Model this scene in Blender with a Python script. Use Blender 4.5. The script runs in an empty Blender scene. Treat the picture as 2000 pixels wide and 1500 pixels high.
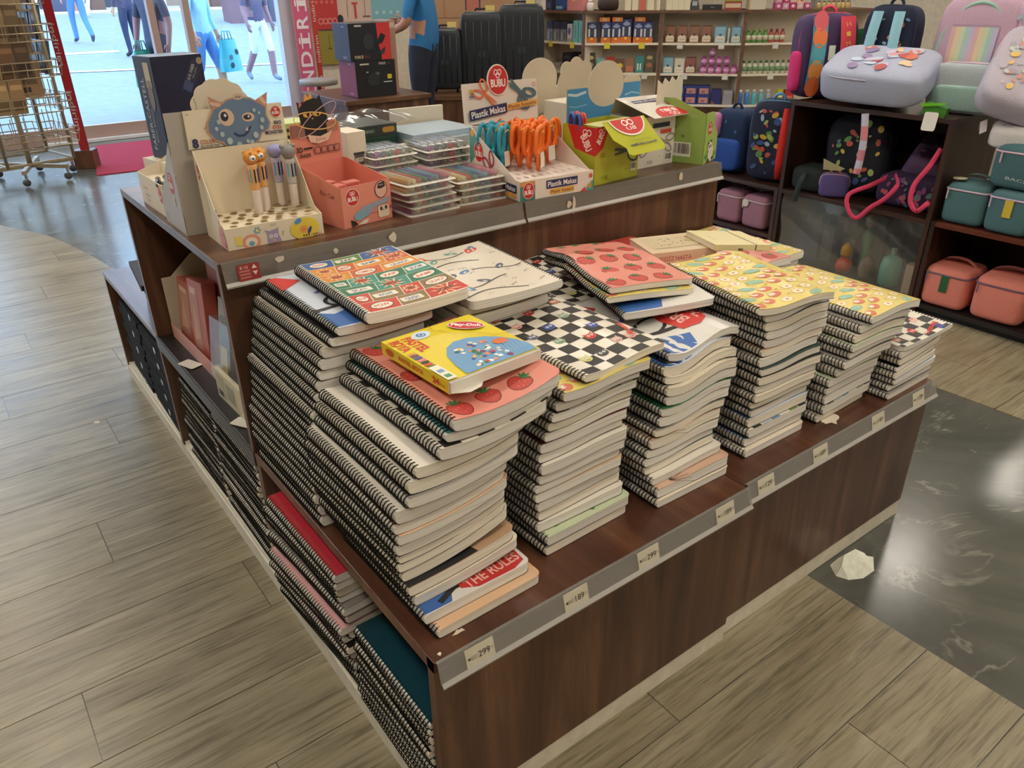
import bpy, math, random
from mathutils import Vector, Matrix
from mathutils.geometry import tessellate_polygon
R = math.radians
rnd = random.Random(7)
scene = bpy.context.scene
COL = scene.collection

# ------------------------------------------------------------ camera, world, exposure
cam_data = bpy.data.cameras.new('camera')
cam_data.sensor_width = 36.0
cam_data.lens = 27.0            # 1500 px focal length on a 2000 px wide frame
cam_data.clip_start = 0.05
cam_data.clip_end = 300
cam = bpy.data.objects.new('camera', cam_data)
COL.objects.link(cam)
CAM = Vector((-0.4432, -0.8322, 1.4912))
def cam_axes(pitch, roll, yaw):
    f = Vector((math.sin(yaw)*math.cos(pitch), math.cos(yaw)*math.cos(pitch), -math.sin(pitch)))
    r = Vector((math.cos(yaw), -math.sin(yaw), 0)); u = r.cross(f)
    c, s = math.cos(roll), math.sin(roll)
    return c*r + s*u, -s*r + c*u, f
CR, CU, CF = cam_axes(R(27.637), R(-0.755), R(36.516))
cam.matrix_world = Matrix(((CR.x, CU.x, -CF.x, CAM.x), (CR.y, CU.y, -CF.y, CAM.y), (CR.z, CU.z, -CF.z, CAM.z), (0, 0, 0, 1)))
scene.camera = cam
def pray(px, py): return CR*((px-1000)/1500.0) + CU*(-(py-750)/1500.0) + CF
def at_z(px, py, z): d = pray(px, py); return CAM + d*((z-CAM.z)/d.z)
def at_x(px, py, x): d = pray(px, py); return CAM + d*((x-CAM.x)/d.x)
def at_y(px, py, y): d = pray(px, py); return CAM + d*((y-CAM.y)/d.y)

world = bpy.data.worlds.new('world'); scene.world = world; world.use_nodes = True
bg = world.node_tree.nodes['Background']
bg.inputs['Color'].default_value = (0.46, 0.70, 1.0, 1); bg.inputs['Strength'].default_value = 2.9
vs = scene.view_settings
vs.view_transform = 'Standard'; vs.look = 'None'; vs.gamma = 1.0; vs.use_curve_mapping = False
vs.exposure = 1.0
LAMP = 24.0                      # emission of the ceiling panels
CEIL = 3.1

# ------------------------------------------------------------ materials
MATS = {}
def srgb(c):
    return tuple(((v/255.0)/12.92 if v/255.0 <= 0.04045 else ((v/255.0+0.055)/1.055)**2.4) for v in c[:3])
def newmat(name):
    m = bpy.data.materials.new(name); m.use_nodes = True
    nt = m.node_tree; return m, nt, nt.nodes['Principled BSDF']
def mat(c, rough=0.55, metal=0.0, spec=0.5, bump=0.0, bscale=60, coat=0.0, trans=0.0, alpha=1.0):
    """plain procedural colour with a faint tone variation; c = sRGB 0..255"""
    key = (tuple(c), rough, metal, spec, bump, bscale, coat, trans, alpha)
    if key in MATS: return MATS[key]
    m, nt, b = newmat('colour_%d_%d_%d' % tuple(int(v) for v in c[:3]))
    col = srgb(c)
    b.inputs['Base Color'].default_value = (*col, 1)
    b.inputs['Roughness'].default_value = rough; b.inputs['Metallic'].default_value = metal
    b.inputs['Specular IOR Level'].default_value = spec
    b.inputs['Coat Weight'].default_value = coat
    b.inputs['Transmission Weight'].default_value = trans
    b.inputs['Alpha'].default_value = alpha
    if bump:
        tc = nt.nodes.new('ShaderNodeTexCoord'); n = nt.nodes.new('ShaderNodeTexNoise'); bp = nt.nodes.new('ShaderNodeBump')
        n.inputs['Scale'].default_value = bscale; n.inputs['Detail'].default_value = 4
        bp.inputs['Strength'].default_value = bump; bp.inputs['Distance'].default_value = 0.01
        nt.links.new(tc.outputs['Object'], n.inputs['Vector']); nt.links.new(n.outputs['Fac'], bp.inputs['Height'])
        nt.links.new(bp.outputs['Normal'], b.inputs['Normal'])
        mx = nt.nodes.new('ShaderNodeMix'); mx.data_type = 'RGBA'; mx.blend_type = 'MULTIPLY'
        mx.inputs[0].default_value = 0.35; mx.inputs[6].default_value = (*[min(1, v*1.4) for v in col], 1)
        nt.links.new(n.outputs['Fac'], mx.inputs[7]); nt.links.new(mx.outputs[2], b.inputs['Base Color'])
    MATS[key] = m; return m
def ramp(nt, stops):
    r = nt.nodes.new('ShaderNodeValToRGB'); el = r.color_ramp.elements
    while len(el) < len(stops): el.new(0.5)
    for e, (p, c) in zip(el, stops): e.position = p; e.color = (*srgb(c), 1)
    return r
def coords(nt, scale=(1, 1, 1), kind='Object', rand=False):
    tc = nt.nodes.new('ShaderNodeTexCoord'); mp = nt.nodes.new('ShaderNodeMapping')
    mp.inputs['Scale'].default_value = scale
    nt.links.new(tc.outputs[kind], mp.inputs['Vector'])
    if rand:
        oi = nt.nodes.new('ShaderNodeObjectInfo'); cb = nt.nodes.new('ShaderNodeCombineXYZ'); mu = nt.nodes.new('ShaderNodeMath')
        mu.operation = 'MULTIPLY'; mu.inputs[1].default_value = 57.0
        nt.links.new(oi.outputs['Random'], mu.inputs[0])
        for k in range(3): nt.links.new(mu.outputs[0], cb.inputs[k])
        nt.links.new(cb.outputs[0], mp.inputs['Location'])
    return mp
def noise(nt, vec, scale, detail=6, rough=0.6, dist=0.0):
    n = nt.nodes.new('ShaderNodeTexNoise'); n.inputs['Scale'].default_value = scale; n.inputs['Detail'].default_value = detail
    n.inputs['Roughness'].default_value = rough; n.inputs['Distortion'].default_value = dist
    nt.links.new(vec.outputs[0], n.inputs['Vector']); return n
def mixrgb(nt, fac, a, b, mode='MIX'):
    m = nt.nodes.new('ShaderNodeMix'); m.data_type = 'RGBA'; m.blend_type = mode
    if isinstance(fac, (int, float)): m.inputs[0].default_value = fac
    else: nt.links.new(fac, m.inputs[0])
    for sock, v in ((6, a), (7, b)):
        if isinstance(v, tuple): m.inputs[sock].default_value = (*srgb(v), 1)
        else: nt.links.new(v, m.inputs[sock])
    return m.outputs[2]
def wood(name, dark, mid, light, scale, rough=0.4, rand=False, fine=1.0, coat=0.0):
    m, nt, b = newmat(name)
    v = coords(nt, scale, rand=rand)
    n1 = noise(nt, v, 1.6, 8, 0.62, 0.6)
    n2 = noise(nt, v, 9.0*fine, 6, 0.7, 0.2)
    r1 = ramp(nt, [(0.28, dark), (0.5, mid), (0.75, light)])
    nt.links.new(n1.outputs['Fac'], r1.inputs['Fac'])
    r2 = ramp(nt, [(0.3, (150, 150, 150)), (0.7, (255, 255, 255))])
    nt.links.new(n2.outputs['Fac'], r2.inputs['Fac'])
    nt.links.new(mixrgb(nt, 0.55, r1.outputs[0], r2.outputs[0], 'MULTIPLY'), b.inputs['Base Color'])
    b.inputs['Roughness'].default_value = rough; b.inputs['Coat Weight'].default_value = coat
    bp = nt.nodes.new('ShaderNodeBump'); bp.inputs['Strength'].default_value = 0.12; bp.inputs['Distance'].default_value = 0.002
    nt.links.new(n2.outputs['Fac'], bp.inputs['Height']); nt.links.new(bp.outputs['Normal'], b.inputs['Normal'])
    return m
WAL_D, WAL_M, WAL_L = (62, 40, 28), (96, 64, 45), (142, 102, 74)
M_wood_v = wood('walnut_vertical_grain', WAL_D, WAL_M, WAL_L, (7, 7, 0.5), 0.32, True)
M_wood_y = wood('walnut_grain_along_depth', (68, 38, 26), (96, 58, 41), (126, 84, 58), (7, 0.6, 7), 0.28, True)
M_wood_x = wood('walnut_grain_along_width', WAL_D, WAL_M, WAL_L, (0.6, 7, 7), 0.34, True)
M_edge = wood('walnut_edge_band', (84, 52, 34), (112, 72, 47), (136, 92, 62), (5, 5, 0.6), 0.4)
M_blackboard = mat((30, 27, 27), 0.35, bump=0.05, bscale=150)
M_plinth = mat((206, 199, 182), 0.5, bump=0.08, bscale=30)
M_white = mat((226, 220, 208), 0.5)
M_card = mat((224, 212, 190), 0.6)
M_black = mat((20, 20, 22), 0.45)
M_chrome = mat((190, 190, 190), 0.25, 1.0)
def clear_mat(name, tint=(1, 1, 1), gloss=0.08, rough=0.05, body=0.0, bodycol=(200, 200, 200)):
    m = bpy.data.materials.new(name); m.use_nodes = True; nt = m.node_tree; nt.nodes.clear()
    out = nt.nodes.new('ShaderNodeOutputMaterial'); t = nt.nodes.new('ShaderNodeBsdfTransparent'); g = nt.nodes.new('ShaderNodeBsdfGlossy')
    t.inputs['Color'].default_value = (*tint, 1); g.inputs['Roughness'].default_value = rough
    mx = nt.nodes.new('ShaderNodeMixShader'); mx.inputs[0].default_value = gloss
    nt.links.new(t.outputs[0], mx.inputs[1]); nt.links.new(g.outputs[0], mx.inputs[2])
    last = mx
    if body:
        d = nt.nodes.new('ShaderNodeBsdfDiffuse'); d.inputs['Color'].default_value = (*srgb(bodycol), 1)
        m2 = nt.nodes.new('ShaderNodeMixShader'); m2.inputs[0].default_value = body
        nt.links.new(mx.outputs[0], m2.inputs[1]); nt.links.new(d.outputs[0], m2.inputs[2]); last = m2
    nt.links.new(last.outputs[0], out.inputs['Surface'])
    return m
M_glass = clear_mat('window_glass', (0.97, 0.99, 1.0), 0.05, 0.0)
M_rail = clear_mat('clear_price_rail', (0.9, 0.9, 0.9), 0.10, 0.15, 0.38, (176, 172, 166))
M_rail_up = clear_mat('clear_price_rail_thin', (0.92, 0.92, 0.92), 0.10, 0.15, 0.16, (170, 164, 156))
M_film = clear_mat('clear_plastic_film', (0.95, 0.95, 0.95), 0.22, 0.12, 0.04)
def emit(name, c, s):
    m = bpy.data.materials.new(name); m.use_nodes = True; nt = m.node_tree; nt.nodes.clear()
    out = nt.nodes.new('ShaderNodeOutputMaterial'); e = nt.nodes.new('ShaderNodeEmission')
    e.inputs['Color'].default_value = (*c, 1); e.inputs['Strength'].default_value = s
    nt.links.new(e.outputs[0], out.inputs['Surface']); return m
M_lamp = emit('lit_panel', (1.0, 0.92, 0.80), LAMP)

# ------------------------------------------------------------ mesh helpers
def tag(o, label=None, cat=None, group=None, kind=None):
    if label: o['label'] = label
    if cat: o['category'] = cat
    if group: o['group'] = group
    if kind: o['kind'] = kind
    return o
def thing(name, label, cat, loc=(0, 0, 0), rotz=0.0, group=None):
    o = bpy.data.objects.new(name, None); COL.objects.link(o)
    o.empty_display_size = 0.05; o.location = loc; o.rotation_euler = (0, 0, rotz)
    return tag(o, label, cat, group)
class MB:
    def __init__(s): s.v = []; s.f = []; s.m = []; s.sm = []
    def add(s, verts, faces, mi=0, smooth=False):
        k = len(s.v); s.v += [tuple(p) for p in verts]
        for f in faces: s.f.append(tuple(k+i for i in f)); s.m.append(mi); s.sm.append(smooth)
        return s
    def box(s, x0, x1, y0, y1, z0, z1, mi=0, M=None):
        v = [Vector((x, y, z)) for z in (z0, z1) for y in (y0, y1) for x in (x0, x1)]
        if M: v = [M @ p for p in v]
        return s.add(v, [(0, 2, 3, 1), (4, 5, 7, 6), (0, 1, 5, 4), (2, 6, 7, 3), (0, 4, 6, 2), (1, 3, 7, 5)], mi)
    def prism(s, poly, o, u, v, t, mi=0):
        """closed 2-D outline in the plane o,u,v pushed by t along u x v"""
        o, u, v = Vector(o), Vector(u), Vector(v); n = u.cross(v).normalized()*t; k = len(poly)
        a = [o+u*p[0]+v*p[1] for p in poly]
        return s.add(a+[p+n for p in a], [tuple(range(k-1, -1, -1)), tuple(range(k, 2*k))]+[(i, (i+1) % k, k+(i+1) % k, k+i) for i in range(k)], mi)
    def tube(s, pts, r, seg=6, mi=0, closed=False, smooth=True, caps=True):
        pts = [Vector(p) for p in pts]; n = len(pts); vs = []; up = Vector((0, 0, 1)); prev = None
        for i, p in enumerate(pts):
            a = pts[i-1] if (i or closed) else p; b = pts[(i+1) % n] if (i < n-1 or closed) else p
            d = (b-a).normalized()
            if prev is None:
                prev = d.orthogonal().normalized()
            x = (prev - d*prev.dot(d)); x = x.normalized() if x.length > 1e-6 else d.orthogonal().normalized()
            prev = x; y = d.cross(x); rr = r[i] if isinstance(r, (list, tuple)) else r
            vs += [p+(x*math.cos(2*math.pi*k/seg)+y*math.sin(2*math.pi*k/seg))*rr for k in range(seg)]
        fs = []
        for i in range(n if closed else n-1):
            j = (i+1) % n
            fs += [(i*seg+k, i*seg+(k+1) % seg, j*seg+(k+1) % seg, j*seg+k) for k in range(seg)]
        if not closed and caps: fs += [tuple(range(seg-1, -1, -1)), tuple((n-1)*seg+k for k in range(seg))]
        return s.add(vs, fs, mi, smooth)
    def lathe(s, prof, seg=20, c=(0, 0, 0), mi=0, smooth=True, M=None):
        vs = []; c = Vector(c)
        for r, z in prof:
            vs += [Vector((r*math.cos(2*math.pi*k/seg), r*math.sin(2*math.pi*k/seg), z)) for k in range(seg)]
        vs = [(M @ p if M else p)+c for p in vs]; n = len(prof)
        fs = [(i*seg+k, i*seg+(k+1) % seg, (i+1)*seg+(k+1) % seg, (i+1)*seg+k) for i in range(n-1) for k in range(seg)]
        fs += [tuple(range(seg-1, -1, -1)), tuple((n-1)*seg+k for k in range(seg))]
        return s.add(vs, fs, mi, smooth)
    def grid(s, fn, nu, nv, mi=0, smooth=True, closeu=False):
        vs = [fn(i/(nu if closeu else nu), j/nv) for j in range(nv+1) for i in range(nu+(0 if closeu else 1))]
        w = nu if closeu else nu+1
        fs = [(j*w+i, j*w+(i+1) % w, (j+1)*w+(i+1) % w, (j+1)*w+i) for j in range(nv) for i in range(nu)]
        return s.add(vs, fs, mi, smooth)
    def build(s, name, mats, parent=None, bevel=0.0):
        me = bpy.data.meshes.new(name); me.from_pydata(s.v, [], s.f)
        for m in (mats if isinstance(mats, (list, tuple)) else [mats]): me.materials.append(m)
        if any(s.m): me.polygons.foreach_set('material_index', s.m)
        me.polygons.foreach_set('use_smooth', s.sm); me.update()
        o = bpy.data.objects.new(name, me); COL.objects.link(o); o.parent = parent
        if bevel:
            b = o.modifiers.new('bevel', 'BEVEL'); b.width = bevel; b.segments = 2; b.limit_method = 'ANGLE'; b.angle_limit = R(50)
        return o
def bx(name, x0, x1, y0, y1, z0, z1, m, parent=None, bevel=0.0):
    return MB().box(x0, x1, y0, y1, z0, z1).build(name, m, parent, bevel)
def struct(o): o['kind'] = 'structure'; return o
def copy_tree(o, parent=None):
    c = o.copy(); COL.objects.link(c); c.parent = parent
    for ch in o.children: copy_tree(ch, c)
    return c

# ------------------------------------------------------------ flat print (lettering, logos, artwork) laid on a surface
def ell(cx, cy, rx, ry, rot=0, n=20): 
    c, s = math.cos(rot), math.sin(rot)
    return [(cx+rx*math.cos(t)*c-ry*math.sin(t)*s, cy+rx*math.cos(t)*s+ry*math.sin(t)*c) for t in (2*math.pi*k/n for k in range(n))]
def rect(x0, y0, x1, y1): return [(x0, y0), (x1, y0), (x1, y1), (x0, y1)]
def rrect(x0, y0, x1, y1, r, n=4):
    out = []
    for cx, cy, a in ((x1-r, y1-r, 0), (x0+r, y1-r, 90), (x0+r, y0+r, 180), (x1-r, y0+r, 270)):
        out += [(cx+r*math.cos(R(a+90*k/n)), cy+r*math.sin(R(a+90*k/n))) for k in range(n+1)]
    return out
def star(cx, cy, r1, r2, n, rot=0): return [(cx+(r1 if k % 2 == 0 else r2)*math.cos(rot+math.pi*k/n), cy+(r1 if k % 2 == 0 else r2)*math.sin(rot+math.pi*k/n)) for k in range(2*n)]
TXT = {}
SLOW = 0
def text2d(s, bold=0.0, shear=0.0):
    key = (s, bold, shear)
    if key in TXT: return TXT[key]
    cu = bpy.data.curves.new('lettering', 'FONT'); cu.body = s; cu.offset = bold; cu.shear = shear; cu.resolution_u = 3
    ob = bpy.data.objects.new('lettering', cu); me = ob.to_mesh()
    if not me.vertices:
        COL.objects.link(ob); ob.to_mesh_clear(); ev = ob.evaluated_get(bpy.context.evaluated_depsgraph_get()); me = ev.to_mesh(); global SLOW; SLOW += 1
    vs = [(v.co.x, v.co.y) for v in me.vertices]; fs = [tuple(p.vertices) for p in me.polygons]
    ob.to_mesh_clear(); bpy.data.objects.remove(ob); bpy.data.curves.remove(cu)
    xs = [v[0] for v in vs] or [0]; ys = [v[1] for v in vs] or [0]
    x0, x1, y0, y1 = min(xs), max(xs), min(ys), max(ys)
    w, h = max(x1-x0, 1e-6), max(y1-y0, 1e-6)
    TXT[key] = ([((x-x0)/w-0.5, (y-y0)/h-0.5) for x, y in vs], fs, w/h); return TXT[key]
def plane(o, u, v):
    o, u, v = Vector(o), Vector(u), Vector(v); n = u.cross(v).normalized()
    return lambda a, b, h: o+u*a+v*b+n*h
class Print:
    """polygons in the metres of a surface; every call lies a hair above the one before"""
    def __init__(s, fn, step=0.00012, base=0.0004, sub=0.0): s.sub = sub; s.fn = fn; s.mb = MB(); s.mats = []; s.h = base; s.step = step; s.base = base
    def at(s, n=0): s.h = s.base+n*s.step; return s
    def _mi(s, c, rough=0.5):
        m = mat(c, rough) if isinstance(c, tuple) else c
        if m not in s.mats: s.mats.append(m)
        return s.mats.index(m)
    def poly(s, pts, c, rough=0.5):
        s.h += s.step
        if s.sub: return s._fine(pts, tessellate_polygon([[Vector((p[0], p[1], 0)) for p in pts]]), c)
        s.mb.add([s.fn(p[0], p[1], s.h) for p in pts], [tuple(range(len(pts)))], s._mi(c, rough)); return s
    def _fine(s, pts, tris, c):
        """split triangles until they can follow a bent sheet"""
        out = []; todo = [tuple((pts[i][0], pts[i][1]) for i in t) for f in tris for t in [(f[0], f[k], f[k+1]) for k in range(1, len(f)-1)]]
        while todo:
            t = todo.pop(); e = [math.dist(t[i], t[(i+1) % 3]) for i in range(3)]; k = e.index(max(e))
            if e[k] <= s.sub: out.append(t); continue
            a, b, d = t[k], t[(k+1) % 3], t[(k+2) % 3]; m = ((a[0]+b[0])/2, (a[1]+b[1])/2); todo += [(a, m, d), (m, b, d)]
        mi = s._mi(c); vs = [s.fn(p[0], p[1], s.h) for t in out for p in t]
        s.mb.add(vs, [(3*i, 3*i+1, 3*i+2) for i in range(len(out))], mi); return s
    def line(s, pts, w, c, closed=False):
        s.h += s.step; n = len(pts); vs = []
        for i in range(n):
            a = pts[i-1] if (i or closed) else pts[i]; b = pts[(i+1) % n] if (i < n-1 or closed) else pts[i]
            d = Vector((b[0]-a[0], b[1]-a[1])); d = d.normalized() if d.length else Vector((1, 0)); q = (-d.y*w/2, d.x*w/2)
            vs += [(pts[i][0]-q[0], pts[i][1]-q[1]), (pts[i][0]+q[0], pts[i][1]+q[1])]
        s.mb.add([s.fn(p[0], p[1], s.h) for p in vs], [(2*i, 2*((i+1) % n), 2*((i+1) % n)+1, 2*i+1) for i in range(n if closed else n-1)], s._mi(c)); return s
    def ring(s, cx, cy, rx, ry, w, c, rot=0, n=20): return s.line(ell(cx, cy, rx, ry, rot, n), w, c, True)
    def text(s, t, cx, cy, h, c, w=None, rot=0, bold=0.0, shear=0.0):
        vs, fs, asp = text2d(t, bold, shear); s.h += s.step; w = w or h*asp; ca, sa = math.cos(rot), math.sin(rot)
        q = [(cx+x*w*ca-y*h*sa, cy+x*w*sa+y*h*ca) for x, y in vs]
        if s.sub: return s._fine(q, fs, c)
        s.mb.add([s.fn(a, b, s.h) for a, b in q], fs, s._mi(c)); return s
    def build(s, name, parent): return s.mb.build(name, s.mats, parent)
RED, NAVY, CREAM = (200, 40, 38), (38, 42, 88), (236, 228, 212)
def bubu(p, cx, cy, rx, ry, rot=0, flip=1):
    """the red oval badge with its ring-petal mark"""
    c, s = math.cos(rot), math.sin(rot)
    def t(a, b): return cx+(a*c-b*s)*flip, cy+(a*s+b*c)*flip
    p.poly(ell(cx, cy, rx, ry, rot, 28), CREAM).poly(ell(cx, cy, rx*.93, ry*.94, rot, 28), RED)
    x, y = t(0, -ry*.2); p.text('BUBU', x, y, ry*.52, (245, 238, 230), rx*1.4, rot+(0 if flip > 0 else math.pi), bold=0.03)
    for a, b in ((-.17, .5), (.17, .5), (0, .3)):
        x, y = t(a*rx, b*ry); p.ring(x, y, rx*.17, ry*.17, rx*.07, (245, 238, 230), 0, 12)
def barcode(p, x0, y0, w, h, seed=1):
    r = random.Random(seed); p.poly(rect(x0, y0, x0+w, y0+h), (232, 228, 218)); x = x0+w*.08
    while x < x0+w*.9:
        d = r.uniform(.02, .05)*w; p.poly(rect(x, y0+h*.2, x+d, y0+h*.92), (30, 30, 30)); x += d+r.uniform(.02, .06)*w
# ------------------------------------------------------------ room shell
XL, XR, YF, YW = -4.5, 10.0, -4.0, 8.9       # left wall, right wall, wall behind the camera, window wall
M_wall = mat((206, 196, 176), 0.8, bump=0.05, bscale=20)
M_ceil = mat((215, 208, 192), 0.9)
def marble():
    m, nt, b = newmat('dark_veined_marble')
    v = coords(nt, (1, 1, 1)); n = noise(nt, v, 1.7, 9, 0.62, 0.8)
    base = ramp(nt, [(0.3, (66, 66, 60)), (0.55, (90, 90, 82)), (0.8, (118, 116, 104))]); nt.links.new(n.outputs['Fac'], base.inputs['Fac'])
    v2 = coords(nt, (1.0, 1.5, 1)); v2.inputs['Rotation'].default_value = (0, 0, 0.7)
    n2 = noise(nt, v2, 1.3, 5, 0.55, 2.2)
    vein = ramp(nt, [(0.485, (0, 0, 0)), (0.5, (255, 255, 255)), (0.512, (0, 0, 0))]); nt.links.new(n2.outputs['Fac'], vein.inputs['Fac'])
    n3 = noise(nt, v, 6, 3); vis = ramp(nt, [(0.45, (0, 0, 0)), (0.7, (200, 200, 200))]); nt.links.new(n3.outputs['Fac'], vis.inputs['Fac'])
    mk = mixrgb(nt, 1.0, vein.outputs[0], vis.outputs[0], 'MULTIPLY')
    nt.links.new(mixrgb(nt, mk, base.outputs[0], (176, 172, 156)), b.inputs['Base Color'])
    b.inputs['Roughness'].default_value = 0.2
    return m
M_marble = marble()
fl = struct(bx('floor', XL, XR, YF, YW+0.1, -0.1, -0.003, M_marble))
# wood-look floor boards, laid along x, ends along y (0.23 m wide)
def plank_mat():
    m, nt, b = newmat('grey_oak_floor_board')
    v = coords(nt, (0.8, 9, 1), rand=True); n1 = noise(nt, v, 2.2, 9, 0.68, 1.0)
    v2 = coords(nt, (3.0, 60, 1), rand=True); n2 = noise(nt, v2, 2.0, 4, 0.6, 0.4)
    v3 = coords(nt, (1, 1, 1), rand=True); n3 = noise(nt, v3, 2.5, 3)
    r1 = ramp(nt, [(0.25, (116, 106, 86)), (0.5, (152, 141, 116)), (0.78, (180, 169, 144))]); nt.links.new(n1.outputs['Fac'], r1.inputs['Fac'])
    r2 = ramp(nt, [(0.34, (112, 103, 84)), (0.5, (255, 255, 255))]); nt.links.new(n2.outputs['Fac'], r2.inputs['Fac'])
    c = mixrgb(nt, 0.5, r1.outputs[0], r2.outputs[0], 'MULTIPLY')
    r3 = ramp(nt, [(0.3, (215, 210, 200)), (0.7, (255, 255, 255))]); nt.links.new(n3.outputs['Fac'], r3.inputs['Fac'])
    nt.links.new(mixrgb(nt, 0.7, c, r3.outputs[0], 'MULTIPLY'), b.inputs['Base Color'])
    rr = nt.nodes.new('ShaderNodeMapRange'); rr.inputs[3].default_value = 0.2; rr.inputs[4].default_value = 0.42
    nt.links.new(n1.outputs['Fac'], rr.inputs[0]); nt.links.new(rr.outputs[0], b.inputs['Roughness'])
    bp = nt.nodes.new('ShaderNodeBump'); bp.inputs['Strength'].default_value = 0.25; bp.inputs['Distance'].default_value = 0.002
    nt.links.new(n2.outputs['Fac'], bp.inputs['Height']); nt.links.new(bp.outputs['Normal'], b.inputs['Normal'])
    return m
M_plank = plank_mat()
def plank(xa, xb, y, w, xa2=None, xb2=None):
    g = 0.0012; xa2 = xa if xa2 is None else xa2; xb2 = xb if xb2 is None else xb2
    cx, cy = (xa+xb)/2, y+w/2
    p = [(xa+g-cx, -w/2+g), (xb-g-cx, -w/2+g), (xb2-g-cx, w/2-g), (xa2+g-cx, w/2-g)]
    o = MB().prism(p, (0, 0, -0.003), (1, 0, 0), (0, 1, 0), 0.003).build('plank', M_plank, fl); o.location = (cx, cy, 0); return o
def arc_x(y):       # curved meeting of boards and marble towards the window
    pts = [(-9, 1.21), (0.845, 1.21), (0.8451, 0.28), (4.05, 0.28), (4.47, 0.22), (5.13, 0.09), (5.65, -0.15), (6.1, -0.5), (6.5, -0.95), (6.9, -1.6), (7.2, -2.6), (7.4, -4.5)]
    for (a, xa), (b, xb) in zip(pts, pts[1:]):
        if a <= y <= b: return xa+(xb-xa)*(y-a)/(b-a)
    return -9
PW, PL = 0.23, 1.24
row = 0; y = -1.94
while y < 7.3:
    end0, end1 = arc_x(y+0.0005), arc_x(y+PW-0.0005)
    if y < 0.84 < y+PW: end0 = end1 = 1.21
    x = -3.2 + (row*0.47) % PL
    if x > -3.2: x -= PL
    while x < max(end0, end1)-0.03:
        xb = x+PL
        if xb >= min(end0, end1): plank(x, end0, y, PW, x, end1)
        elif xb > -2.6: plank(x, xb, y, PW)
        x = xb
    x = 2.6                                    # boards beyond the marble strip, up to the bag shelves
    if -1.2 < y < 2.2:
        cut = 2.6+((row*0.31) % 0.7)
        for a, b_ in ((2.6, cut), (cut, 3.9)):
            if b_-a > 0.05: plank(a, b_, y, PW)
    y += PW; row += 1
struct(bx('ceiling', XL, XR, YF, YW+0.1, CEIL, CEIL+0.1, M_ceil))
struct(bx('wall_left', XL-0.1, XL, YF, YW+0.1, -0.1, CEIL, M_wall))
struct(bx('wall_right', XR, XR+0.1, YF, YW+0.1, -0.1, CEIL, M_wall))
struct(bx('wall_front', XL, XR, YF-0.1, YF, -0.1, CEIL, M_wall))
JX = 3.52                                      # right end of the glazing
struct(bx('wall_back', JX, XR, YW, YW+0.12, -0.1, CEIL, M_wall))
# ceiling panels
k = 0
for lx in (-3.0, -0.9, 1.2, 3.3, 5.4, 7.5):
    for ly in (-2.6, -0.6, 1.4, 3.4, 5.4, 7.4):
        if lx < -2 and ly < 3: continue
        t = thing('ceiling_light', 'square warm white ceiling light panel', 'ceiling light', (lx, ly, CEIL), 0, 'ceiling light panels')
        f = MB()
        for a in ((-.2, .2, -.2, -.17), (-.2, .2, .17, .2), (-.2, -.17, -.17, .17), (.17, .2, -.17, .17)): f.box(a[0], a[1], a[2], a[3], -.03, 0)
        f.build('frame', M_white, t); MB().box(-.17, .17, -.17, .17, -.02, -.004).build('diffuser', M_lamp, t)
# glazing: bottom rail, mullions, jamb, panes
M_frame = mat((172, 148, 138), 0.4); M_jamb = mat((198, 200, 210), 0.4)
w1 = struct(bx('window_1', -4.5, JX, YW-0.03, YW+0.05, 0.0, 0.16, M_frame))
bx('threshold_strip', 0.6, 3.4, YW-0.10, YW-0.03, 0.0, 0.03, mat((225, 225, 225), 0.4), w1)
for mx in (-3.0, -1.4, 0.0): bx('mullion', mx-0.04, mx+0.04, YW-0.03, YW+0.05, 0.16, CEIL, M_frame, w1)
bx('pane', -4.5, JX, YW+0.005, YW+0.011, 0.16, CEIL, M_glass, w1)
bx('jamb', JX-0.14, JX, YW-0.06, YW+0.06, 0.0, CEIL, M_jamb, w1)
# ------------------------------------------------------------ the display island
H1, H2, PZ, TB = 0.47, 0.954, 0.056, 0.022
L1, L2, D1, D2, D3 = 0.835, 1.68, 0.835, 1.74, 2.55
def base_unit(label, x0, x1, y0, y1, openleft=True, top=M_wood_y, front=True):
    t = thing('display_cabinet', label, 'display unit', (x0, y0, 0))
    w, d = x1-x0, y1-y0
    pl = MB(); pl.box(0, w-0.004, 0.002, d-0.002, 0, PZ-0.002); pl.build('plinth', M_plinth, t)
    bx('top_board', 0, w-0.002, 0, d-0.002, H1-TB, H1, top, t, 0.0015)
    if front: bx('front_panel', 0, w-0.004, 0, 0.02, PZ, H1-TB, M_wood_v, t)
    bx('side_panel', 0.0, w-0.004, d-0.024, d-0.004, PZ, H1-TB, M_wood_v, t)
    bx('back_panel', w*0.55, w*0.55+0.016, 0.02, d-0.024, PZ, H1-TB, M_wood_v, t)
    if not openleft: bx('left_panel', 0, 0.018, 0.02, d-0.024, PZ, H1-TB, M_wood_v, t)
    bx('bottom_board', 0.004, w*0.55, 0.02, d-0.024, PZ-0.002, PZ+0.012, M_plinth, t)
    return t
uA = base_unit('low walnut display base at the island corner under the tallest notebook stacks', 0, L1, 0, D1)
uB = base_unit('low walnut display base beside the marble floor strip with the fallen tissue', L1, L2, 0.012, D1, False)
uC = base_unit('low walnut display base with black top carrying the pink boxed sets', 0, L1, D1, D2, True, M_blackboard, False)
uD = base_unit('low walnut display base at the window end of the island holding black folders', 0, L1, D2, D3, True, M_wood_y, False)
uE = base_unit('low walnut display base hidden under the lime scissors box side', L1, L2, D1, D2, False)
bx('shelf_edge_strip', -0.004, 0.0, 0.004, D2-D1-0.004, H1-0.042, H1, mat((62, 60, 58), 0.4), uC)
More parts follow.
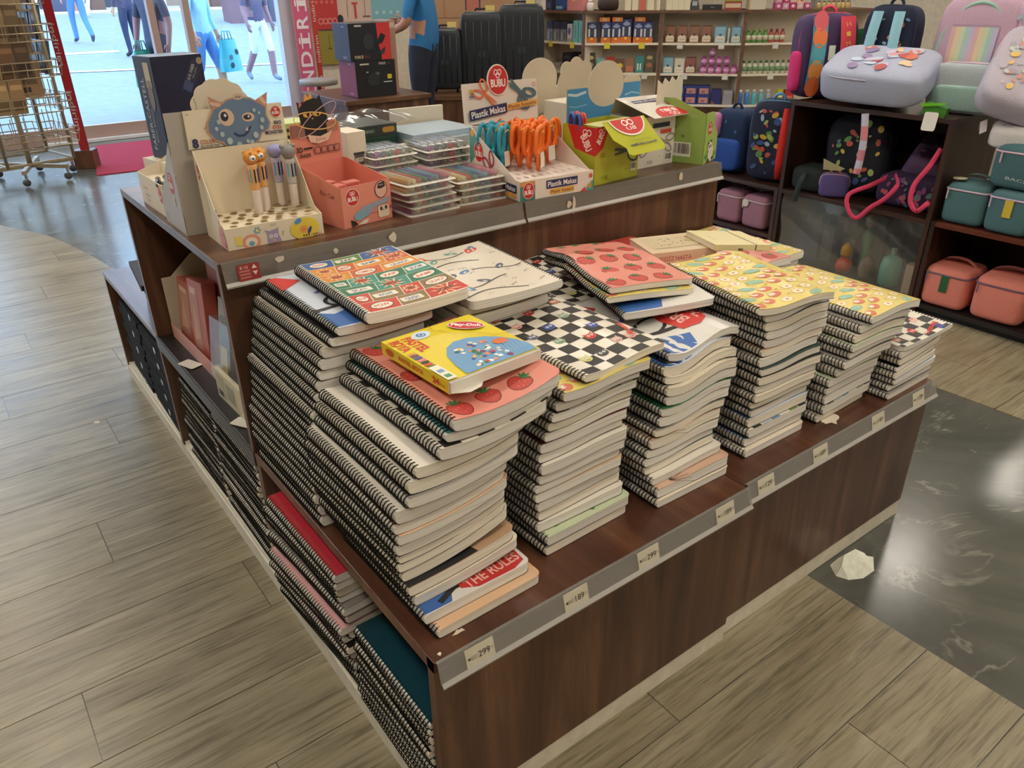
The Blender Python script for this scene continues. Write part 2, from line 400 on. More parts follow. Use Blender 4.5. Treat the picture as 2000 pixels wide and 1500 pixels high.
def upper_unit(label, x0, x1, openleft):
    t = thing('display_riser', label, 'display unit', (x0, D1, H1)); w, d, h = x1-x0-0.002, D2-D1, H2-H1
    bx('top_board', 0, w, 0, d, h-TB, h, M_wood_x, t, 0.0015)
    bx('front_panel', 0, w, 0.0, 0.02, 0.0, h-TB, M_wood_v, t)
    bx('side_panel', 0, w, d-0.02, d, 0.0, h-TB, M_wood_v, t)
    bx('divider', w*0.5, w*0.5+0.016, 0.02, d-0.02, 0.0, h-TB, M_wood_v, t)
    if not openleft: bx('end_panel', w-0.018, w, 0.02, d-0.02, 0, h-TB, M_wood_v, t)
    bx('edge_band', -0.002, 0.0, 0, 0.02, 0, h, M_edge, t)
    return t
r1 = upper_unit('upper walnut riser with an open end full of pink boxes, carrying the pen stand', 0, L1, True)
r2 = upper_unit('upper walnut riser carrying the scissors boxes', L1, 1.662, False)
bx('edge_band', -0.0015, 0.0, 0, 0.02, PZ, H1, M_edge, uA); bx('edge_band', -0.0015, 0.0, D1-0.026, D1-0.002, PZ, H1-TB, M_edge, uA)
bx('edge_band', -0.0015, 0.0, 0, D1, H1-TB, H1, M_edge, uA)
bx('edge_band', -0.0015, 0.0, D2-D1-0.026, D2-D1-0.002, PZ, H1-TB, M_edge, uC)

# price rails with their cards
def price_rail(label, x0, x1, y, ztop, h, cards, extra=None):
    t = thing('price_rail', label, 'price rail', (x0, y, ztop))
    w = x1-x0; n = 0.0
    prof = [(0, 0.0015), (-0.006, 0.0015), (-0.016, -h+0.006), (-0.022, -h), (-0.020, -h-0.003), (-0.0135, -h+0.003), (-0.004, -0.001), (0, -0.001)]
    MB().prism([(p[0], p[1]) for p in prof], (0, 0, 0), (0, 1, 0), (0, 0, 1), w).build('rail', M_rail if cards else M_rail_up, t)
    MB().prism([(-0.0165, -h+0.008), (-0.0225, -h+0.001), (-0.0215, -h-0.003), (-0.0145, -h+0.005)], (0, 0, 0), (0, 1, 0), (0, 0, 1), w).build('lip', mat((176, 172, 164), 0.3), t)
    for cx, s in cards:
        c = MB().prism([(-0.0068, -0.002), (-0.0075, -0.002), (-0.0172, -h+0.006), (-0.0162, -h+0.006)], (cx-0.03-x0, 0, 0), (0, 1, 0), (0, 0, 1), 0.06).build('price_card', mat((206, 198, 176), 0.6), t)
        p = Print(plane((cx-x0, -0.0078, -0.002), (1, 0, 0), Vector((0, -0.0097, -h+0.008)).normalized()*-1))
        hh = h-0.01
        p.text(s, 0.008, -hh*0.55, 0.012, (60, 56, 50)); p.text('TL', 0.025, -hh*0.52, 0.004, (90, 86, 78))
        p.poly(rect(-0.026, -hh*0.62, -0.021, -hh*0.5), (60, 56, 50)).text('SKETCH BOOK', -0.013, -hh*0.5, 0.003, (110, 105, 95), 0.014).text('SPIRAL', -0.013, -hh*0.62, 0.003, (110, 105, 95), 0.012)
        p.build('lettering', c)
    return t
price_rail('clear plastic price rail along the front edge of the corner base', 0.004, L1, 0.0, H1, 0.045, [(0.087, '299'), (0.31, '189'), (0.505, '299'), (0.745, '189')])
price_rail('clear plastic price rail along the front edge of the base by the marble strip', L1+0.006, L2+0.004, 0.012, H1, 0.045, [(0.905, '129'), (1.12, '189'), (1.38, '149'), (1.585, '129')])
ra = price_rail('clear plastic rail with red age sticker below the pen stand', 0.004, L1-0.004, D1, H2, 0.05, [])
p = Print(plane((0.03, -0.0105, -0.012), (1, 0, 0), Vector((0, 0.0097, 0.04)).normalized()))
p.poly(rect(0, -0.032, 0.05, 0.004), (150, 42, 40)).text('8-10', 0.016, -0.003, 0.007, (220, 190, 180))
p.poly([(0.033, -0.008), (0.045, -0.008), (0.039, 0.001)], (225, 205, 190)).poly([(0.033, -0.014), (0.045, -0.014), (0.039, -0.023)], (225, 205, 190))
for i in range(3): p.poly(rect(0.004, -0.013-i*0.007, 0.028, -0.009-i*0.007), (186, 110, 100))
p.build('age_sticker', ra)
rb = price_rail('clear plastic rail with peeling tape below the scissors boxes', L1+0.004, 1.662, D1, H2, 0.05, [])
def tape(rail, x, z, w, h, y=-0.013, rot=0.0):
    r = random.Random(int(x*1000)); pts = [(x+w*(math.cos(a)*(.5+r.uniform(-.14, .14))), z+h*(math.sin(a)*(.5+r.uniform(-.14, .14)))) for a in (2*math.pi*k/9 for k in range(9))]
    MB().prism(pts, (0, y, 0), (1, 0, 0), (0, 0, 1), -0.0008).build('tape_scrap', mat((206, 196, 176), 0.6), rail)
tape(ra, 0.13, -0.012, 0.02, 0.016, -0.0125); tape(ra, 0.42, -0.016, 0.022, 0.024, -0.0135); tape(ra, 0.265, -0.02, 0.012, 0.014, -0.0145)
tape(rb, 0.17, -0.03, 0.012, 0.05, -0.016); tape(rb, 0.152, -0.028, 0.018, 0.02, -0.016); tape(rb, 0.62, -0.018, 0.02, 0.028, -0.013)
def scrap(label, x, y, z, s, seed, c=(214, 204, 182), n=9, asp=1.0):
    r = random.Random(seed); pts = [(s*asp*math.cos(a)*r.uniform(.35, 1), s*math.sin(a)*r.uniform(.35, 1)) for a in (2*math.pi*k/n for k in range(n))]
    o = MB().prism(pts, (0, 0, 0), (1, 0, 0), (0, 1, 0), 0.0009).build('paper_scrap', mat(c, 0.7)); o.location = (x, y, z+0.0003); tag(o, label, 'paper scrap'); return o
scrap('torn white sticker residue on the wood ledge before the yellow floral stacks', 1.25, 0.06, H1, 0.026, 5, n=13, asp=1.7)
scrap('small white paper scrap on the ledge corner before the tall stack', 0.075, 0.035, H1, 0.007, 3, asp=2.4)
scrap('tiny torn white chip at the very corner of the ledge', 0.02, 0.012, H1, 0.006, 8)
# ------------------------------------------------------------ spiral sketchbooks
def paper_mat(name, a, b_):
    m, nt, b = newmat(name)
    v = coords(nt, (1, 1, 420)); n = noise(nt, v, 1.2, 3, 0.6)
    r = ramp(nt, [(0.35, a), (0.6, b_)]); nt.links.new(n.outputs['Fac'], r.inputs['Fac']); nt.links.new(r.outputs[0], b.inputs['Base Color'])
    b.inputs['Roughness'].default_value = 0.75
    bp = nt.nodes.new('ShaderNodeBump'); bp.inputs['Strength'].default_value = 0.4; bp.inputs['Distance'].default_value = 0.0006
    nt.links.new(n.outputs['Fac'], bp.inputs['Height']); nt.links.new(bp.outputs['Normal'], b.inputs['Normal'])
    return m
M_paper = [paper_mat('page_edges', (222, 214, 202), (244, 240, 232)), paper_mat('page_edges_grey', (212, 205, 195), (236, 231, 222)), paper_mat('page_edges_warm', (224, 212, 192), (246, 238, 222))]
M_wire = mat((17, 16, 17), 0.35, 0.3)
NW, NL = 0.236, 0.35

STRAW = (226, 146, 130)
def art_strawberry(p, W, L, S=1.4):
    r = random.Random(3)
    for i in range(4):
        for j in range(5):
            x = 0.036+i*0.066+(j % 2)*0.03; y = 0.034+j*0.072+r.uniform(-.006, .006)
            if x > W-0.02: continue
            a = r.uniform(-1.1, 1.1); c, s = math.cos(a)*S, math.sin(a)*S; p.at(0)
            def T(q): return [(x+u*c-v*s, y+u*s+v*c) for u, v in q]
            body = [(0.0, -0.017), (0.007, -0.0145), (0.012, -0.009), (0.015, -0.002), (0.0155, 0.004), (0.013, 0.009), (0.008, 0.0115), (0, 0.0105), (-0.008, 0.0115), (-0.013, 0.009), (-0.0155, 0.004), (-0.015, -0.002), (-0.012, -0.009), (-0.007, -0.0145)]
            p.poly(T([(u*1.1, v*1.1) for u, v in body]), (124, 42, 36)).poly(T(body), (194, 70, 62))
            for q in ((-.007, -.001), (.006, .003), (.001, -.009), (-.001, .002), (.007, -.006)): p.at(3).poly(T(ell(q[0], q[1], .0007, .0012, 0, 5)), (232, 176, 150))
            p.at(4)
            for b in (-1.25, -.6, 0, .6, 1.25):
                lx, ly = math.sin(b)*.013, .010+math.cos(b)*.012
                p.poly(T([(0, .008), (lx*.6-.003, (ly-.01)*.6+.01), (lx, ly), (lx*.6+.003, (ly-.01)*.6+.009)]), (62, 118, 68))
def art_floral(p, W, L):
    r = random.Random(11)
    for i in range(6):
        for j in range(9):
            x = 0.022+i*0.041+r.uniform(-.005, .005); y = 0.018+j*0.040+r.uniform(-.004, .004)+(i % 2)*0.018
            if x > W-0.016 or y > L-0.014: continue
            p.at((i*9+j) % 4); k = (i*3+j*2) % 5; a = r.uniform(-.5, .5)
            if k == 2: p.poly(ell(x, y, .0225, .0115, a, 14), (110, 150, 130)).poly(ell(x, y, .0215, .0105, a, 14), (146, 184, 162)).line([(x-.014, y), (x+.014, y+.003)], .0012, (206, 210, 180))
            elif k in (0, 3): p.poly(ell(x, y, .0175, .0135, a, 14), (170, 92, 66)).poly(ell(x, y, .0165, .0125, a, 14), (212, 116, 92)).poly(ell(x-.005, y+.004, .010, .007, a, 9), (236, 222, 196)).line([(x-.012, y+.004), (x-.005, y+.009), (x+.003, y+.005)], .0008, (170, 110, 80))
            else:
                for b in range(5): p.poly(ell(x+.0085*math.cos(b*1.257), y+.0075*math.sin(b*1.257), .0062, .0056, b, 8), (238, 226, 198)); p.h -= p.step
                p.h += p.step; p.ring(x, y, .015, .0125, .0008, (186, 140, 96), a, 14).poly(ell(x, y, .0042, .0036, 0, 8), (214, 128, 98))
            p.at(6).poly(ell(x+0.02, y+0.019, 0.0045, 0.003, a, 8), (224, 160, 84))
def art_checker(p, W, L):
    n = 7; s = 0.0345; x0 = 0.012
    r = random.Random(5)
    for i in range(7):
        for j in range(11):
            x, y = x0+i*s, j*s-0.01; x1, y1 = min(x+s, W-0.001), min(y+s, L-0.001); y = max(y, 0.001)
            if (i+j) % 2 == 0 and x1-x > .004 and y1-y > .004: p.at(0).poly(rect(x, y, x1, y1), (42, 38, 34))
    for x, y, c, t in ((.055, .265, (226, 160, 146), 0), (.12, .30, (206, 58, 44), 0), (.045, .20, (96, 100, 130), 0), (.105, .215, (70, 92, 170), 0), (.165, .235, (150, 172, 140), 0), (.075, .15, (130, 160, 124), 0), (.135, .12, (206, 58, 44), 0),
                       (.175, .155, (70, 92, 170), 0), (.195, .065, (226, 160, 146), 0), (.06, .055, (206, 200, 120), 0), (.205, .31, (196, 120, 90), 0), (.16, .07, (214, 170, 160), 0), (.1, .05, (70, 70, 76), 0)):
        p.at(2).poly(ell(x, y, .0135, .0115, .3, 12), c)
        for d in (-.004, .005): p.at(4).poly(ell(x+d, y+.003, .0032, .004, 0, 8), (240, 236, 226)).poly(ell(x+d, y+.003, .0014, .0018, 0, 6), (30, 28, 30))
        p.at(3).poly([(x-.010, y+.008), (x-.012, y+.016), (x-.004, y+.0105)], c).poly([(x+.010, y+.008), (x+.012, y+.016), (x+.004, y+.0105)], c)
        p.at(5).line([(x-.005, y-.004), (x, y-.0065), (x+.005, y-.004)], .0014, (40, 30, 30))
    for x, y, a in ((.215, .10, 1.25), (.06, .325, .35)): p.at(8).text('Monster', x, y, .017, (205, 64, 44), .072, a, .03)
    p.at(6).poly(rect(.028, .318, .05, .345), (60, 70, 140)).text('YES', .1, .335, .012, (224, 96, 60))
def art_comic(p, W, L):
    r = random.Random(9); cols = [(196, 62, 44), (40, 116, 84), (214, 140, 44), (56, 96, 158), (138, 112, 70), (60, 140, 126), (206, 96, 44), (86, 134, 66)]
    words = ['BAM!', 'POW', 'CRASH', 'ZAP', 'BOOM', 'WOW', 'OMG!', 'CRUNCH', 'SPLAT!', 'SMASH!']; k = 0; y = 0.002
    rows = 7; h = (L-0.004)/rows
    for j in range(rows):
        cuts = [0.010]+sorted(W*q+r.uniform(-.012, .012) for q in ((.22, .44, .72) if j % 2 else (.34, .62)))+[W-0.001]
        for i in range(len(cuts)-1):
            a, b_ = cuts[i], cuts[i+1]; y0 = 0.002+j*h; c = cols[(i*3+j*5+k) % 8]; k += 1; d = .012 if i else 0; e = .012 if i < len(cuts)-2 else 0
            p.at(0).poly([(a+.001, y0+.001), (b_-.001, y0+.001), (b_-.001+e, y0+h-.001), (a+.001+d, y0+h-.001)], c)
            cx, cy, w = (a+b_)/2+.003, y0+h/2, (b_-a)/2
            if k % 3 == 0: p.poly(star(cx, cy, min(w*.85, .034), .012, 9, .2), (232, 214, 170)).poly(star(cx, cy, min(w*.62, .025), .009, 9, .3), (206, 84, 44))
            elif k % 3 == 1: p.poly(ell(cx, cy, w*.74, h*.34, .1, 14), (40, 36, 34)).poly(ell(cx, cy, w*.68, h*.3, .1, 14), (232, 226, 208))
            else: p.poly(rrect(cx-w*.75, cy-h*.2, cx+w*.75, cy+h*.22, .003), (232, 226, 208))
            p.text(words[k % 10], cx, cy, h*.26, [(60, 50, 46), (196, 62, 44), (40, 70, 130)][k % 3], w*.95, .06, .02)
def art_road(p, W, L):
    r = random.Random(4)
    for y0, ph in ((.05, 0), (.12, 1), (.19, .3), (.26, 1.6), (.32, .8)):
        a, b_ = (.015, .13) if int(ph*10) % 2 else (.08, W-.005)
        pts = [(a+(b_-a)*q/12, y0+.018*math.sin(ph*3+q*.35)) for q in range(13)]
        p.at(0).line(pts, .0048, (74, 68, 56)); 
    for i in range(46):
        x, y = r.uniform(.02, W-.02), r.uniform(.015, L-.015); a = r.uniform(0, 3); p.at(1)
        if i < 12: p.poly(ell(x, y, .018, .009, a, 10), [(206, 84, 62), (96, 130, 176), (120, 158, 146), (90, 96, 110)][i % 4]).poly(ell(x, y+.003, .006, .003, a, 8), (232, 226, 214))
        elif i < 22: p.ring(x, y, .006, .004, .0009, (70, 68, 66), a, 9)
        elif i < 34: p.line([(x, y), (x+.012*math.cos(a), y+.012*math.sin(a)), (x+.016*math.cos(a+.4), y+.016*math.sin(a+.4))], .0009, (90, 88, 84))
        else: p.text(r.choice(['Kirazli', 'Taksi', 'Road', 'City', 'Metro']), x, y, .006, (84, 80, 76), None, a*.3)
def art_rules(p, W, L):
    p.poly([(.004, .004), (.1, .006), (.12, .05), (.07, .085), (.03, .07), (.004, .09)], (58, 104, 172))
    p.line([(.05, .20), (.09, .23), (.13, .21), (.1, .26)], .012, (112, 92, 160)); p.ring(.085, .14, .042, .032, .009, (36, 34, 36), .3)
    p.line([(.0, .1), (.06, .11), (.12, .09), (.18, .1)], .012, (40, 36, 36)); p.poly(ell(.12, .26, .03, .02, .5, 9), (76, 118, 178))
    p.line([(.14, .33), (.18, .31), (.225, .33)], .014, (120, 160, 70)); p.poly([(.0, .25), (.06, .3), (.02, .345), (.0, .34)], (206, 70, 60))
    blob = [(.12, .07), (.16, .055), (.2, .075), (.228, .12), (.233, .2), (.215, .245), (.17, .25), (.13, .21), (.112, .14)]
    p.poly(blob, (204, 52, 46))
    p.text('BREAK', .15, .15, .032, (238, 190, 180), .12, R(88), .02).text('THE RULES', .197, .155, .03, (238, 190, 180), .15, R(86), .02)
def art_rules_band(p, W, L):
    p.poly([(.004, .002), (.06, .002), (.075, .03), (.05, .06), (.004, .07)], (58, 104, 172)).line([(.04, .012), (.08, .03), (.12, .03)], .012, (36, 34, 36))
    p.poly([(.09, .02), (.12, .004), (.2, .002), (.228, .012), (.231, .06), (.2, .085), (.12, .08), (.095, .05)], (196, 44, 40)).text('THE RULES', .163, .026, .024, (236, 186, 176), .125, R(4), .02)
def art_leaf(p, W, L):
    p.poly(ell(.19, .09, .03, .03, 0, 14), (124, 66, 52)).poly(ell(.06, .05, .025, .03, .4, 12), (222, 158, 70)).poly(rect(.12, .03, .155, .075), (116, 60, 50))
    for q in range(9): a = -.6+q*.25; p.at(5).line([(.05, .01), (.05+.05*math.cos(a), .01+.06*math.sin(a))], .0013, (70, 50, 40))
    for q in range(4): p.at(5).ring(.16+q*.012, .06, .022, .008, .001, (90, 60, 50), 1.2+q*.3, 12)
    for q in range(14): p.at(5).poly(ell(.1+(q % 7)*.017, .1+(q//7)*.02, .0016, .0016, 0, 6), (70, 50, 40))
def art_abstract(p, W, L):
    p.poly([(.0, .0), (.15, .0), (.12, .12), (.05, .2), (.0, .16)], (30, 30, 32)).poly(ell(.15, .13, .05, .07, .3, 16), (30, 30, 32))
    for q in range(4): p.at(4); p.line([(.1+q*.018, .06), (.12+q*.018, .2)], .0022, (214, 186, 152)); p.line([(.09, .08+q*.025), (.2, .07+q*.025)], .0022, (214, 186, 152))
def art_greenleaf(p, W, L):
    for q in range(7): p.at(q%3).poly(ell(.05+q*.028, .03+(q % 3)*.03, .02, .009, .6+q*.4, 10), [(92, 134, 72), (60, 104, 56), (150, 178, 116)][q % 3])
def art_banner(p, W, L):
    for i in range(6): p.at(0).poly(rect(.02+i*.035, .0, .05+i*.035, .05+(i % 3)*.02), [(32, 32, 34), (176, 186, 196), (96, 132, 176), (226, 222, 210), (110, 130, 60), (40, 44, 56)][i])
    for i in range(5): p.at(2).poly(ell(.04+i*.04, .03, .007, .01, .3, 8), [(206, 60, 50), (60, 70, 80), (226, 170, 60), (90, 120, 160), (190, 190, 180)][i])
def art_redbirds(p, W, L):
    p.poly(star(.07, .16, .035, .022, 7, .2), (236, 224, 208)).poly([(.09, .1), (.17, .085), (.16, .11), (.12, .12)], (230, 216, 200)).text('R', .07, .16, .03, (60, 30, 30))
COVERS = {'strawberry': (STRAW, art_strawberry), 'floral': ((224, 204, 112), art_floral), 'checker': ((224, 216, 200), art_checker), 'comic': (CREAM, art_comic), 'road': ((222, 212, 194), art_road),
          'rules': ((224, 220, 212), art_rules), 'rules_band': ((224, 220, 212), art_rules_band), 'leaf': ((214, 176, 150), art_leaf), 'abstract': ((196, 158, 124), art_abstract), 'greenleaf': ((196, 206, 170), art_greenleaf), 'banner': ((216, 206, 190), art_banner),
          'redbirds': ((206, 74, 68), art_redbirds), 'red': ((176, 44, 56), None), 'teal': ((22, 62, 74), None), 'seagreen': ((62, 128, 132), None), 'peach': ((226, 186, 148), None), 'cream': ((226, 214, 192), None),
          'black': ((28, 26, 26), None), 'grey': ((150, 144, 138), None), 'blue': ((48, 76, 128), None), 'pink': ((222, 170, 168), None), 'maroon': ((120, 44, 44), None), 'green': ((64, 128, 84), None), 'darkgreen': ((30, 58, 52), None), 'white': ((228, 220, 206), None), 'bluewhite': ((206, 214, 226), art_rules), 'beige': ((206, 178, 140), None), 'yellow': ((214, 190, 80), None)}
GLOSS = 0.28
def xs_cols(W, r): 
    a = [0.0005+(W-r-0.0005)*q/8 for q in range(9)]; return a+[W-r+r*math.sin(R(d)) for d in (30, 55, 75, 90)]
def slab(fn, W, L, z0, z1, r, ny=6, y0=0.0, xoff=0.0, spine=False):
    """bent sheet or block with rounded outer corners; fn(x,y,z) bends"""
    mb = MB(); xs = xs_cols(W, r); vs = []
    if spine: xs = [0.0008, 0.003, 0.007]+xs[1:]
    elif xoff: xs = [xoff]+xs[1:]
    nx = len(xs); zm, zh = (z0+z1)/2, (z1-z0)/2
    for z in (z0, z1):
        for i, x in enumerate(xs):
            if spine: z = zm+math.copysign(zh*((.42, .78, .94)[i] if i < 3 else 1), z-zm)
            d = max(0.0, x-(W-r)); c = r-math.sqrt(max(r*r-d*d, 0))
            for j in range(ny+1): vs.append(fn(x, y0+c+(L-2*c)*j/ny, z))
    n1 = nx*(ny+1); I = lambda k, i, j: k*n1+i*(ny+1)+j; fs = []; sm = []
    for i in range(nx-1):
        for j in range(ny): fs += [(I(0, i, j), I(0, i, j+1), I(0, i+1, j+1), I(0, i+1, j)), (I(1, i, j), I(1, i+1, j), I(1, i+1, j+1), I(1, i, j+1))]
        fs += [(I(0, i, 0), I(0, i+1, 0), I(1, i+1, 0), I(1, i, 0)), (I(0, i+1, ny), I(0, i, ny), I(1, i, ny), I(1, i+1, ny))]
    for j in range(ny): fs += [(I(0, 0, j+1), I(0, 0, j), I(1, 0, j), I(1, 0, j+1)), (I(0, nx-1, j), I(0, nx-1, j+1), I(1, nx-1, j+1), I(1, nx-1, j))]
    mb.add(vs, fs); return mb
def notebook(x, y, z, T, yaw, cover, bend=None, amp=1.0, W=NW, L=NL, label='', group=None, cat='notebook', art=False, seed=0, tilt=(0, 0)):
    t = thing('spiral_notebook', label, cat, (x, y, z), R(yaw), group)
    t.rotation_euler = (R(tilt[0]), R(tilt[1]), R(yaw))
    def fn(a, b, c): return Vector((a, b, c+(amp*bend(a/W, b/L) if bend else 0.0)))
    ct = 0.0009
    slab(fn, W, L, ct, T-ct, 0.014, spine=True).build('page_block', M_paper[seed % 3], t)
    c, a = COVERS[cover]
    cv = slab(fn, W+0.001, L+0.001, T-ct, T, 0.014, 6, -0.0005, 0.004).build('cover', mat(c, GLOSS), t)
    slab(fn, W+0.001, L+0.001, 0, ct, 0.014, 6, -0.0005, 0.004).build('back_cover', mat([(54, 48, 44), (120, 108, 94), (36, 33, 32)][seed % 3], 0.5), t)
    if art and a:
        p = Print(lambda u, v, h: fn(u, v, T+h), 0.00012, 0.0002, 0.03); a(p, W, L); p.build('print', cv)
    s = MB(); n = int(L/0.0093); seg = 10; rx, rz, wr = 0.0098, T/2+0.0002, 0.00135
    for i in range(n):
        yy = 0.006+i*(L-0.012)/(n-1); b = amp*bend(0.0, yy/L) if bend else 0.0; vs = []
        for k in range(seg):
            q = 2*math.pi*k/seg; dx, dz = math.cos(q), math.sin(q); cx, cz = 0.0050+rx*dx, T/2+b+rz*dz; sk = 0.0016*dz
            vs += [(cx+wr*dx, yy+sk, cz+wr*dz), (cx-wr*.6*dx, yy+sk-wr, cz-wr*.6*dz), (cx-wr*.6*dx, yy+sk+wr, cz-wr*.6*dz)]
        s.add(vs, [(3*k+e, 3*k+(e+1) % 3, 3*((k+1) % seg)+(e+1) % 3, 3*((k+1) % seg)+e) for k in range(seg) for e in range(3)], 0, True)
    s.build('spiral_binding', M_wire, t)
    return t
def interp(tab, q):
    if q <= tab[0][0]: return tab[0][1]
    for (a, x), (b, y) in zip(tab, tab[1:]):
        if a <= q <= b: return x+(y-x)*(q-a)/(b-a)
    return tab[-1][1]
def stack(z0, ztop, n, xs, ys, label, group, top, toplabel, fill=('white', 'grey', 'black'), bend=None, amps=(0, 1), yaw=0, jit=0.004, yj=1.2, special=None, seed=1, W=NW, L=NL, topyaw=None, topxy=None, flip=False, topT=None, lifts=None):
    r = random.Random(seed); T0 = (ztop-z0)/n; z = z0; special = special or {}
    ws = [r.uniform(.82, 1.18) for _ in range(n)]; k0 = sum(ws)
    for i in range(n):
        T = T0*n*ws[i]/k0; last = i == n-1
        x = interp(xs, z)+r.uniform(-jit, jit); y = interp(ys, z)+r.uniform(-jit, jit)*1.2; a = yaw+r.uniform(-yj, yj)
        cov = fill[r.randrange(len(fill))]; lab, g, art = label, group, False
        if i in special: cov, lab2 = special[i][:2]; art = True; lab, g = (lab2, None) if lab2 else (lab, g)
        if last:
            cov, lab, g, art = top, toplabel, None, True
            if topyaw is not None: a = topyaw
            if topxy: x, y = topxy
        amp = amps[0]+(amps[1]-amps[0])*i/max(1, n-1)
        fl = flip if not isinstance(flip, int) or isinstance(flip, bool) else (i >= n-flip)
        if fl:
            ca = R(a); x, y = x+W*math.cos(ca)-L*math.sin(ca), y+W*math.sin(ca)+L*math.cos(ca); a += 180
            bf = (lambda s, t, b=bend: b(1-s, 1-t)) if bend else None
        else: bf = bend
        if lifts:
            ex = sum(h*math.exp(-(i-k)/9.0) for k, h in lifts if i >= k)
            if ex: bf = lambda s, t, ex=ex, am=max(amp, 1e-3): dip(s, t)+ex/am*s*s*(1-.75*t)
        notebook(x, y, z+0.0004, T-0.0008, a, cov, bf, amp, W, L, lab, g, art=art, seed=r.randrange(99))
        z += T
    return z
Z0 = H1
dip = lambda s, t: 0.05*((s-0.45)**2-0.2025)+0.004*math.sin(3*t)
wave = lambda s, t: -0.009*math.sin(2*math.pi*s)*(1-0.4*t)
hump = lambda s, t: 0.016*math.sin(math.pi*s)*s-0.012*s*s
lift = lambda s, t: 0.022*s*s-0.006*s
# front row
stack(Z0, .865, 17, [(.47, .032), (.55, .008), (.61, .004), (.68, .0), (.71, .012), (.73, .04), (.77, .03), (.77, .045), (.785, .08), (.81, .1), (.84, .112)], [(.47, .04), (.485, .058), (.505, .06), (.512, .094), (.535, .094), (.56, .114), (.7, .1), (.86, .088)],
      'white-paged spiral notebook in the tallest corner stack, under the crayon box', 'notebooks of the corner stack', 'strawberry', 'spiral notebook with strawberry cover lying under the yellow crayon box',
      ('white', 'white', 'black', 'cream', 'peach', 'grey', 'white'), dip, (0.0, 1.0), 0.9, .004, .7,
      {0: ('peach', 'thick spiral notebook with plain peach cover at the bottom of the corner stack'), 1: ('rules_band', 'spiral notebook whose red RULES cover peeks out near the base of the corner stack'), 3: ('abstract', 'spiral notebook with black and tan abstract cover low in the corner stack'), 7: ('checker', None), 14: ('checker', None), 15: ('seagreen', None)}, 3, topxy=(.118, .088), topyaw=1.5, lifts=((2, .016), (4, .02)))
stack(Z0, .835, 17, [(.47, .325), (.6, .318), (.715, .338), (.80, .372), (.83, .425)], [(.47, .098), (.505, .105), (.53, .126), (.83, .118)], 'white-paged spiral notebook in the stack under the big checkered notebook', 'notebooks under the big checkered notebook',
      'checker', 'spiral notebook with black and white checkered monster cover beside the crayon box', ('white', 'white', 'cream', 'grey', 'peach', 'blue'), wave, (0.0, .5), 0.5, .005, 1.6,
      {1: ('greenleaf', 'spiral notebook with green leaf cover near the base of the second stack'), 5: ('peach', None), 10: ('maroon', None), 12: ('floral', None), 13: ('checker', None), 14: ('checker', None), 15: ('floral', None)}, 5, topxy=(.43, .118), topyaw=2.6)
stack(Z0, .79, 15, [(.47, .615), (.57, .605), (.64, .65), (.70, .67), (.8, .68)], [(.47, .076), (.508, .082), (.522, .114), (.62, .112), (.7, .122), (.8, .15)], 'white-paged spiral notebook in the wavy stack under a BREAK THE RULES cover', 'notebooks under the front BREAK THE RULES cover',
      'rules', 'spiral notebook with red BREAK THE RULES blob cover on top of the wavy stack', ('white', 'white', 'grey', 'cream'), wave, (0.0, 1.4), 0, .005, 2.0,
      {1: ('leaf', 'spiral notebook with tan leaf-print cover low in the wavy stack'), 2: ('white', None), 3: ('seagreen', 'spiral notebook with plain sea green cover in the wavy stack'), 6: ('leaf', None), 9: ('green', None), 13: ('bluewhite', None)}, 8, topxy=(.697, .15), topyaw=-1)
stack(Z0, .84, 17, [(.47, .925), (.56, .945), (.65, .965), (.75, .985), (.84, .96)], [(.47, .085), (.7, .11), (.84, .115)], 'white-paged spiral notebook in the stack under the turned yellow floral notebook', 'notebooks under the turned yellow floral notebook',
      'floral', 'spiral notebook with yellow floral cover turned askew on its stack', ('white', 'white', 'cream', 'grey', 'blue'), wave, (0.0, .7), -2, .006, 2.5,
      {1: ('bluewhite', None), 2: ('banner', None), 3: ('bluewhite', None), 8: ('black', None), 9: ('darkgreen', None), 11: ('peach', None), 13: ('checker', None), 15: ('floral', 'second yellow floral notebook sandwiched under the askew one')}, 13, topxy=(.945, .117), topyaw=-11.7)
stack(Z0, .752, 12, [(.47, 1.2), (.56, 1.22), (.66, 1.26), (.75, 1.305)], [(.47, .075), (.75, .04)], 'white-paged spiral notebook in the stack between the yellow floral and far checkered ones', 'notebooks of the fifth front stack',
      'floral', 'spiral notebook with yellow floral cover lying straight on a lower stack', ('white', 'white', 'grey', 'cream'), hump, (0.0, .9), 0, .006, 2.5,
      {0: ('banner', None), 1: ('banner', None), 4: ('greenleaf', None), 5: ('checker', None), 8: ('greenleaf', None)}, 17, topxy=(1.305, .038), topyaw=-.6)
stack(Z0, .615, 8, [(.47, 1.462), (.62, 1.50)], [(.47, .03), (.62, .04)], 'spiral notebook in the low end stack under a checkered cover', 'notebooks of the low end stack',
      'checker', 'spiral notebook with checkered cover on the low stack at the island end', ('white', 'black', 'grey', 'white'), lift, (0.0, .8), 1.5, .006, 2.0, {1: ('banner', None), 2: ('bluewhite', None)}, 19, topxy=(1.50, .035), topyaw=-3, flip=1)
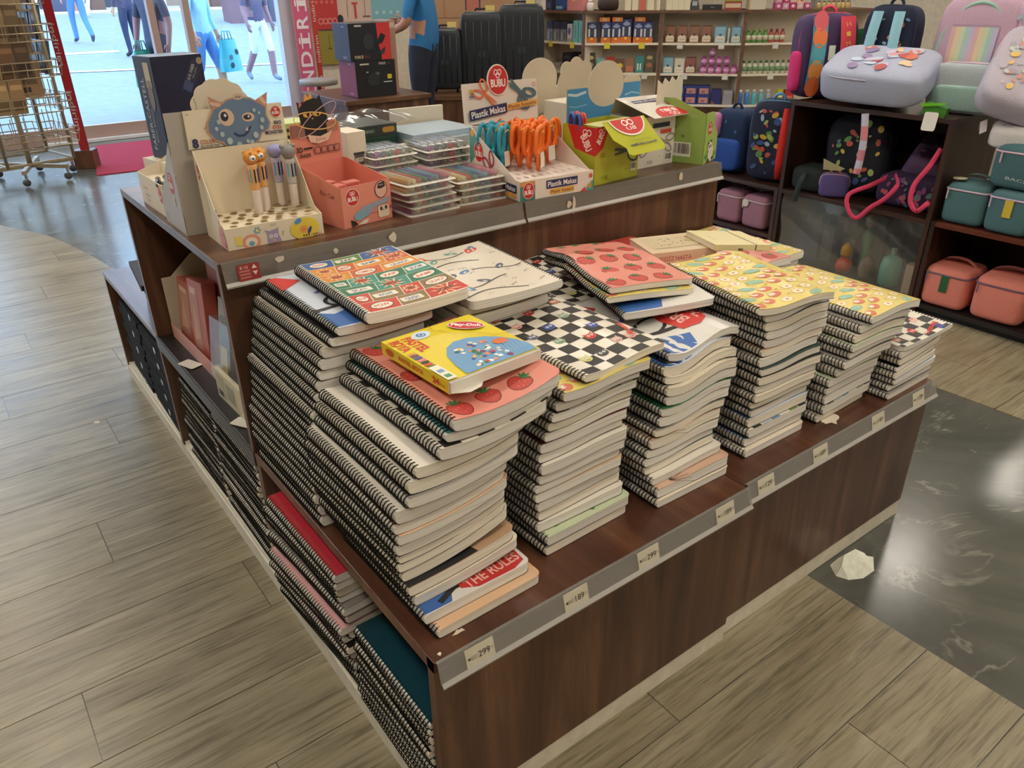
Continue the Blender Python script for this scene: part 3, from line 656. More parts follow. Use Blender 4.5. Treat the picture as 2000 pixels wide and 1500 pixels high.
# back row, against the riser
stack(Z0, .94, 21, [(.47, .006), (.55, .004), (.68, .02), (.75, .03), (.80, .045), (.85, .06), (.88, .075), (.91, .10), (.94, .13)], [(.47, .456), (.55, .472), (.7, .466), (.86, .455), (.92, .43), (.94, .415)],
      'black-spiralled notebook in the tall stack under the comic cover', 'notebooks of the stack under the comic cover', 'comic', 'spiral notebook with colourful comic panel cover below the pen stand', ('white', 'black', 'pink', 'white', 'cream'), dip, (0.0, .35), 0.4, .003, .7,
      {19: ('bluewhite', 'spiral notebook with blue, red and white cover poking out under the comic one')}, 23, topxy=(.138, .413), topyaw=-1.0)
stack(Z0, .908, 19, [(.47, .35), (.8, .365), (.9, .372)], [(.47, .47), (.9, .43)], 'white-paged spiral notebook in the stack under the white road-map cover', 'notebooks under the white road-map cover',
      'road', 'spiral notebook with white cover of winding roads and tiny doodles', ('white', 'white', 'grey'), dip, (0.0, .3), 0, .004, 1.2, None, 29, topxy=(.372, .405), topyaw=-3.3, flip=6)
zb3 = stack(Z0, .79, 14, [(.47, .66), (.74, .70)], [(.47, .485), (.74, .475)], 'spiral notebook in the back stack under the loose strawberry notebooks', 'notebooks under the loose strawberry notebooks',
      'checker', 'spiral notebook with checkered cover half hidden under the loose strawberry ones', ('white', 'grey', 'black'), wave, (0.0, .5), -1, .006, 2.0, None, 31, topxy=(.715, .505), topyaw=-4)
stack(Z0, .79, 14, [(.47, .96), (.79, .985)], [(.47, .475), (.79, .47)], 'spiral notebook in the back stack under the red notebook and the novel', 'notebooks under the red notebook', 'redbirds', 'spiral notebook with plain red cover and white marks under the novel',
      ('white', 'grey', 'white'), None, (0, 0), 0, .004, 1.5, None, 37, topxy=(.995, .463), topyaw=-1)
stack(Z0, .755, 12, [(.47, 1.225), (.75, 1.24)], [(.47, .48), (.75, .455)], 'spiral notebook in the back stack under a flat strawberry cover', 'notebooks under the flat strawberry cover', 'strawberry', 'spiral notebook with strawberry cover lying flat behind the yellow floral ones',
      ('white', 'grey', 'white'), hump, (0, .5), 0, .004, 1.5, None, 41, topxy=(1.325, .445), topyaw=0)
stack(Z0, .745, 12, [(.47, 1.475), (.74, 1.48)], [(.47, .475), (.74, .475)], 'spiral notebook in the back stack at the far end of the riser', 'notebooks of the far back stack', 'floral', 'spiral notebook with yellow floral cover and its spiral towards the bags', ('white', 'grey', 'cream'), None, (0, 0), 0, .003, 1, None, 43, W=.17, topxy=(1.485, .47), topyaw=0, flip=2)
drape = lambda s, t: 0.016*math.exp(-((t-.62)/.22)**2)*(1-.5*s)-0.012*s*s-0.008*t
notebook(.722, .312, .8055, .017, -19, 'rules', lambda s, t: .008*s*s*(1-t), 1, label='spiral notebook with BREAK THE RULES cover lying loose above the wavy stack', art=True, seed=4)
notebook(.706, .352, .837, .015, -15, 'floral', drape, 1, label='bent spiral notebook just beneath the loose strawberry notebook', art=True, seed=5)
notebook(.722, .362, .8535, .015, -13, 'strawberry', drape, 1, label='bent spiral notebook with strawberry cover draped loosely over others', art=True, seed=7)
# notebooks inside the open cubbies of the left side
CZ = PZ+0.0125
stack(CZ, .425, 17, [(.06, .0), (.2, -.014), (.43, -.02)], [(.06, .375), (.43, .345)], 'spiral notebook in the cubby pile under a plain red cover', 'cubby notebooks under the red cover', 'red', 'spiral notebook with plain red cover inside the corner cubby', ('pink', 'white', 'black', 'pink', 'grey'), None, (0, 0), 3.0, .012, 3.5, None, 51)
stack(CZ, .30, 11, [(.06, -.008), (.3, -.006)], [(.06, .026), (.3, .026)], 'black spiral notebook in the cubby pile under a dark teal cover', 'cubby notebooks under the teal cover', 'teal', 'notebook with plain dark teal cover inside the corner cubby', ('black', 'teal', 'white', 'black'), None, (0, 0), 0, .006, 1.0, None, 53, L=.30, W=.21)
stack(CZ, .40, 16, [(.06, .01), (.4, .006)], [(.06, D1+.06), (.4, D1+.05)], 'spiral notebook in the second cubby under a yellow patterned cover', 'second cubby notebooks under the yellow cover', 'floral', 'spiral notebook with yellow patterned cover inside the second cubby', ('black', 'white', 'black'), None, (0, 0), 0, .006, 1.2, {9: ('white', None)}, 57)
stack(CZ, .36, 15, [(.06, .012), (.4, .012)], [(.06, D1+.44), (.4, D1+.44)], 'black spiral notebook in the second cubby pile with a plain black top', 'second cubby notebooks under the black cover', 'black', 'notebook with plain black cover on the pile in the second cubby', ('black', 'black', 'grey'), None, (0, 0), 0, .006, 1.2, {11: ('white', None)}, 59)
# ------------------------------------------------------------ counter displays on the riser (z = H2)
CT = 0.0016
def U(a): return (math.cos(R(a)), math.sin(R(a)), 0)
def tray_box(name, label, cat, o, yaw, W, D, hf, hb, side, mats, trayz=None, flip=False):
    """open-front cardboard counter display; side = outline (depth, height) of the cheeks"""
    t = thing(name, label, cat, o, R(yaw))
    mf, ms, mi = mats
    bx('base_panel', 0, W, 0, D, 0.0002, CT, mi, t)
    bx('front_panel', 0, W, 0, CT, CT, hf, mf, t)
    for x in (0, W-CT): MB().prism(side, (x, CT, 0), (0, 1, 0), (0, 0, 1), CT).build('side_panel', ms, t)
    bx('back_panel', CT, W-CT, D-CT, D, CT, hb, mi, t)
    if trayz: bx('tray', CT, W-CT, CT, D-CT, trayz-CT, trayz, mi, t)
    return t
M_ccream = mat((232, 219, 192), 0.42)
# -- pen display with the blue monster header
PX, PY, PYAW = 0.050, 0.913, -1.5
pb = tray_box('pen_display_box', 'cream counter box for eight-colour ballpoint pens with a blue monster header', 'display box', (PX, PY, H2), PYAW, 0.232, 0.16, 0.05, 0.2, [(0, .0016), (.157, .0016), (.157, .2), (.145, .195), (.1, .14), (.04, .062), (0, .05)], (M_ccream, M_ccream, M_ccream), 0.048)
hd = MB().prism([(-.002, .2), (.234, .2), (.232, .285), (.0, .285)], (0, 0.16, 0), (1, 0, 0), (0, 0.05, 1), -0.0016).build('header', M_ccream, pb)
fh = plane((0, 0.1575, 0), (1, 0, 0), (0, 0.05, 1))
p = Print(fh)
mon = [(.068, .262), (.064, .276), (.082, .268), (.10, .277), (.125, .281), (.15, .277), (.168, .267), (.186, .274), (.182, .258), (.18, .245), (.186, .23), (.18, .218), (.165, .214), (.155, .2), (.135, .188), (.11, .185), (.088, .191), (.076, .203), (.06, .21), (.05, .224), (.052, .24)]
MF = lambda q: [((x-.12)*1.06+.124, (z-.235)*1.2+.249) for x, z in q]
MB().prism(MF([((x-.12)*1.06+.12, (z-.235)*1.07+.235) for x, z in mon]), (0, 0.1568, 0), (1, 0, 0), (0, 0.05, 1), 0.0012).build('monster_cutout', mat((196, 158, 132), .45), pb)
fh2 = lambda a, b, h: fh((a-.12)*1.06+.124, (b-.235)*1.2+.249, h)
p = Print(fh2); p.h = 0.003
p.poly(mon, (104, 128, 156)); p.poly([(.066, .262), (.06, .288), (.092, .272)], (196, 140, 118)).poly([(.16, .273), (.192, .287), (.183, .258)], (196, 140, 118))
p.poly([(.063, .272), (.062, .278), (.086, .273), (.082, .267)], (226, 186, 160)).poly([(.17, .276), (.178, .281), (.187, .268), (.182, .263)], (226, 186, 160))
p.poly(ell(.125, .283, .012, .006), (206, 180, 156)).line([(.119, .283), (.122, .281), (.125, .284), (.128, .281), (.131, .283)], .0016, (50, 50, 70))
p.poly(ell(.092, .247, .017, .016), (216, 186, 160)).poly(ell(.088, .249, .0085, .009), (40, 44, 60)).poly(ell(.09, .251, .003, .003), (230, 230, 230))
p.poly(ell(.14, .244, .014, .0085), (216, 186, 160)).poly(ell(.138, .244, .009, .005), (40, 44, 60)).poly(ell(.141, .245, .0025, .002), (230, 230, 230))
p.line([(.103, .217), (.112, .211), (.124, .211), (.134, .217), (.142, .227)], .004, (40, 60, 100)); p.poly([(.128, .219), (.133, .227), (.135, .219)], (220, 196, 186))
for x, z, s in ((.066, .228, .004), (.076, .217, .005), (.09, .203, .0065), (.11, .194, .006), (.13, .199, .004), (.139, .196, .005), (.15, .209, .006), (.166, .222, .0045), (.17, .236, .005), (.155, .256, .0035), (.073, .24, .0045), (.165, .25, .003)): p.poly(ell(x, z, s, s*1.05, 0, 10), (176, 190, 194))
p.build('print', pb); p = Print(fh); p.poly(ell(.092, .188, .022, .013, 0, 14), (220, 178, 84)).poly(ell(.15, .19, .016, .011, 0, 14), (220, 178, 84))
p.text('8', .014, .213, .021, NAVY, bold=.04).text('COLOR', .042, .2145, .010, (176, 92, 74), .034, 0, .02).text('BALLPOINT PEN', .046, .2045, .0055, NAVY, .042, 0, .01)
p.text('lucky', .05, .253, .009, (190, 110, 84), .028, R(48))
p.text('BIG', .215, .241, .008, NAVY, .018, 0, .03).text('EYES', .212, .230, .008, (190, 90, 72), .022, 0, .03).text('MONSTER', .203, .2195, .008, NAVY, .045, 0, .03)
bubu(p, .214, .266, .0125, .013); p.text('3+', .008, .277, .005, (60, 60, 60))
p.build('print', pb)
p = Print(plane((0, 0, 0), (1, 0, 0), (0, 0, 1)))
p.poly(ell(.055, .012, .022, .018), (232, 160, 134)).poly(ell(.055, .012, .014, .011), (244, 226, 204)).poly(ell(.055, .008, .007, .006), (120, 176, 190))
p.poly(star(.072, .036, .010, .006, 6), (130, 170, 186)).poly(ell(.072, .036, .004, .004), (232, 214, 140)); p.poly(rect(.018, .008, .034, .03), (236, 212, 110))
p.poly([(.092, .002), (.094, .02), (.088, .034), (.1, .03), (.115, .033), (.122, .036), (.12, .02), (.126, .002)], (170, 152, 190))
for x in (.102, .113): p.poly(ell(x, .017, .0045, .0045), (244, 240, 230)).ring(x, .017, .002, .002, .001, (90, 80, 130), 0, 8)
p.poly([(.104, .009), (.112, .009), (.108, .003)], (232, 190, 90)).text('CUT', .11, .043, .005, (80, 76, 90)).line([(.128, .022), (.133, .026), (.129, .014)], .001, (90, 80, 90))
p.poly(ell(.185, .022, .036, .026), (234, 208, 74)).poly(ell(.182, .02, .011, .010), (238, 170, 84)).ring(.182, .02, .004, .003, .0013, (190, 110, 50), 0, 10)
p.poly(ell(.196, .016, .004, .010, -.5), (60, 76, 130)).poly(ell(.17, .041, .010, .006, .5), (90, 150, 190))
for i, c in enumerate(((30, 30, 30), (30, 40, 110), (120, 40, 100), (230, 190, 60), (60, 130, 70), (190, 60, 50), (230, 140, 130), (240, 170, 60))): p.poly(ell(.18+i*.0062, .005, .0022, .0022, 0, 8), c)
p.build('print', pb)
p = Print(plane((0, .16, 0), (0, -1, 0), (0, 0, 1)))
bubu(p, .025, .155, .009, .019); p.poly([(.16, .002), (.16, .02), (.14, .05), (.12, .052), (.11, .03), (.115, .002)], (226, 164, 160)).ring(.122, .072, .008, .014, .003, (140, 130, 150), .3).poly(ell(.132, .035, .0016, .002), (60, 40, 50)).poly(ell(.142, .033, .0016, .002), (60, 40, 50))
p.text('PEN MONSTER', .052, .1, .008, (150, 150, 150), .075, R(-72)).text('52', .152, .012, .008, (50, 50, 50)); p.build('print', pb)
p = Print(plane((0, 0, .048), (1, 0, 0), (0, 1, 0)))
for i in range(6):
    for j in range(5):
        p.poly(ell(.026+i*.036+(j % 2)*.012, .02+j*.028, .0095, .0085, 0, 14), (196, 170, 120)).poly(ell(.0262+i*.036+(j % 2)*.012, .0212+j*.028, .008, .007, 0, 12), (120, 96, 60))
p.build('pen_holes', pb)
def pen(label, lx, ly, body, headc, kind, cols, tilt=0):
    c, s = math.cos(R(PYAW)), math.sin(R(PYAW))
    t = thing('ballpoint_pen', label, 'pen', (PX+lx*c-ly*s, PY+lx*s+ly*c, H2+.0486), R(PYAW)); t.rotation_euler = (R(tilt), 0, R(PYAW)); t.scale = (1.25, 1.25, 1.12)
    MB().lathe([(.006, 0), (.008, .004), (.0085, .05), (.0085, .052)], 14).build('grip', mat((226, 214, 204), .2, trans=.0), t)
    MB().lathe([(.0087, .052), (.009, .055), (.0095, .1), (.009, .105)], 14).build('barrel', mat(body, .3), t)
    for i, cc in enumerate(cols): 
        a = 2*math.pi*i/len(cols); MB().box(-.0012, .0012, -.0107, -.009, .068, .096, 0, Matrix.Rotation(a, 4, 'Z')).build('slider', mat(cc, .35), t)
    h = MB().lathe([(.005, .105), (.011, .109), (.014, .117), (.013, .126), (.007, .132), (.001, .133)], 14).build('topper', mat(headc, .4), t)
    e = MB()
    if kind == 'bear':
        for q in (-1, 1): e.lathe([(.0005, -.005), (.005, -.002), (.005, .002), (.0005, .005)], 10, (q*.011, 0, .131))
        e.build('ears', mat(headc, .4), t)
    elif kind == 'monster':
        for a in range(7): e.lathe([(.003, 0), (.0005, .007)], 6, (.012*math.cos(a*.9), .012*math.sin(a*.9), .122+.006*(a % 2)))
        e.build('spikes', mat((240, 190, 60), .4), t)
        MB().lathe([(.0005, -.007), (.005, -.004), (.0065, 0), (.005, .004), (.0005, .007)], 12, (0, -.011, .119)).build('eye', mat((240, 236, 230), .2), t)
        MB().lathe([(.0005, -.003), (.003, 0), (.0005, .003)], 10, (0, -.0165, .119)).build('pupil', mat((60, 120, 150), .2), t)
    return t
pcols = [(30, 30, 30), (40, 60, 140), (200, 50, 50), (60, 130, 70), (120, 60, 140), (220, 130, 50), (220, 150, 160), (90, 170, 190)]
pen('orange monster-topped ballpoint pen, lower of the two in the pen stand', .112, .092, (232, 176, 110), (232, 150, 70), 'monster', pcols)
pen('orange monster-topped ballpoint pen tucked behind its twin', .138, .112, (232, 176, 110), (232, 150, 70), 'monster', pcols)
pen('lilac and clear ballpoint pen at the side of the pen stand', .186, .136, (188, 180, 206), (160, 160, 206), 'plain', pcols)
pen('grey bear-topped ballpoint pen at the side of the pen stand', .206, .1, (190, 184, 180), (140, 136, 134), 'bear', pcols)

# -- grey display standing back to back behind it
gb = tray_box('display_box', 'grey counter box with scalloped cream header standing behind the pen stand', 'display box', (.275, 1.272, H2), 180, 0.263, 0.178, 0.06, 0.283, [(0, .0016), (.172, .0016), (.172, .22), (.155, .205), (.03, .085), (0, .06)], (mat((176, 168, 158), .45), mat((176, 168, 158), .45), mat((180, 172, 162), .45)), .055)
sc = [(.07, .2), (.20, .2)]+[(.128+.066*(1+.06*abs(math.sin(a*6)))*math.cos(a), .283+.062*(1+.06*abs(math.sin(a*6)))*math.sin(a)) for a in [R(-20+220*k/48) for k in range(49)]]
MB().prism(sc, (0, .172, 0), (1, 0, 0), (0, 0, 1), -.0016).build('header', M_card, gb)
p = Print(plane((.263, 0, 0), (0, 1, 0), (0, 0, 1)))
bubu(p, .122, .118, .021, .029); p.poly(ell(.125, .075, .006, .012), (232, 226, 214)).poly(ell(.125, .077, .002, .003), (50, 50, 50)).text('71', .03, .02, .014, (70, 70, 70)); p.build('print', gb)
p = Print(plane((.263, .178, 0), (-1, 0, 0), (0, 0, 1)))
for i in range(7): p.line([(.1+i*.012, .29+.006*i-.004*i*i*.3), (.11+i*.012, .275+.004*i)], .001, (120, 110, 96))
p.line([(.075, .31), (.078, .29), (.07, .27)], .0012, (100, 96, 86)); p.build('print', gb)
# -- small white pen box at the riser edge with a leaf-shaped flap and bagged pens
wb = tray_box('display_box', 'small white pen box with torn rim and bagged pens on the riser edge', 'display box', (.016, 1.52, H2), -90+1, 0.23, .09, .085, .12, [(0, .0016), (.088, .0016), (.088, .12), (.05, .1), (0, .085)], (M_card, M_card, M_card), .07)
p = Print(plane((0, 0, 0), (1, 0, 0), (0, 0, 1))); bubu(p, .2, .055, .015, .022)
p.text('JEL KALEM', .06, .05, .008, (170, 60, 50)).text('GEL PEN SET', .07, .032, .006, (70, 60, 60)).text('ROLLER', .07, .018, .006, (120, 90, 80)); p.poly(rect(.2, .08, .228, .085), (222, 170, 80)); p.build('print', wb)
MB().prism([(-.01, 0), (.1, .012), (.13, .05), (.12, .1), (.07, .12), (.02, .085), (-.01, .03)], (0, .088, .03), (-.75, 0, .4), (0, .2, 1), .0015).build('flap', M_card, wb)
for i in range(4):
    o = MB().lathe([(.002, 0), (.007, .01), (.008, .06), (.006, .09), (.002, .1)], 9, (0, 0, 0), 0, True, Matrix.Rotation(R(90), 4, 'X')).build('bagged_pens', mat((34, 34, 40), .12))
    o.location = (.045+i*.014, 1.42-.008*i, H2+.0785+(i % 2)*.004); o.rotation_euler = (0, 0, R(-15+12*i)); tag(o, 'black glossy bagged pen lying in the small white box', 'pen', 'bagged black pens')
# -- tall navy box on a low cream carton
cr = tray_box('carton', 'low cream carton under the tall navy box', 'box', (.085, 1.49, H2), 12, .2, .13, .1, .1, [(0, .0016), (.128, .0016), (.128, .1), (0, .1)], (M_card, M_card, M_card)); bx('lid', 0, .2, 0, .13, .1, .1016, M_card, cr)
M_navy = mat((28, 32, 62), .3)
nv = thing('navy_box', 'tall dark navy ink pen box with silver lettering', 'box', (.108, 1.505, H2+.102), R(13))
bx('carton', 0, .148, 0, .1, 0, .27, M_navy, nv, .002)
p = Print(plane((0, .1, 0), (0, -1, 0), (0, 0, 1)))
p.text('FABER-CASTELL', .03, .12, .017, (196, 198, 206), .19, R(90)).text('Silver Edition', .05, .09, .008, (180, 182, 190), .09, R(90)).poly(rect(.052, .19, .082, .255), (196, 182, 160)).poly(ell(.067, .17, .014, .04, 0, 16), (130, 120, 112)).poly(rect(.055, .195, .079, .21), (150, 136, 116)); p.build('print', nv)
p = Print(plane((0, 0, 0), (1, 0, 0), (0, 0, 1)))
p.poly([(.075, .185), (.115, .255), (.145, .255), (.145, .235), (.10, .175)], (44, 44, 70)).poly([(.075, .185), (.088, .208), (.11, .193), (.098, .172)], (60, 74, 110)).poly(ell(.138, .252, .009, .009), (160, 140, 116))
p.text('A.W. FABER', .108, .225, .009, (190, 190, 200), .045, R(60)).text('Ink pen', .119, .222, .006, (170, 170, 180), .03, R(60)).text('FABER-CASTELL', .13, .12, .012, (170, 172, 184), .1, R(90)); p.build('print', nv)

# -- pink eraser display with the black cat
M_pink = mat((226, 142, 122), .4); M_pinkin = mat((222, 134, 116), .5)
CX, CY, CYAW = .336, .905, 10
cb = tray_box('eraser_display_box', 'pink counter box for cat erasers with a black cat header', 'display box', (CX, CY, H2), CYAW, .15, .19, .10, .13, [(0, .0016), (.188, .0016), (.188, .13), (.17, .13), (0, .10)], (M_pink, M_pink, M_pinkin), .042)
MB().prism([(.0, .13), (.15, .13), (.15, .215), (.13, .228), (.0, .228)], (0, .19, 0), (1, 0, 0), (0, 0, 1), -.0016).build('header', M_pink, cb)
cat_o = [(.042, .2), (.038, .235), (.036, .262), (.046, .256), (.056, .262), (.07, .267), (.083, .264), (.09, .272), (.094, .258), (.1, .24), (.105, .215), (.104, .19), (.055, .186)]
CFm = lambda q: [((x-.07)*1.25+.07, (z-.19)*1.22+.192) for x, z in q]
MB().prism(CFm(cat_o), (0, .1872, 0), (1, 0, 0), (0, 0, 1), .0012).build('cat_cutout', mat((34, 31, 33), .4), cb)
pc = plane((0, .1858, 0), (1, 0, 0), (0, 0, 1)); p = Print(pc); p.poly(rect(.002, .197, .04, .225), (150, 104, 88)).poly(rect(.106, .2, .14, .224), (176, 120, 100)); p.build('print', cb)
p = Print(lambda a, b, h: pc((a-.07)*1.25+.07, (b-.19)*1.22+.192, h)); p.h = .0012
for x in (.056, .079): p.poly(ell(x, .236, .010, .006), (222, 170, 70)).poly(ell(x+.002, .236, .003, .005), (30, 26, 28)).poly(rect(x-.011, .238, x+.011, .243), (30, 28, 30))
p.poly([(.064, .228), (.07, .228), (.067, .225)], (220, 150, 140)).poly([(.052, .262), (.056, .278), (.062, .268), (.068, .28), (.072, .266)], (230, 170, 80)).poly([(.038, .25), (.039, .262), (.046, .256)], (200, 120, 110))
p.ring(.072, .222, .05, .017, .0022, (232, 190, 110), -.15, 28).ring(.078, .224, .056, .015, .0016, (214, 176, 180), .55, 28)
p.poly([(.05, .196), (.055, .181), (.075, .176), (.098, .18), (.11, .198), (.08, .19)], (232, 196, 172)).text('Juice', .08, .184, .009, (160, 110, 96), .024)
p.build('print', cb); p = Print(pc)
p.text('3D', .018, .165, .014, (60, 40, 40), .018, 0, .04).text('ERASER', .033, .15, .009, (60, 40, 40), .035, 0, .03).poly(rect(.03, .164, .056, .169), (60, 40, 40))
for i in range(4): p.poly(rect(.062+i*.02, .15, .079+i*.02, .167), (110, 66, 60)).poly(rect(.064+i*.02, .152, .077+i*.02, .165), (196, 124, 108))
p.build('print', cb)
p = Print(plane((0, 0, 0), (1, 0, 0), (0, 0, 1))); bubu(p, .032, .073, .021, .021)
p.poly(ell(.12, .078, .02, .022), (40, 34, 34)).poly(ell(.12, .078, .018, .02), (222, 176, 156)).poly([(.108, .082), (.112, .094), (.13, .096), (.134, .084), (.12, .08)], (40, 28, 28)).text('new', .121, .089, .004, (220, 190, 180))
p.poly([(.038, .03), (.06, .046), (.11, .052), (.148, .056), (.14, .044), (.1, .038), (.075, .02), (.045, .016)], (150, 158, 172)).poly(ell(.05, .026, .02, .012, .2), (130, 170, 186)).poly([(.02, .02), (.035, .012), (.04, .004), (.022, .002)], (36, 32, 34)).poly([(.04, .004), (.06, .012), (.075, .012), (.065, .002)], (236, 224, 206))
p.poly(rrect(.105, .008, .14, .038, .006), (232, 212, 186)).poly(ell(.115, .03, .004, .005), (60, 46, 44)).poly(ell(.13, .031, .004, .005), (60, 46, 44)).poly(ell(.122, .026, .002, .0015), (60, 46, 44)).line([(.08, .024), (.105, .024)], .001, (150, 50, 50)).poly(ell(.145, .03, .002, .005), (150, 50, 50)); p.build('print', cb)
p = Print(plane((0, .19, 0), (0, -1, 0), (0, 0, 1))); p.text('Eye Cat', .13, .075, .014, (120, 60, 56), .06, R(-4), 0, .2); p.build('print', cb)
def local(o, yaw, x, y): c, s = math.cos(R(yaw)), math.sin(R(yaw)); return (o[0]+x*c-y*s, o[1]+x*s+y*c)
for i, (x, y, z, a) in enumerate(((.045, .085, .0425, 12), (.095, .095, .0425, -4), (.05, .135, .0425, 3), (.1, .14, .0425, 8))):
    q = local((CX, CY), CYAW, x, y); t = thing('eraser_box', ['small pink eraser carton leaning in the cat box', 'small pink eraser carton with barcode in the cat box', 'small pink eraser carton at the back of the cat box', 'small low pink eraser carton in the rear corner of the cat box'][i], 'eraser', (q[0], q[1], H2+z), R(CYAW+a))
    bx('carton', -.022, .022, -.014, .014, 0, .046 if i < 3 else .028, mat((214, 130, 116), .45), t, .001)
    p = Print(plane((-.022, -.014, 0), (1, 0, 0), (0, 0, 1))); p.poly(rect(.004, .028 if i < 3 else .016, .04, .042 if i < 3 else .025), (190, 96, 88)).text('ERASER', .022, .034 if i < 3 else .02, .005, (236, 200, 190), .028); barcode(p, .02, .004, .02, .012, i); p.build('print', t)
# cream carton behind the cat box with a jar print
cj = thing('carton', 'cream carton with a small jar print behind the cat box', 'box', (.50, 1.19, H2), R(6)); bx('carton', 0, .06, 0, .09, 0, .175, M_card, cj, .001)
p = Print(plane((0, 0, 0), (1, 0, 0), (0, 0, 1))); p.poly(rrect(.018, .085, .05, .115, .006), (90, 84, 80)).poly(rect(.02, .093, .048, .105), (206, 196, 180)).text('JAR', .034, .099, .006, (70, 60, 60)).poly(rect(.016, .113, .052, .12), (60, 56, 54)); p.build('print', cj)

# -- blister packs of markers
def pack(o, yaw, cols, label, group, silver=False, w=.16, d=.185):
    t = thing('marker_pack', label, 'marker pack', o, R(yaw), group)
    MB().prism(rrect(0, 0, w, d, .012), (0, 0, 0), (1, 0, 0), (0, 1, 0), .0012).build('backing_card', M_white, t)
    n = len(cols); r = .0075 if silver else .0068; x0 = .018; dx = (w-.036)/(n-1)
    for i, c in enumerate(cols):
        m = MB(); m.tube([(x0+i*dx, .02, .0018+r), (x0+i*dx, d-.035, .0018+r)], r, 9); m.build('marker', mat(c if not silver else (190, 192, 196), .22 if silver else .3, .7 if silver else 0), t)
        if silver:
            MB().tube([(x0+i*dx, .0185, .0018+r), (x0+i*dx, .0199, .0018+r)], r*.98, 9).build('marker_end', mat(c, .3), t)
            MB().tube([(x0+i*dx, .017, .0018+r), (x0+i*dx, .0184, .0018+r)], r*.5, 9).build('marker_tip', mat(tuple(min(255, v+50) for v in c), .3), t)
    hh = .0018+2*r+.0012; b = MB(); x1, x2, y1, y2 = .008, w-.008, .012, d-.028
    b.add([(x1, y1, .0014), (x2, y1, .0014), (x2, y2, .0014), (x1, y2, .0014), (x1+.003, y1+.002, hh), (x2-.003, y1+.002, hh), (x2-.003, y2-.002, hh), (x1+.003, y2-.002, hh)], [(4, 5, 6, 7), (0, 1, 5, 4), (1, 2, 6, 5), (2, 3, 7, 6), (3, 0, 4, 7)])
    b.build('blister', M_film, t); return t
mc = [(196, 166, 96), (214, 196, 150), (184, 84, 74), (70, 128, 96), (70, 84, 150), (96, 150, 160), (150, 70, 120), (200, 120, 130)]
mp = [(134, 60, 120)]+mc[1:]; ms = [(150, 60, 150), (84, 76, 130), (70, 120, 100), (196, 66, 66), (150, 150, 140), (120, 130, 90)]
HP = .0192
for i in range(5): pack((.515+.006*((i*2) % 3)-.004*i, .888+.004*((i*3) % 3), H2+.0005+i*HP), 4+((i*7) % 5)-2, mp if i < 3 else mc, ['marker pack at the bottom of the pile beside the pink cat box', 'marker pack with mauve pens second from the bottom beside the cat box', 'marker pack with mauve pens amid the pile beside the cat box', 'marker pack second from the top of the pile beside the cat box', 'marker pack with gold pens on top of the pile beside the cat box'][i], None)
for i in range(4): pack((.675+.005*((i*2) % 3), .905+.004*(i % 2), H2+.0005+i*HP), -2+((i*5) % 4), mc, ['marker pack at the bottom of the pile beside the scissors stand', 'marker pack second from the bottom beside the scissors stand', 'marker pack second from the top beside the scissors stand', 'marker pack with gold pens on top of the pile beside the scissors stand'][i], None)
HS = .0205
for i in range(6): pack((.545+.004*(i % 2), 1.125+.004*(i % 3), H2+.0005+i*HS), 3+i % 2, ms, 'silver marker pack in the pile behind the cat box pens' if i < 5 else 'silver marker pack with coloured ends topping the pile behind the gold pens', 'silver marker packs behind the cat box' if i < 5 else None, True, .15)
for i in range(6): pack((.71+.004*(i % 2), 1.115+.004*(i % 3), H2+.0005+i*HS), -1+i % 2, ms, 'silver marker pack in the pile nearer the scissors stand' if i < 5 else 'silver marker pack with coloured ends topping the pile nearer the scissors', 'silver marker packs near the scissors' if i < 5 else None, True, .16)
# -- dark green paint boxes, glossy pale blue wallets, lime box further back
def carton(label, o, yaw, w, d, h, c, name='carton', art=None, rough=.4, cat='box', group=None):
    t = thing(name, label, cat, o, R(yaw), group); bx('carton', 0, w, 0, d, 0, h, mat(c, rough), t, .0012)
    if art: p = Print(plane((0, 0, 0), (1, 0, 0), (0, 0, 1))); art(p, w, h); p.build('print', t)
    return t
def art_paint(p, w, h): p.poly(rect(.0, 0, w*.2, h), (214, 190, 60)).poly(rrect(w*.7, h*.3, w*.95, h*.75, h*.2), (206, 150, 60)).poly(rect(w*.28, h*.35, w*.55, h*.7), (70, 84, 80)).text('ACRYLIC', w*.41, h*.52, h*.2, (190, 200, 190), w*.22)
def art_green(p, w, h): p.poly(ell(w*.35, h*.5, w*.25, h*.3), (30, 76, 56)).text('PAINT SET', w*.7, h*.5, h*.2, (150, 180, 160), w*.35)
z = H2
for i in range(4):
    carton(['dark green paint box at the bottom of the pile behind the markers', 'dark green paint box second in the pile behind the markers', 'dark green paint box third in the pile behind the markers', 'grey and yellow paint box topping the green boxes'][i], (.60+.01*(i % 2), 1.42, z+.0004), -2+2*i, .18, .16, .036, (28, 66, 50) if i < 3 else (54, 62, 60), 'paint_box', art_paint if i == 3 else art_green); z += .0364
for i in range(6):
    carton('pale blue glossy plastic wallet in the pile behind the silver markers', (.80+.006*(i % 3), 1.36+.01*(i % 2), H2+.0004+i*.0185), -4+3*(i % 3), .25, .2, .018, [(190, 200, 206), (176, 196, 212), (206, 180, 158), (196, 206, 210)][i % 4], 'wallet', None, .1, 'wallet', 'glossy wallets behind the markers')
carton('cream folder card standing behind the glossy wallets', (.86, 1.60, H2), -5, .2, .012, .16, (214, 202, 180), 'card_folder')
carton('lime dotted carton behind the cat header', (.46, 1.55, H2), 0, .16, .1, .16, (196, 206, 120), 'carton', lambda p, w, h: [p.poly(ell(.015+.03*(i % 5), h-.02-.02*(i//5), .005, .006, 0, 8), (60, 60, 50)) for i in range(15)])
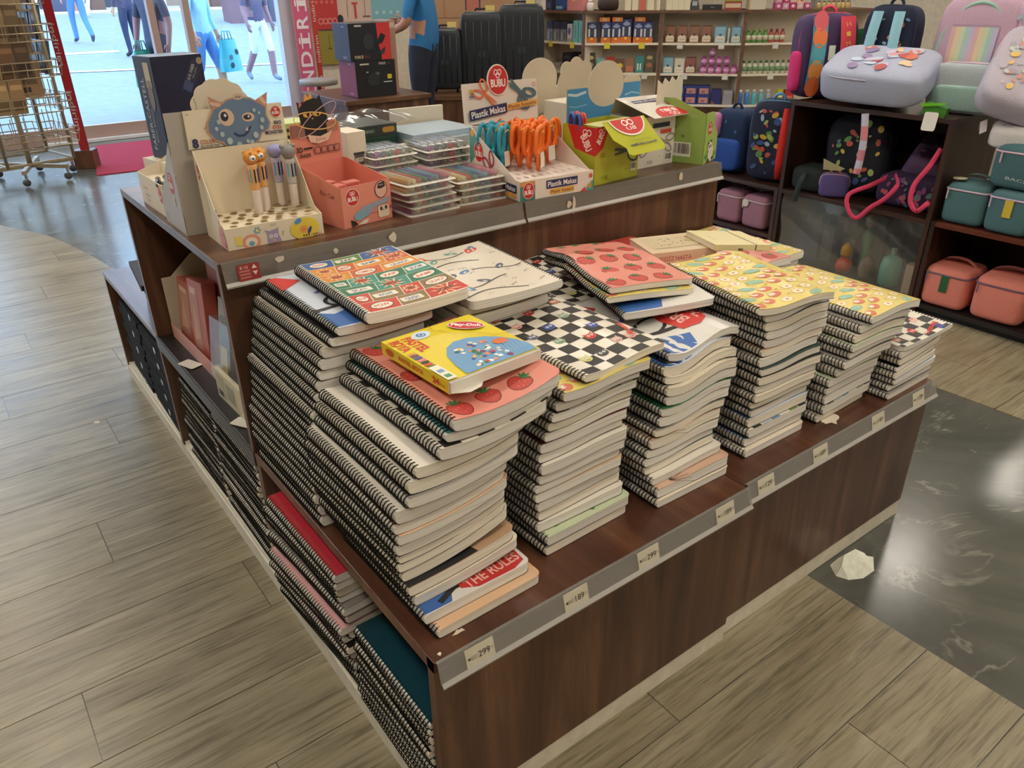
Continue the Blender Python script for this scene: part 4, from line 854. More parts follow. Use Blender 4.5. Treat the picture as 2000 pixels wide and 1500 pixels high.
bag = MB().grid(lambda u, v: Vector((-.02+.3*u, .0+.2*v, .026*math.sin(3.1*u)*math.sin(2.8*v)+.006*math.sin(17*u+5*v)+.0075)), 14, 10).build('plastic_bag', M_film); bag.location = (.585, 1.40, H2+.1465); tag(bag, 'crinkled clear plastic bag lying on the paint boxes', 'plastic bag')

# -- plastic scissors display
M_cw = mat((228, 216, 204), .4)
SX, SY, SYAW = .832, .842, -4
sb = tray_box('scissors_display_box', 'white counter box of plastic scissors with a red badge header', 'display box', (SX, SY, H2), SYAW, .253, .27, .055, .165, [(0, .0016), (.267, .0016), (.267, .165), (.255, .165), (.02, .055), (0, .055)], (M_cw, M_cw, M_cw), .053)
MB().prism([(-.004, .165), (.257, .165), (.257, .278), (-.004, .278)], (0, .27, 0), (1, 0, 0), (0, .1, 1), -.0016).build('header', M_cw, sb)
MB().prism(ell(.118, .282, .037, .043, 0, 28), (0, .2682, 0), (1, 0, 0), (0, .1, 1), .0012).build('badge_card', mat(CREAM, .4), sb)
p = Print(plane((0, .2674, 0), (1, 0, 0), (0, .1, 1))); p.h = .0016
def scis(p, x, y, s, a, c):
    ca, sa = math.cos(a), math.sin(a); T = lambda q: [(x+(u*ca-v*sa)*s, y+(u*sa+v*ca)*s) for u, v in q]
    p.line(T(ell(-.32, .2, .24, .13, -.4, 16)), .07*s, c, True).line(T(ell(-.32, -.2, .24, .13, .4, 16)), .07*s, c, True)
    p.poly(T([(-.12, .08), (.1, .02), (.55, -.05), (.5, -.12), (.05, -.06), (-.14, -.02)]), c).poly(T([(-.12, -.08), (.1, -.02), (.55, .05), (.5, .1), (.05, .06), (-.14, .02)]), c)
bubu(p, .118, .282, .036, .042)
scis(p, .075, .243, .075, -.75, (222, 110, 66)); scis(p, .19, .246, .085, 2.4, (78, 104, 116)); scis(p, .196, .243, .085, 2.5, (78, 104, 116))
p.poly(rect(.018, .253, .032, .262), (214, 170, 80)).text('30', .025, .249, .008, (60, 60, 90)).poly(rect(.016, .24, .034, .244), (90, 90, 130)).ring(.243, .262, .006, .006, .0014, (196, 90, 90)).text('3+', .243, .262, .005, (196, 90, 90))
p.poly([(.012, .176), (.142, .19), (.142, .218), (.012, .205)], NAVY).text('Plastik Makas', .077, .197, .019, (236, 228, 220), .118, R(6), .02)
p.poly([(.143, .196), (.252, .205), (.252, .22), (.143, .213)], (226, 168, 74)).text('Plastic Scissors', .197, .2085, .0105, (70, 50, 46), .098, R(4.5), .01); p.build('print', sb)
p = Print(plane((0, 0, 0), (1, 0, 0), (0, 0, 1)))
p.poly(rect(.0, .0, .05, .052), (70, 130, 120)).poly(rect(.0, .04, .05, .052), (214, 150, 70)).poly(rect(.008, .0, .05, .04), (60, 116, 112)); bubu(p, .028, .027, .019, .023)
p.poly([(.088, .024), (.196, .024), (.196, .047), (.088, .047)], NAVY).text('Plastik Makas', .142, .0355, .015, (236, 228, 220), .1, 0, .02).poly(rect(.1, .007, .184, .021), (226, 168, 74)).text('Plastic Scissors', .142, .014, .009, (70, 50, 46), .076, 0, .01)
p.poly([(.222, .0), (.253, .0), (.253, .03), (.24, .02)], (76, 150, 140)).poly([(.205, .0), (.23, .0), (.222, .012)], (200, 70, 60)).poly(ell(.24, .014, .007, .007), (226, 168, 74)).text('30', .24, .014, .007, (50, 50, 80)).poly(ell(.243, .042, .005, .007, .6), (196, 80, 60)); p.build('print', sb)
p = Print(plane((0, .27, 0), (0, -1, 0), (0, 0, 1)))
p.poly([(.003, .164), (.003, .06), (.04, .09), (.05, .13), (.03, .155)], (90, 150, 136)).poly(ell(.02, .15, .012, .01), (226, 168, 74)); bubu(p, .055, .102, .026, .03)
scis(p, .125, .062, .085, -1.0, (172, 38, 62)); p.poly([(.17, .02), (.255, .02), (.255, .042), (.17, .042)], NAVY).text('Makas', .225, .031, .014, (236, 228, 220), .05, 0, .02).poly(rect(.2, .006, .25, .018), (226, 168, 74)); p.build('print', sb)
p = Print(plane((0, 0, .053), (1, 0, 0), (0, 1, 0)))
for i in range(9):
    for j in range(5): p.poly(rect(.022+i*.025, .03+j*.045, .025+i*.025, .05+j*.045), (60, 56, 54))
p.build('slots', sb)
# round printed corners inside
def scissors(label, lx, ly, c, yaw, group, tilt=0.0, tagc=None):
    q = local((SX, SY), SYAW, lx, ly); t = thing('scissors', label, 'scissors', (q[0], q[1], H2+.0534), R(yaw), group); t.rotation_euler = (R(tilt), R(tilt*.6), R(yaw)); t.scale = (1.3, 1.15, 1.2)
    for s in (-1, 1):
        pts = [(s*(.0165+.0125*math.cos(a)), s*.003, .071+.031*math.sin(a)) for a in (2*math.pi*k/16 for k in range(16))]
        MB().tube(pts, .0052, 7, 0, True).build('handle_loop', mat(c, .35), t)
        MB().tube([(s*.010, s*.003, .044), (s*.005, s*.002, .026), (s*.001, s*.001, .004)], [.006, .0065, .0045], 7).build('shank', mat(c, .35), t)
    MB().tube([(-.012, -.009, .09), (0, -.011, .095), (.012, -.009, .088)], .0012, 5).build('tie', mat((222, 190, 80), .4), t)
    if tagc: MB().prism(rect(-.012, .012, .012, .046), (0, -.014, 0), (1, 0, 0), (0, .1, 1), -.0006).build('hang_tag', M_white, t)
    return t
TE, OR = (44, 150, 172), (238, 116, 34)
for i, (x, y) in enumerate(((.035, .232), (.04, .195), (.046, .158), (.07, .215))): scissors('teal plastic scissors standing in the white scissors box', x, y, TE, 10+8*i, 'teal scissors in the box', 2, i == 2)
for i, (x, y) in enumerate(((.085, .19), (.1, .155), (.11, .12), (.118, .085), (.125, .2), (.14, .165), (.145, .225), (.1, .228))): scissors('orange plastic scissors in the thick cluster of the white box', x, y, OR, -10+14*i, 'clustered orange scissors', 2, i == 3)
for i, (x, y) in enumerate(((.185, .19), (.2, .15), (.208, .225), (.222, .18))): scissors('orange plastic scissors standing apart towards the red BUBU box', x, y, OR, 25-12*i, 'orange scissors standing apart', 1, i == 1)

# -- lime box with its lid folded forward, white box beside it, green panda box
def lidbox(label, o, yaw, w, d, h, c, inner, lid, name='scissors_carton'):
    t = thing(name, label, 'box', o, R(yaw)); m, mi = mat(c, .35), mat(inner, .5)
    bx('front_panel', 0, w, 0, CT, 0, h, m, t); bx('side_panel', 0, CT, CT, d, 0, h, m, t); bx('side_panel', w-CT, w, CT, d, 0, h, m, t); bx('back_panel', CT, w-CT, d-CT, d, 0, h, m, t); bx('base_panel', CT, w-CT, CT, d-CT, .0003, CT, mi, t)
    return t
lo, lyaw = (1.112, .85, H2), 6
lm = lidbox('lime green scissors carton with its lid folded down over the front', lo, lyaw, .2, .13, .165, (178, 180, 56), (206, 196, 160), None)
lidf = MB(); L_ = [(x, y, .1765+.923*(y+.0045)) for x, y in ((.02, -.0045), (.21, -.0045), (.212, -.06), (.218, -.085), (.205, -.095), (.06, -.095), (.045, -.09), (.05, -.075), (.02, -.05))]
lidf.add([Vector(v) for v in L_]+[Vector(v)+Vector((0, .0012, .0012)) for v in L_], [tuple(range(8, -1, -1)), tuple(range(9, 18))]+[(i, (i+1) % 9, 9+(i+1) % 9, 9+i) for i in range(9)]); lidf.build('lid_flap', mat((182, 184, 52), .25), lm)
MB().box(.01, .205, -.006, .06, .166, .1675).build('lid_top', mat((190, 186, 110), .4), lm)
fn = plane((.0, -.0055, .1775), (1, 0, 0), Vector((0, -.0905, -.0835)).normalized())
p = Print(lambda a, b, h_: fn(a, b, -h_-.0006)); hs = [(.12+.07*math.cos(a), .0+.055*math.sin(a)) for a in (math.pi*k/16 for k in range(17))]
p.poly([(.12+(x-.12)*1.08, z*1.1) for x, z in hs], CREAM).poly(hs, RED).ring(.105, .014, .011, .009, .004, (240, 234, 226)).ring(.13, .014, .011, .009, .004, (240, 234, 226)).text('BU', .12, .034, .012, (240, 234, 226), .04, math.pi)
vs2 = p; p.text('Fermuarlı Çelik Makas', .13, .092, .011, NAVY, .12, math.pi, .02).text('steel scissors', .13, .075, .006, (150, 150, 70), .09, math.pi); p.build('print', lm)
p = Print(plane((0, 0, 0), (1, 0, 0), (0, 0, 1)))
p.poly([(0, .085), (.035, .105), (.06, .165), (0, .165)], RED).text('BUBU', .022, .135, .02, (240, 234, 226), .036, R(55), .03).ring(.022, .153, .006, .006, .0022, (240, 234, 226)).ring(.034, .153, .006, .006, .0022, (240, 234, 226))
scis(p, .14, .085, .1, math.pi, (70, 84, 76)); p.text('132', .032, .085, .012, (150, 80, 50)).text('CE', .05, .018, .01, (60, 60, 40)); p.text('F', .035, .018, .01, (60, 60, 40)); barcode(p, .165, .02, .025, .026, 4); p.text('TR', .14, .03, .006, (90, 90, 50)); p.build('print', lm)
p = Print(plane((0, .13, 0), (0, -1, 0), (0, 0, 1))); p.poly([(.02, .165), (.05, .1), (.13, .085), (.13, .165)], RED).text('BUBU', .095, .12, .026, (240, 234, 226), .05, R(-58), .03).ring(.09, .148, .008, .008, .003, (240, 234, 226)).ring(.105, .148, .008, .008, .003, (240, 234, 226)); p.build('print', lm)
for i in range(3): 
    q = local(lo[:2], lyaw, .03+.012*i, .09); t = thing('scissors', ['blue-handled scissors standing in the lime carton', 'dark red-handled scissors standing in the lime carton', 'bright red-handled scissors standing in the lime carton'][i], 'scissors', (q[0]-.02, q[1], H2+.003), R(80)); cc = [(40, 90, 170), (170, 50, 56), (210, 60, 50)][i]
    for s in (-1, 1): MB().tube([(s*.016+.014*math.cos(a), 0, .165+.026*math.sin(a)) for a in (2*math.pi*k/14 for k in range(14))], .0042, 6, 0, True).build('handle_loop', mat(cc, .3), t); MB().tube([(s*.012, 0, .14), (s*.002, 0, .09), (0, 0, .001)], .005, 6).build('shank', mat(cc, .3), t)
wo, wyaw = (1.37, .93, H2), 2
w2 = lidbox('white scissors carton with a folded red badge lid', wo, wyaw, .17, .13, .155, (222, 214, 200), (214, 204, 186), None)
MB().add([Vector(v) for v in ((-.01, .1, .205), (.19, .1, .2), (.235, -.035, .155), (.03, -.035, .155), (-.01, .1, .2065), (.19, .1, .2015), (.235, -.035, .1565), (.03, -.035, .1565))], [(3, 2, 1, 0), (4, 5, 6, 7), (0, 1, 5, 4), (1, 2, 6, 5), (2, 3, 7, 6), (3, 0, 4, 7)]).build('lid_flap', mat((226, 218, 206), .2), w2)
MB().add([Vector(v) for v in ((-.01, .1, .204), (.19, .1, .199), (.17, .13, .155), (.0, .13, .155))], [(0, 1, 2, 3)]).build('lid_back', M_card, w2)
fn2 = plane((.03, -.035, .157), (1, 0, 0), Vector((-.04, .135, .048)).normalized()); p = Print(lambda a, b, h_: fn2(a, b, h_+.0004))
hs = [(.11+.075*math.cos(a), .001+.06*math.sin(a)) for a in (math.pi*k/16 for k in range(17))]
p.poly(hs, RED).text('BUBU', .11, .038, .02, (240, 234, 226), .07, math.pi, .03).ring(.1, .014, .009, .008, .003, (240, 234, 226)).ring(.12, .014, .009, .008, .003, (240, 234, 226)).poly(rect(.15, .07, .185, .082), (206, 100, 80))
p.poly(rect(.03, .1, .15, .118), NAVY).text('Metal Saplı Makas', .09, .109, .01, (236, 230, 220), .11, math.pi, .02).text('Scissors', .09, .13, .008, (200, 140, 60), .06, math.pi).poly(rect(.0, .115, .02, .13), (240, 238, 234)); p.build('print', w2)
p = Print(plane((0, 0, 0), (1, 0, 0), (0, 0, 1))); scis(p, .05, .07, .08, 0.2, (150, 146, 140)); scis(p, .12, .075, .08, 2.9, (150, 146, 140)); barcode(p, .13, .01, .03, .026, 7); p.text('F CE', .055, .015, .009, (70, 66, 60)).text('TR', .1, .03, .005, (110, 104, 96)).poly(rect(.06, .12, .14, .134), (40, 40, 60)).poly(rect(.1, .1, .15, .112), (180, 60, 50)).poly(ell(.005, .05, .008, .006), (190, 50, 50)); p.build('print', w2)
po, pyaw = (1.585, .845, H2), 20
pd = thing('panda_display_box', 'light green counter box with a small white panda print', 'display box', po, R(pyaw))
M_pg = mat((150, 178, 92), .4)
MB().prism([(0, 0), (.15, 0), (.15, .2), (.11, .2), (0, .155)], (0, 0, 0), (0, 1, 0), (0, 0, 1), CT).build('side_panel', M_pg, pd)
MB().prism([(0, 0), (.12, 0), (.12, .045), (.115, .085), (.085, .115), (.08, .15), (.06, .158), (0, .16)], (0, 0, 0), (1, 0, 0), (0, 0, 1), -CT).build('front_panel', mat((166, 192, 98), .4), pd)
bx('base_panel', CT, .118, CT, .15, .0004, CT, M_card, pd)
MB().prism([(0, 0), (.12, 0), (.12, .14), (.15, .15), (.15, .235)]+[(.15-.019*k, .24+.009*((k*7) % 3)) for k in range(12)]+[(-.06, .16), (0, .14)], (0, .15, 0), (1, 0, 0), (0, 0, 1), -CT).build('back_panel', M_card, pd)
MB().prism([(0, 0), (.15, 0), (.15, .17), (.05, .09), (0, .05)], (.12, 0, 0), (0, 1, 0), (0, 0, 1), -CT).build('side_panel', M_pg, pd)
p = Print(plane((0, 0, 0), (1, 0, 0), (0, 0, 1)))
for i in range(1, 5): p.line([(.024*i, 0), (.024*i, .14 if i < 4 else .1)], .0007, (120, 148, 70))
bubu(p, .04, .11, .019, .022); p.poly(ell(.03, .022, .02, .009), (110, 150, 60)).poly(ell(.09, .022, .02, .009), (110, 150, 60)).poly(ell(.06, .028, .024, .026), (232, 222, 200)).poly(ell(.05, .05, .019, .016), (232, 222, 200))
for x, y in ((.036, .063), (.058, .067), (.044, .05), (.056, .052)): p.poly(ell(x, y, .0045, .0045), (40, 36, 34))
for x, y in ((.042, .006), (.078, .01)): p.poly(ell(x, y, .008, .005), (40, 36, 34))
p.build('print', pd)
p = Print(plane((0, .15, 0), (0, -1, 0), (0, 0, 1))); barcode(p, .045, .02, .06, .045, 9); p.text('Silgi', .03, .11, .012, (100, 130, 60), .04).text('F8', .075, .085, .008, (90, 110, 50)).text('animals', .085, .15, .012, (180, 200, 130), .07); p.build('print', pd)
# -- backs of further displays in the second row
def backcard(label, o, yaw, outline, c, w=.2, h=.18, d=.12, art=None, boxc=(214, 203, 182)):
    t = thing('display_box', label, 'display box', o, R(yaw)); bx('carton', 0, w, .0, d, .0003, h, mat(boxc, .5), t, .001)
    MB().prism(outline, (0, 0, 0), (1, 0, 0), (0, 0, 1), .0016).build('header', mat(c, .5), t)
    if art: p = Print(plane((0, -.0016, 0), (1, 0, 0), (0, 0, 1))); art(p); p.build('print', t)
    return t
CC = (204, 190, 166)
rd = lambda cx, cz, rx, rz, a0, a1, n=20: [(cx+rx*math.cos(R(a0+(a1-a0)*k/n)), cz+rz*math.sin(R(a0+(a1-a0)*k/n))) for k in range(n+1)]
backcard('cream display box with a round blank header behind the scissors badge', (1.14, 1.24, H2), 0, [(0, .1), (.16, .1), (.16, .2)]+rd(.078, .26, .072, .062, -20, 200), CC, .16, .17, .1)
def art_sea(p):
    p.poly([(.002, .002), (.318, .002), (.318, .243), (.242, .243)]+rd(.165, .235, .077, .058, 0, -180, 18)+[(.085, .24), (.002, .24)], (70, 142, 190)); p.line([(.005, .225), (.04, .22), (.08, .228)], .008, (196, 214, 226)); p.line([(.01, .19), (.04, .185), (.085, .19)], .004, (130, 180, 210)); p.line([(.25, .205), (.28, .212), (.315, .205)], .005, (150, 194, 220)); p.ring(.16, .105, .012, .02, .006, (226, 180, 200)).ring(.19, .105, .012, .02, .006, (226, 180, 200))
backcard('blue sea-print display box with an oval cut header behind the lime carton', (1.2, 1.085, H2), 0, [(0, .0), (.32, 0), (.32, .25), (.31, .262), (.248, .262)]+rd(.165, .243, .078, .072, 5, 175, 16)+[(.085, .245), (.0, .245)], CC, .32, .2, .11, art_sea)
backcard('cream display box with a petal-topped header behind the sea-print box', (1.37, 1.35, H2), 0, [(0, .08), (.19, .08), (.19, .2), (.17, .235)]+rd(.145, .262, .028, .03, -20, 120, 8)+rd(.1, .275, .03, .03, 30, 150, 6)+rd(.055, .262, .028, .03, 60, 200, 8)+[(.02, .235), (0, .17)], CC, .19, .2, .12)
# ------------------------------------------------------------ books, crayon box, boxed sets and folders on the island
def book(label, o, yaw, w, d, th, c, spine, tilt=(0, 0), title=None, band=False):
    t = thing('book', label, 'book', o, R(yaw)); t.rotation_euler = (R(tilt[0]), R(tilt[1]), R(yaw))
    bx('page_block', .002, w-.002, .003, d-.002, .0015, th-.0015, M_paper[2], t)
    cv = MB(); cv.box(0, w, 0, d, 0, .0015); cv.box(0, w, 0, d, th-.0015, th); cv.box(0, w, 0, .002, .0015, th-.0015); cv.build('cover', mat(c, .4), t)
    p = Print(plane((0, 0, th), (1, 0, 0), (0, 1, 0)))
    if title:
        r = random.Random(2); p.poly(rect(.02, .03, w-.02, d-.02), (214, 196, 160))
        for i in range(22): p.h = .0008; p.poly(ell(r.uniform(.035, w-.035), r.uniform(.045, d-.035), .005, .0025, r.uniform(0, 3), 7), r.choice([(160, 70, 60), (120, 110, 100), (190, 150, 110)]))
        p.line([(.03, .035), (w-.03, .035)], .0015, (110, 100, 90)); p.build('print', t)
        q = Print(plane((0, 0, 0), (1, 0, 0), (0, 0, 1))); q.text(title, w*.36, th*.5, th*.5, (180, 76, 66), w*.5); q.build('lettering', t)
    if band: p.poly(rect(w*.72, 0, w*.735, d), (60, 56, 44)); p.poly(rect(.03, .05, .04, d*.6), (214, 200, 150)); p.build('print', t); q = MB().box(w*.72, w*.735, -.0008, 0, 0, th).build('elastic_band', mat((60, 56, 44), .5), t); MB().box(w*.42, w*.48, -.006, 0, 0, .006).build('pen_loop', mat((120, 100, 60), .5), t)
    return t
book('pale paperback novel with red spine lettering on the red notebook', (1.075, .565, .7915), -20, .2, .15, .035, (222, 200, 168), None, (0, 0), 'SESSİZ HASTA')
book('cream hard notebook with elastic band leaning on the novel', (1.225, .475, .8285), -16, .19, .15, .016, (226, 212, 160), None, (0, 7), None, True)
# crayon box
cx = thing('crayon_box', 'yellow pastel crayon carton lying on the strawberry notebook', 'crayon box', (.150, .148, .8755), R(3)); W_, D_, H_ = .205, .215, .024
M_yel = mat((226, 204, 30), .3)
bx('carton', 0, W_, 0, D_, 0, H_, M_yel, cx, .0008); bx('inner_tray', .002, W_-.001, -.004, .0, .002, H_-.002, M_white, cx)
MB().prism([(.002, 0), (.07, 0), (.05, -.022), (.02, -.03)], (0, -.004, .003), (1, 0, 0), (0, 1, -.3), -.001).build('tray_flap', M_white, cx)
MB().box(.0, W_, -.0006, 0, 0, H_).build('end_face', mat((214, 206, 190), .5), cx); MB().prism(rect(.165, .004, .195, .02), (0, -.0012, 0), (1, 0, 0), (0, 0, 1), .0005).build('end_notch', mat((120, 116, 110), .5), cx)
p = Print(plane((0, 0, H_), (1, 0, 0), (0, 1, 0)))
p.text('PASTEL', .043, .162, .024, (204, 54, 30), .072, R(-90), .04).text('BOYA', .016, .172, .022, (204, 54, 30), .054, R(-90), .04)
p.poly(ell(.072, .19, .022, .016, .3), (206, 220, 230)).poly(ell(.072, .19, .010, .009), (50, 120, 180)).ring(.073, .19, .005, .005, .0016, (230, 236, 240))
im = [(.04, .002), (.2, .002), (.203, .03), (.195, .06), (.18, .085), (.16, .105), (.13, .122), (.1, .124), (.075, .11), (.055, .08), (.045, .04)]
p.poly(im, (108, 156, 196)); hb = p.h; r = random.Random(8)
for i in range(60):
    x, y = r.uniform(.055, .15), r.uniform(.008, .1); p.h = hb+.0002+.00004*(i % 12)
    if x < .075+.06*abs(y-.05): continue
    p.poly(ell(x, y, r.uniform(.003, .007), r.uniform(.003, .006), r.uniform(0, 3), 8), r.choice([(206, 70, 50), (40, 110, 60), (236, 220, 190), (60, 80, 150), (240, 180, 60), (220, 140, 110), (120, 60, 110), (240, 240, 236)]))
p.poly(ell(.168, .07, .016, .012), (214, 110, 50))
for i in range(7): p.line([(.14+.008*i, .02), (.15+.008*i, .06)], .0012, (150, 190, 214))
p.line([(.105, .215), (.1, .19), (.112, .175), (.118, .155), (.14, .14), (.16, .125), (.175, .1), (.2, .085), (.205, .084)], .0016, (170, 150, 20))
p.poly(ell(.162, .168, .036, .019, -.75, 24), (228, 220, 214)).poly(ell(.162, .168, .034, .017, -.75, 24), (196, 36, 44)).text('Play-Doh', .162, .168, .017, (236, 232, 236), .058, R(-43), .04)
p.poly(rect(.0, .0, .02, .06), (232, 226, 206)).poly(rect(.004, .008, .016, .02), (90, 150, 90)).poly(rect(.004, .03, .016, .042), (120, 150, 190))
for i, c in enumerate(((60, 110, 60), (200, 60, 60), (40, 40, 40), (220, 120, 140), (60, 80, 150), (130, 60, 120), (220, 160, 60))): p.h = .001; p.poly(rect(.004, .06+.011*i, .02, .068+.011*i), c)
p.text('24', .006, .19, .012, (226, 150, 40), .02, R(-90)); p.build('print', cx)
p = Print(plane((0, D_, 0), (0, -1, 0), (0, 0, 1))); p.text('PASTEL BOYA', .1, .012, .009, (204, 70, 20), .08, 0, .03).text('24', .178, .012, .013, (200, 50, 30), .02, 0, .04).text('Renk', .198, .011, .006, (200, 60, 30), .016).poly(ell(.03, .012, .014, .007), (196, 90, 40)); p.build('print', cx)
# boxed sets on the black shelf board inside the open riser end
sp = tray_box('set_box', 'pink and cream open carton of boxed sets inside the riser', 'box', (.045, 1.695, H1), -89, .64, .2, .05, .18, [(0, .0016), (.198, .0016), (.198, .3), (.1, .26), (.03, .2), (0, .2)], (mat((206, 150, 140), .5), mat((216, 200, 176), .5), mat((206, 192, 168), .5)), .012)
rose = (172, 92, 78)
for i, (x, y, z, tz, ty, w, h) in enumerate(((.062, 1.66, .0, -86, 3, .15, .2), (.058, 1.49, .0, -87, -6, .13, .235), (.11, 1.42, .0, -86, -12, .14, .30), (.12, 1.27, .0, -88, -8, .15, .25))):
    t = thing('gift_set', ['rose boxed set in the open carton farthest inside the riser', 'rose boxed set with a printed face leaning in the open carton', 'plain rose boxed set leaning behind its neighbour', 'rose boxed set behind the grey blister'][i], 'boxed set', (x, y, H1+.0135), R(tz)); t.rotation_euler = (R(-6), R(ty), R(tz))
    bx('carton', 0, w, 0, .04, 0, h, mat(rose, .45), t, .0015); p = Print(plane((0, 0, 0), (1, 0, 0), (0, 0, 1)))
    if i in (0, 1): p.poly(rect(.01, .02, w*.6, h-.02), (176, 128, 112)).poly([(.02, h*.2), (w*.5, h*.25), (w*.3, h*.7)], (196, 150, 124)).poly(rect(.02, h*.82, w*.5, h*.9), (206, 170, 150)); p.build('print', t)
    else: p.poly(rect(w*.2, h*.3, w*.6, h*.5), (184, 110, 94)); p.build('print', t)
t = thing('blister_set', 'grey-green clear blister pack beside the riser upright', 'blister pack', (.062, 1.27, H1+.0135), R(-87)); t.rotation_euler = (R(-10), R(-4), R(-87))
bx('card', 0, .18, 0, .004, 0, .24, mat((150, 148, 136), .5), t); MB().box(.01, .16, -.03, 0, .02, .19).build('blister', M_film, t); p = Print(plane((0, 0, 0), (1, 0, 0), (0, 0, 1))); p.poly(rect(.01, .0, .06, .1), (206, 192, 150)).poly(rect(.07, .03, .12, .1), (90, 92, 84)).poly(rect(.02, .13, .15, .19), (120, 130, 118)); p.build('print', t)
t = thing('info_card', 'cream printed card leaning at the shelf before the grey blister', 'card', (.028, 1.19, H1+.0004), R(-88)); bx('card', 0, .19, 0, .012, 0, .09, mat((206, 196, 166), .5), t, .001); p = Print(plane((0, 0, 0), (1, 0, 0), (0, 0, 1))); p.poly(rect(.01, .01, .07, .08), (176, 168, 146)).poly(rect(.08, .02, .14, .07), (150, 148, 128)).poly(rect(.012, .012, .05, .03), (84, 80, 70)); p.build('print', t)
carton('pale pink small box at the foot of the riser upright', (.03, .935, H1+.0004), -88, .075, .05, .06, (214, 170, 158), 'small_box')
for i, (x, y, a) in enumerate(((.022, 1.44, -70), (.03, .99, -60))):
    o = MB().prism(rrect(-.035, -.02, .035, .02, .005), (0, 0, 0), (1, 0, 0), (0, 1, 0), .0008).build('price_card', mat((214, 208, 196), .5)); o.location = (x, y, H1+.0025); o.rotation_euler = (0, 0, R(a)); tag(o, ['white price card on the black board below the rose sets', 'white price card on the black board beside the riser upright'][i], 'price card')
# black folders at the window end
def folder(label, o, yaw, w, d, h, group=None, ring=False, c=(24, 24, 27)):
    t = thing('ring_folder', label, 'folder', o, R(yaw), group); bx('cover', 0, w, 0, d, 0, h, mat(c, .7, 0, .15), t, .002); bx('pages', .004, w-.006, -.001, d-.006, .003, h-.003, mat((30, 29, 30), .8, 0, .1), t)
    if ring: MB().lathe([(.014, -.002), (.014, 0), (.009, .0)], 14, (-.0005, d*.35, h*.5), 0, False, Matrix.Rotation(R(90), 4, 'Y')).build('finger_ring', M_chrome, t)
    return t
z = H1
for i in range(6): folder('black ring folder in the pile on the cabinet top by the window end', (.05+.01*(i % 3), 1.80+.008*(i % 2), z+.0004), 2*(i % 3)-2, .24, .3, .022, 'black folders on the cabinet top'); z += .0224
folder('dark folder with a pale cover lying askew on top of the folder pile', (.0, 1.80, z+.0004), -6, .26, .3, .02, None, False, (70, 72, 80))
z = CZ
for i in range(15): folder('black ring folder stacked in the cubby at the window end', (.006+.006*(i % 3), D2+.05, z+.0004), 1.5*(i % 3)-1.5, .24, .32, .0205, 'folders in the window-end cubby', i % 3 == 1); z += .0209
z = CZ
for i in range(13): folder('black ring folder in the farther pile of the window-end cubby', (.012+.005*(i % 3), D2+.42, z+.0004), 1.5*(i % 3)-1.5, .24, .32, .0225, 'folders in the farther cubby pile', i % 3 == 0); z += .0229
# crumpled tissue on the marble
tv = [(-.062, -.008, 0), (-.045, .035, 0), (.0, .05, 0), (.045, .034, .014), (.074, -.002, .02), (.05, -.034, .003), (.002, -.044, 0), (-.04, -.034, 0), (-.026, .012, .048), (.012, .012, .058), (.042, .004, .04), (-.045, -.004, .03), (.02, -.02, .036), (.06, -.012, .014)]
tf = [(0, 1, 8, 11), (1, 2, 9, 8), (2, 3, 10, 9), (3, 4, 13, 10), (4, 5, 13), (5, 6, 12, 13), (13, 12, 10), (10, 12, 9), (6, 7, 11, 12), (12, 11, 8, 9), (7, 0, 11)]
o = MB().add(tv, tf).build('tissue', mat((230, 224, 204), .85, bump=.3, bscale=60)); o.location = (1.335, -.045, -.003); o.rotation_euler = (0, 0, R(-15)); tag(o, 'crumpled white paper tissue on the dark marble floor', 'tissue')
scrap('tiny white paper scrap on the boards left of the island', *(list(at_z(190, 825, 0))[:2]), 0, .016, 12)
# ------------------------------------------------------------ bag shelves along the right aisle (front plane x = 3.3, facing -x)
SXF, SXB = 3.3, 3.78
def shelf_unit(label, y0, y1, h, boards):
    t = thing('shelf_unit', label, 'shelf', (SXF, y0, 0)); d, w = SXB-SXF, y1-y0
    for y in (0, w-.022): bx('side_panel', 0, d, y, y+.022, 0, h, M_shelfv, t)
    bx('back_panel', d-.012, d, .022, w-.022, .02, h, M_shelfv, t)
    for z, m in boards: bx('shelf_board', 0, d-.012, .022, w-.022, z-.022, z, m, t, .001)
    bx('kick_board', .03, .045, .022, w-.022, 0, .03, M_black, t)
    return t
M_shelfv = wood('dark_walnut_shelf', (38, 22, 15), (62, 37, 25), (92, 58, 39), (6, 6, .5), .4, True)
M_shelfy = wood('dark_walnut_shelf_board', (42, 24, 17), (66, 40, 28), (96, 62, 42), (6, .5, 6), .35, True)
M_redwood = wood('reddish_walnut_shelf_board', (70, 30, 18), (104, 50, 30), (130, 70, 44), (6, .5, 6), .35, True)
shelf_unit('walnut shelf unit with two cubbies of dark backpacks under the lying pastel backpack', .86, 1.71, .92, [(.92, M_shelfy), (.46, M_shelfy), (.052, M_blackboard)])
shelf_unit('low walnut shelf unit holding the teal and coral lunch bags', -.02, .855, .46, [(.46, M_redwood), (.052, M_blackboard)])
shelf_unit('low walnut shelf unit holding the mauve lunch bags', 1.715, 2.62, .46, [(.46, M_shelfy), (.19, M_shelfy), (.03, M_shelfy)])
bx('side_panel', SXB-SXF, SXB-SXF+.02, 0, .85, 0, .92, M_shelfv, bpy.data.objects['shelf_unit'])
def spow(c, e): return math.copysign(abs(c)**e, c)
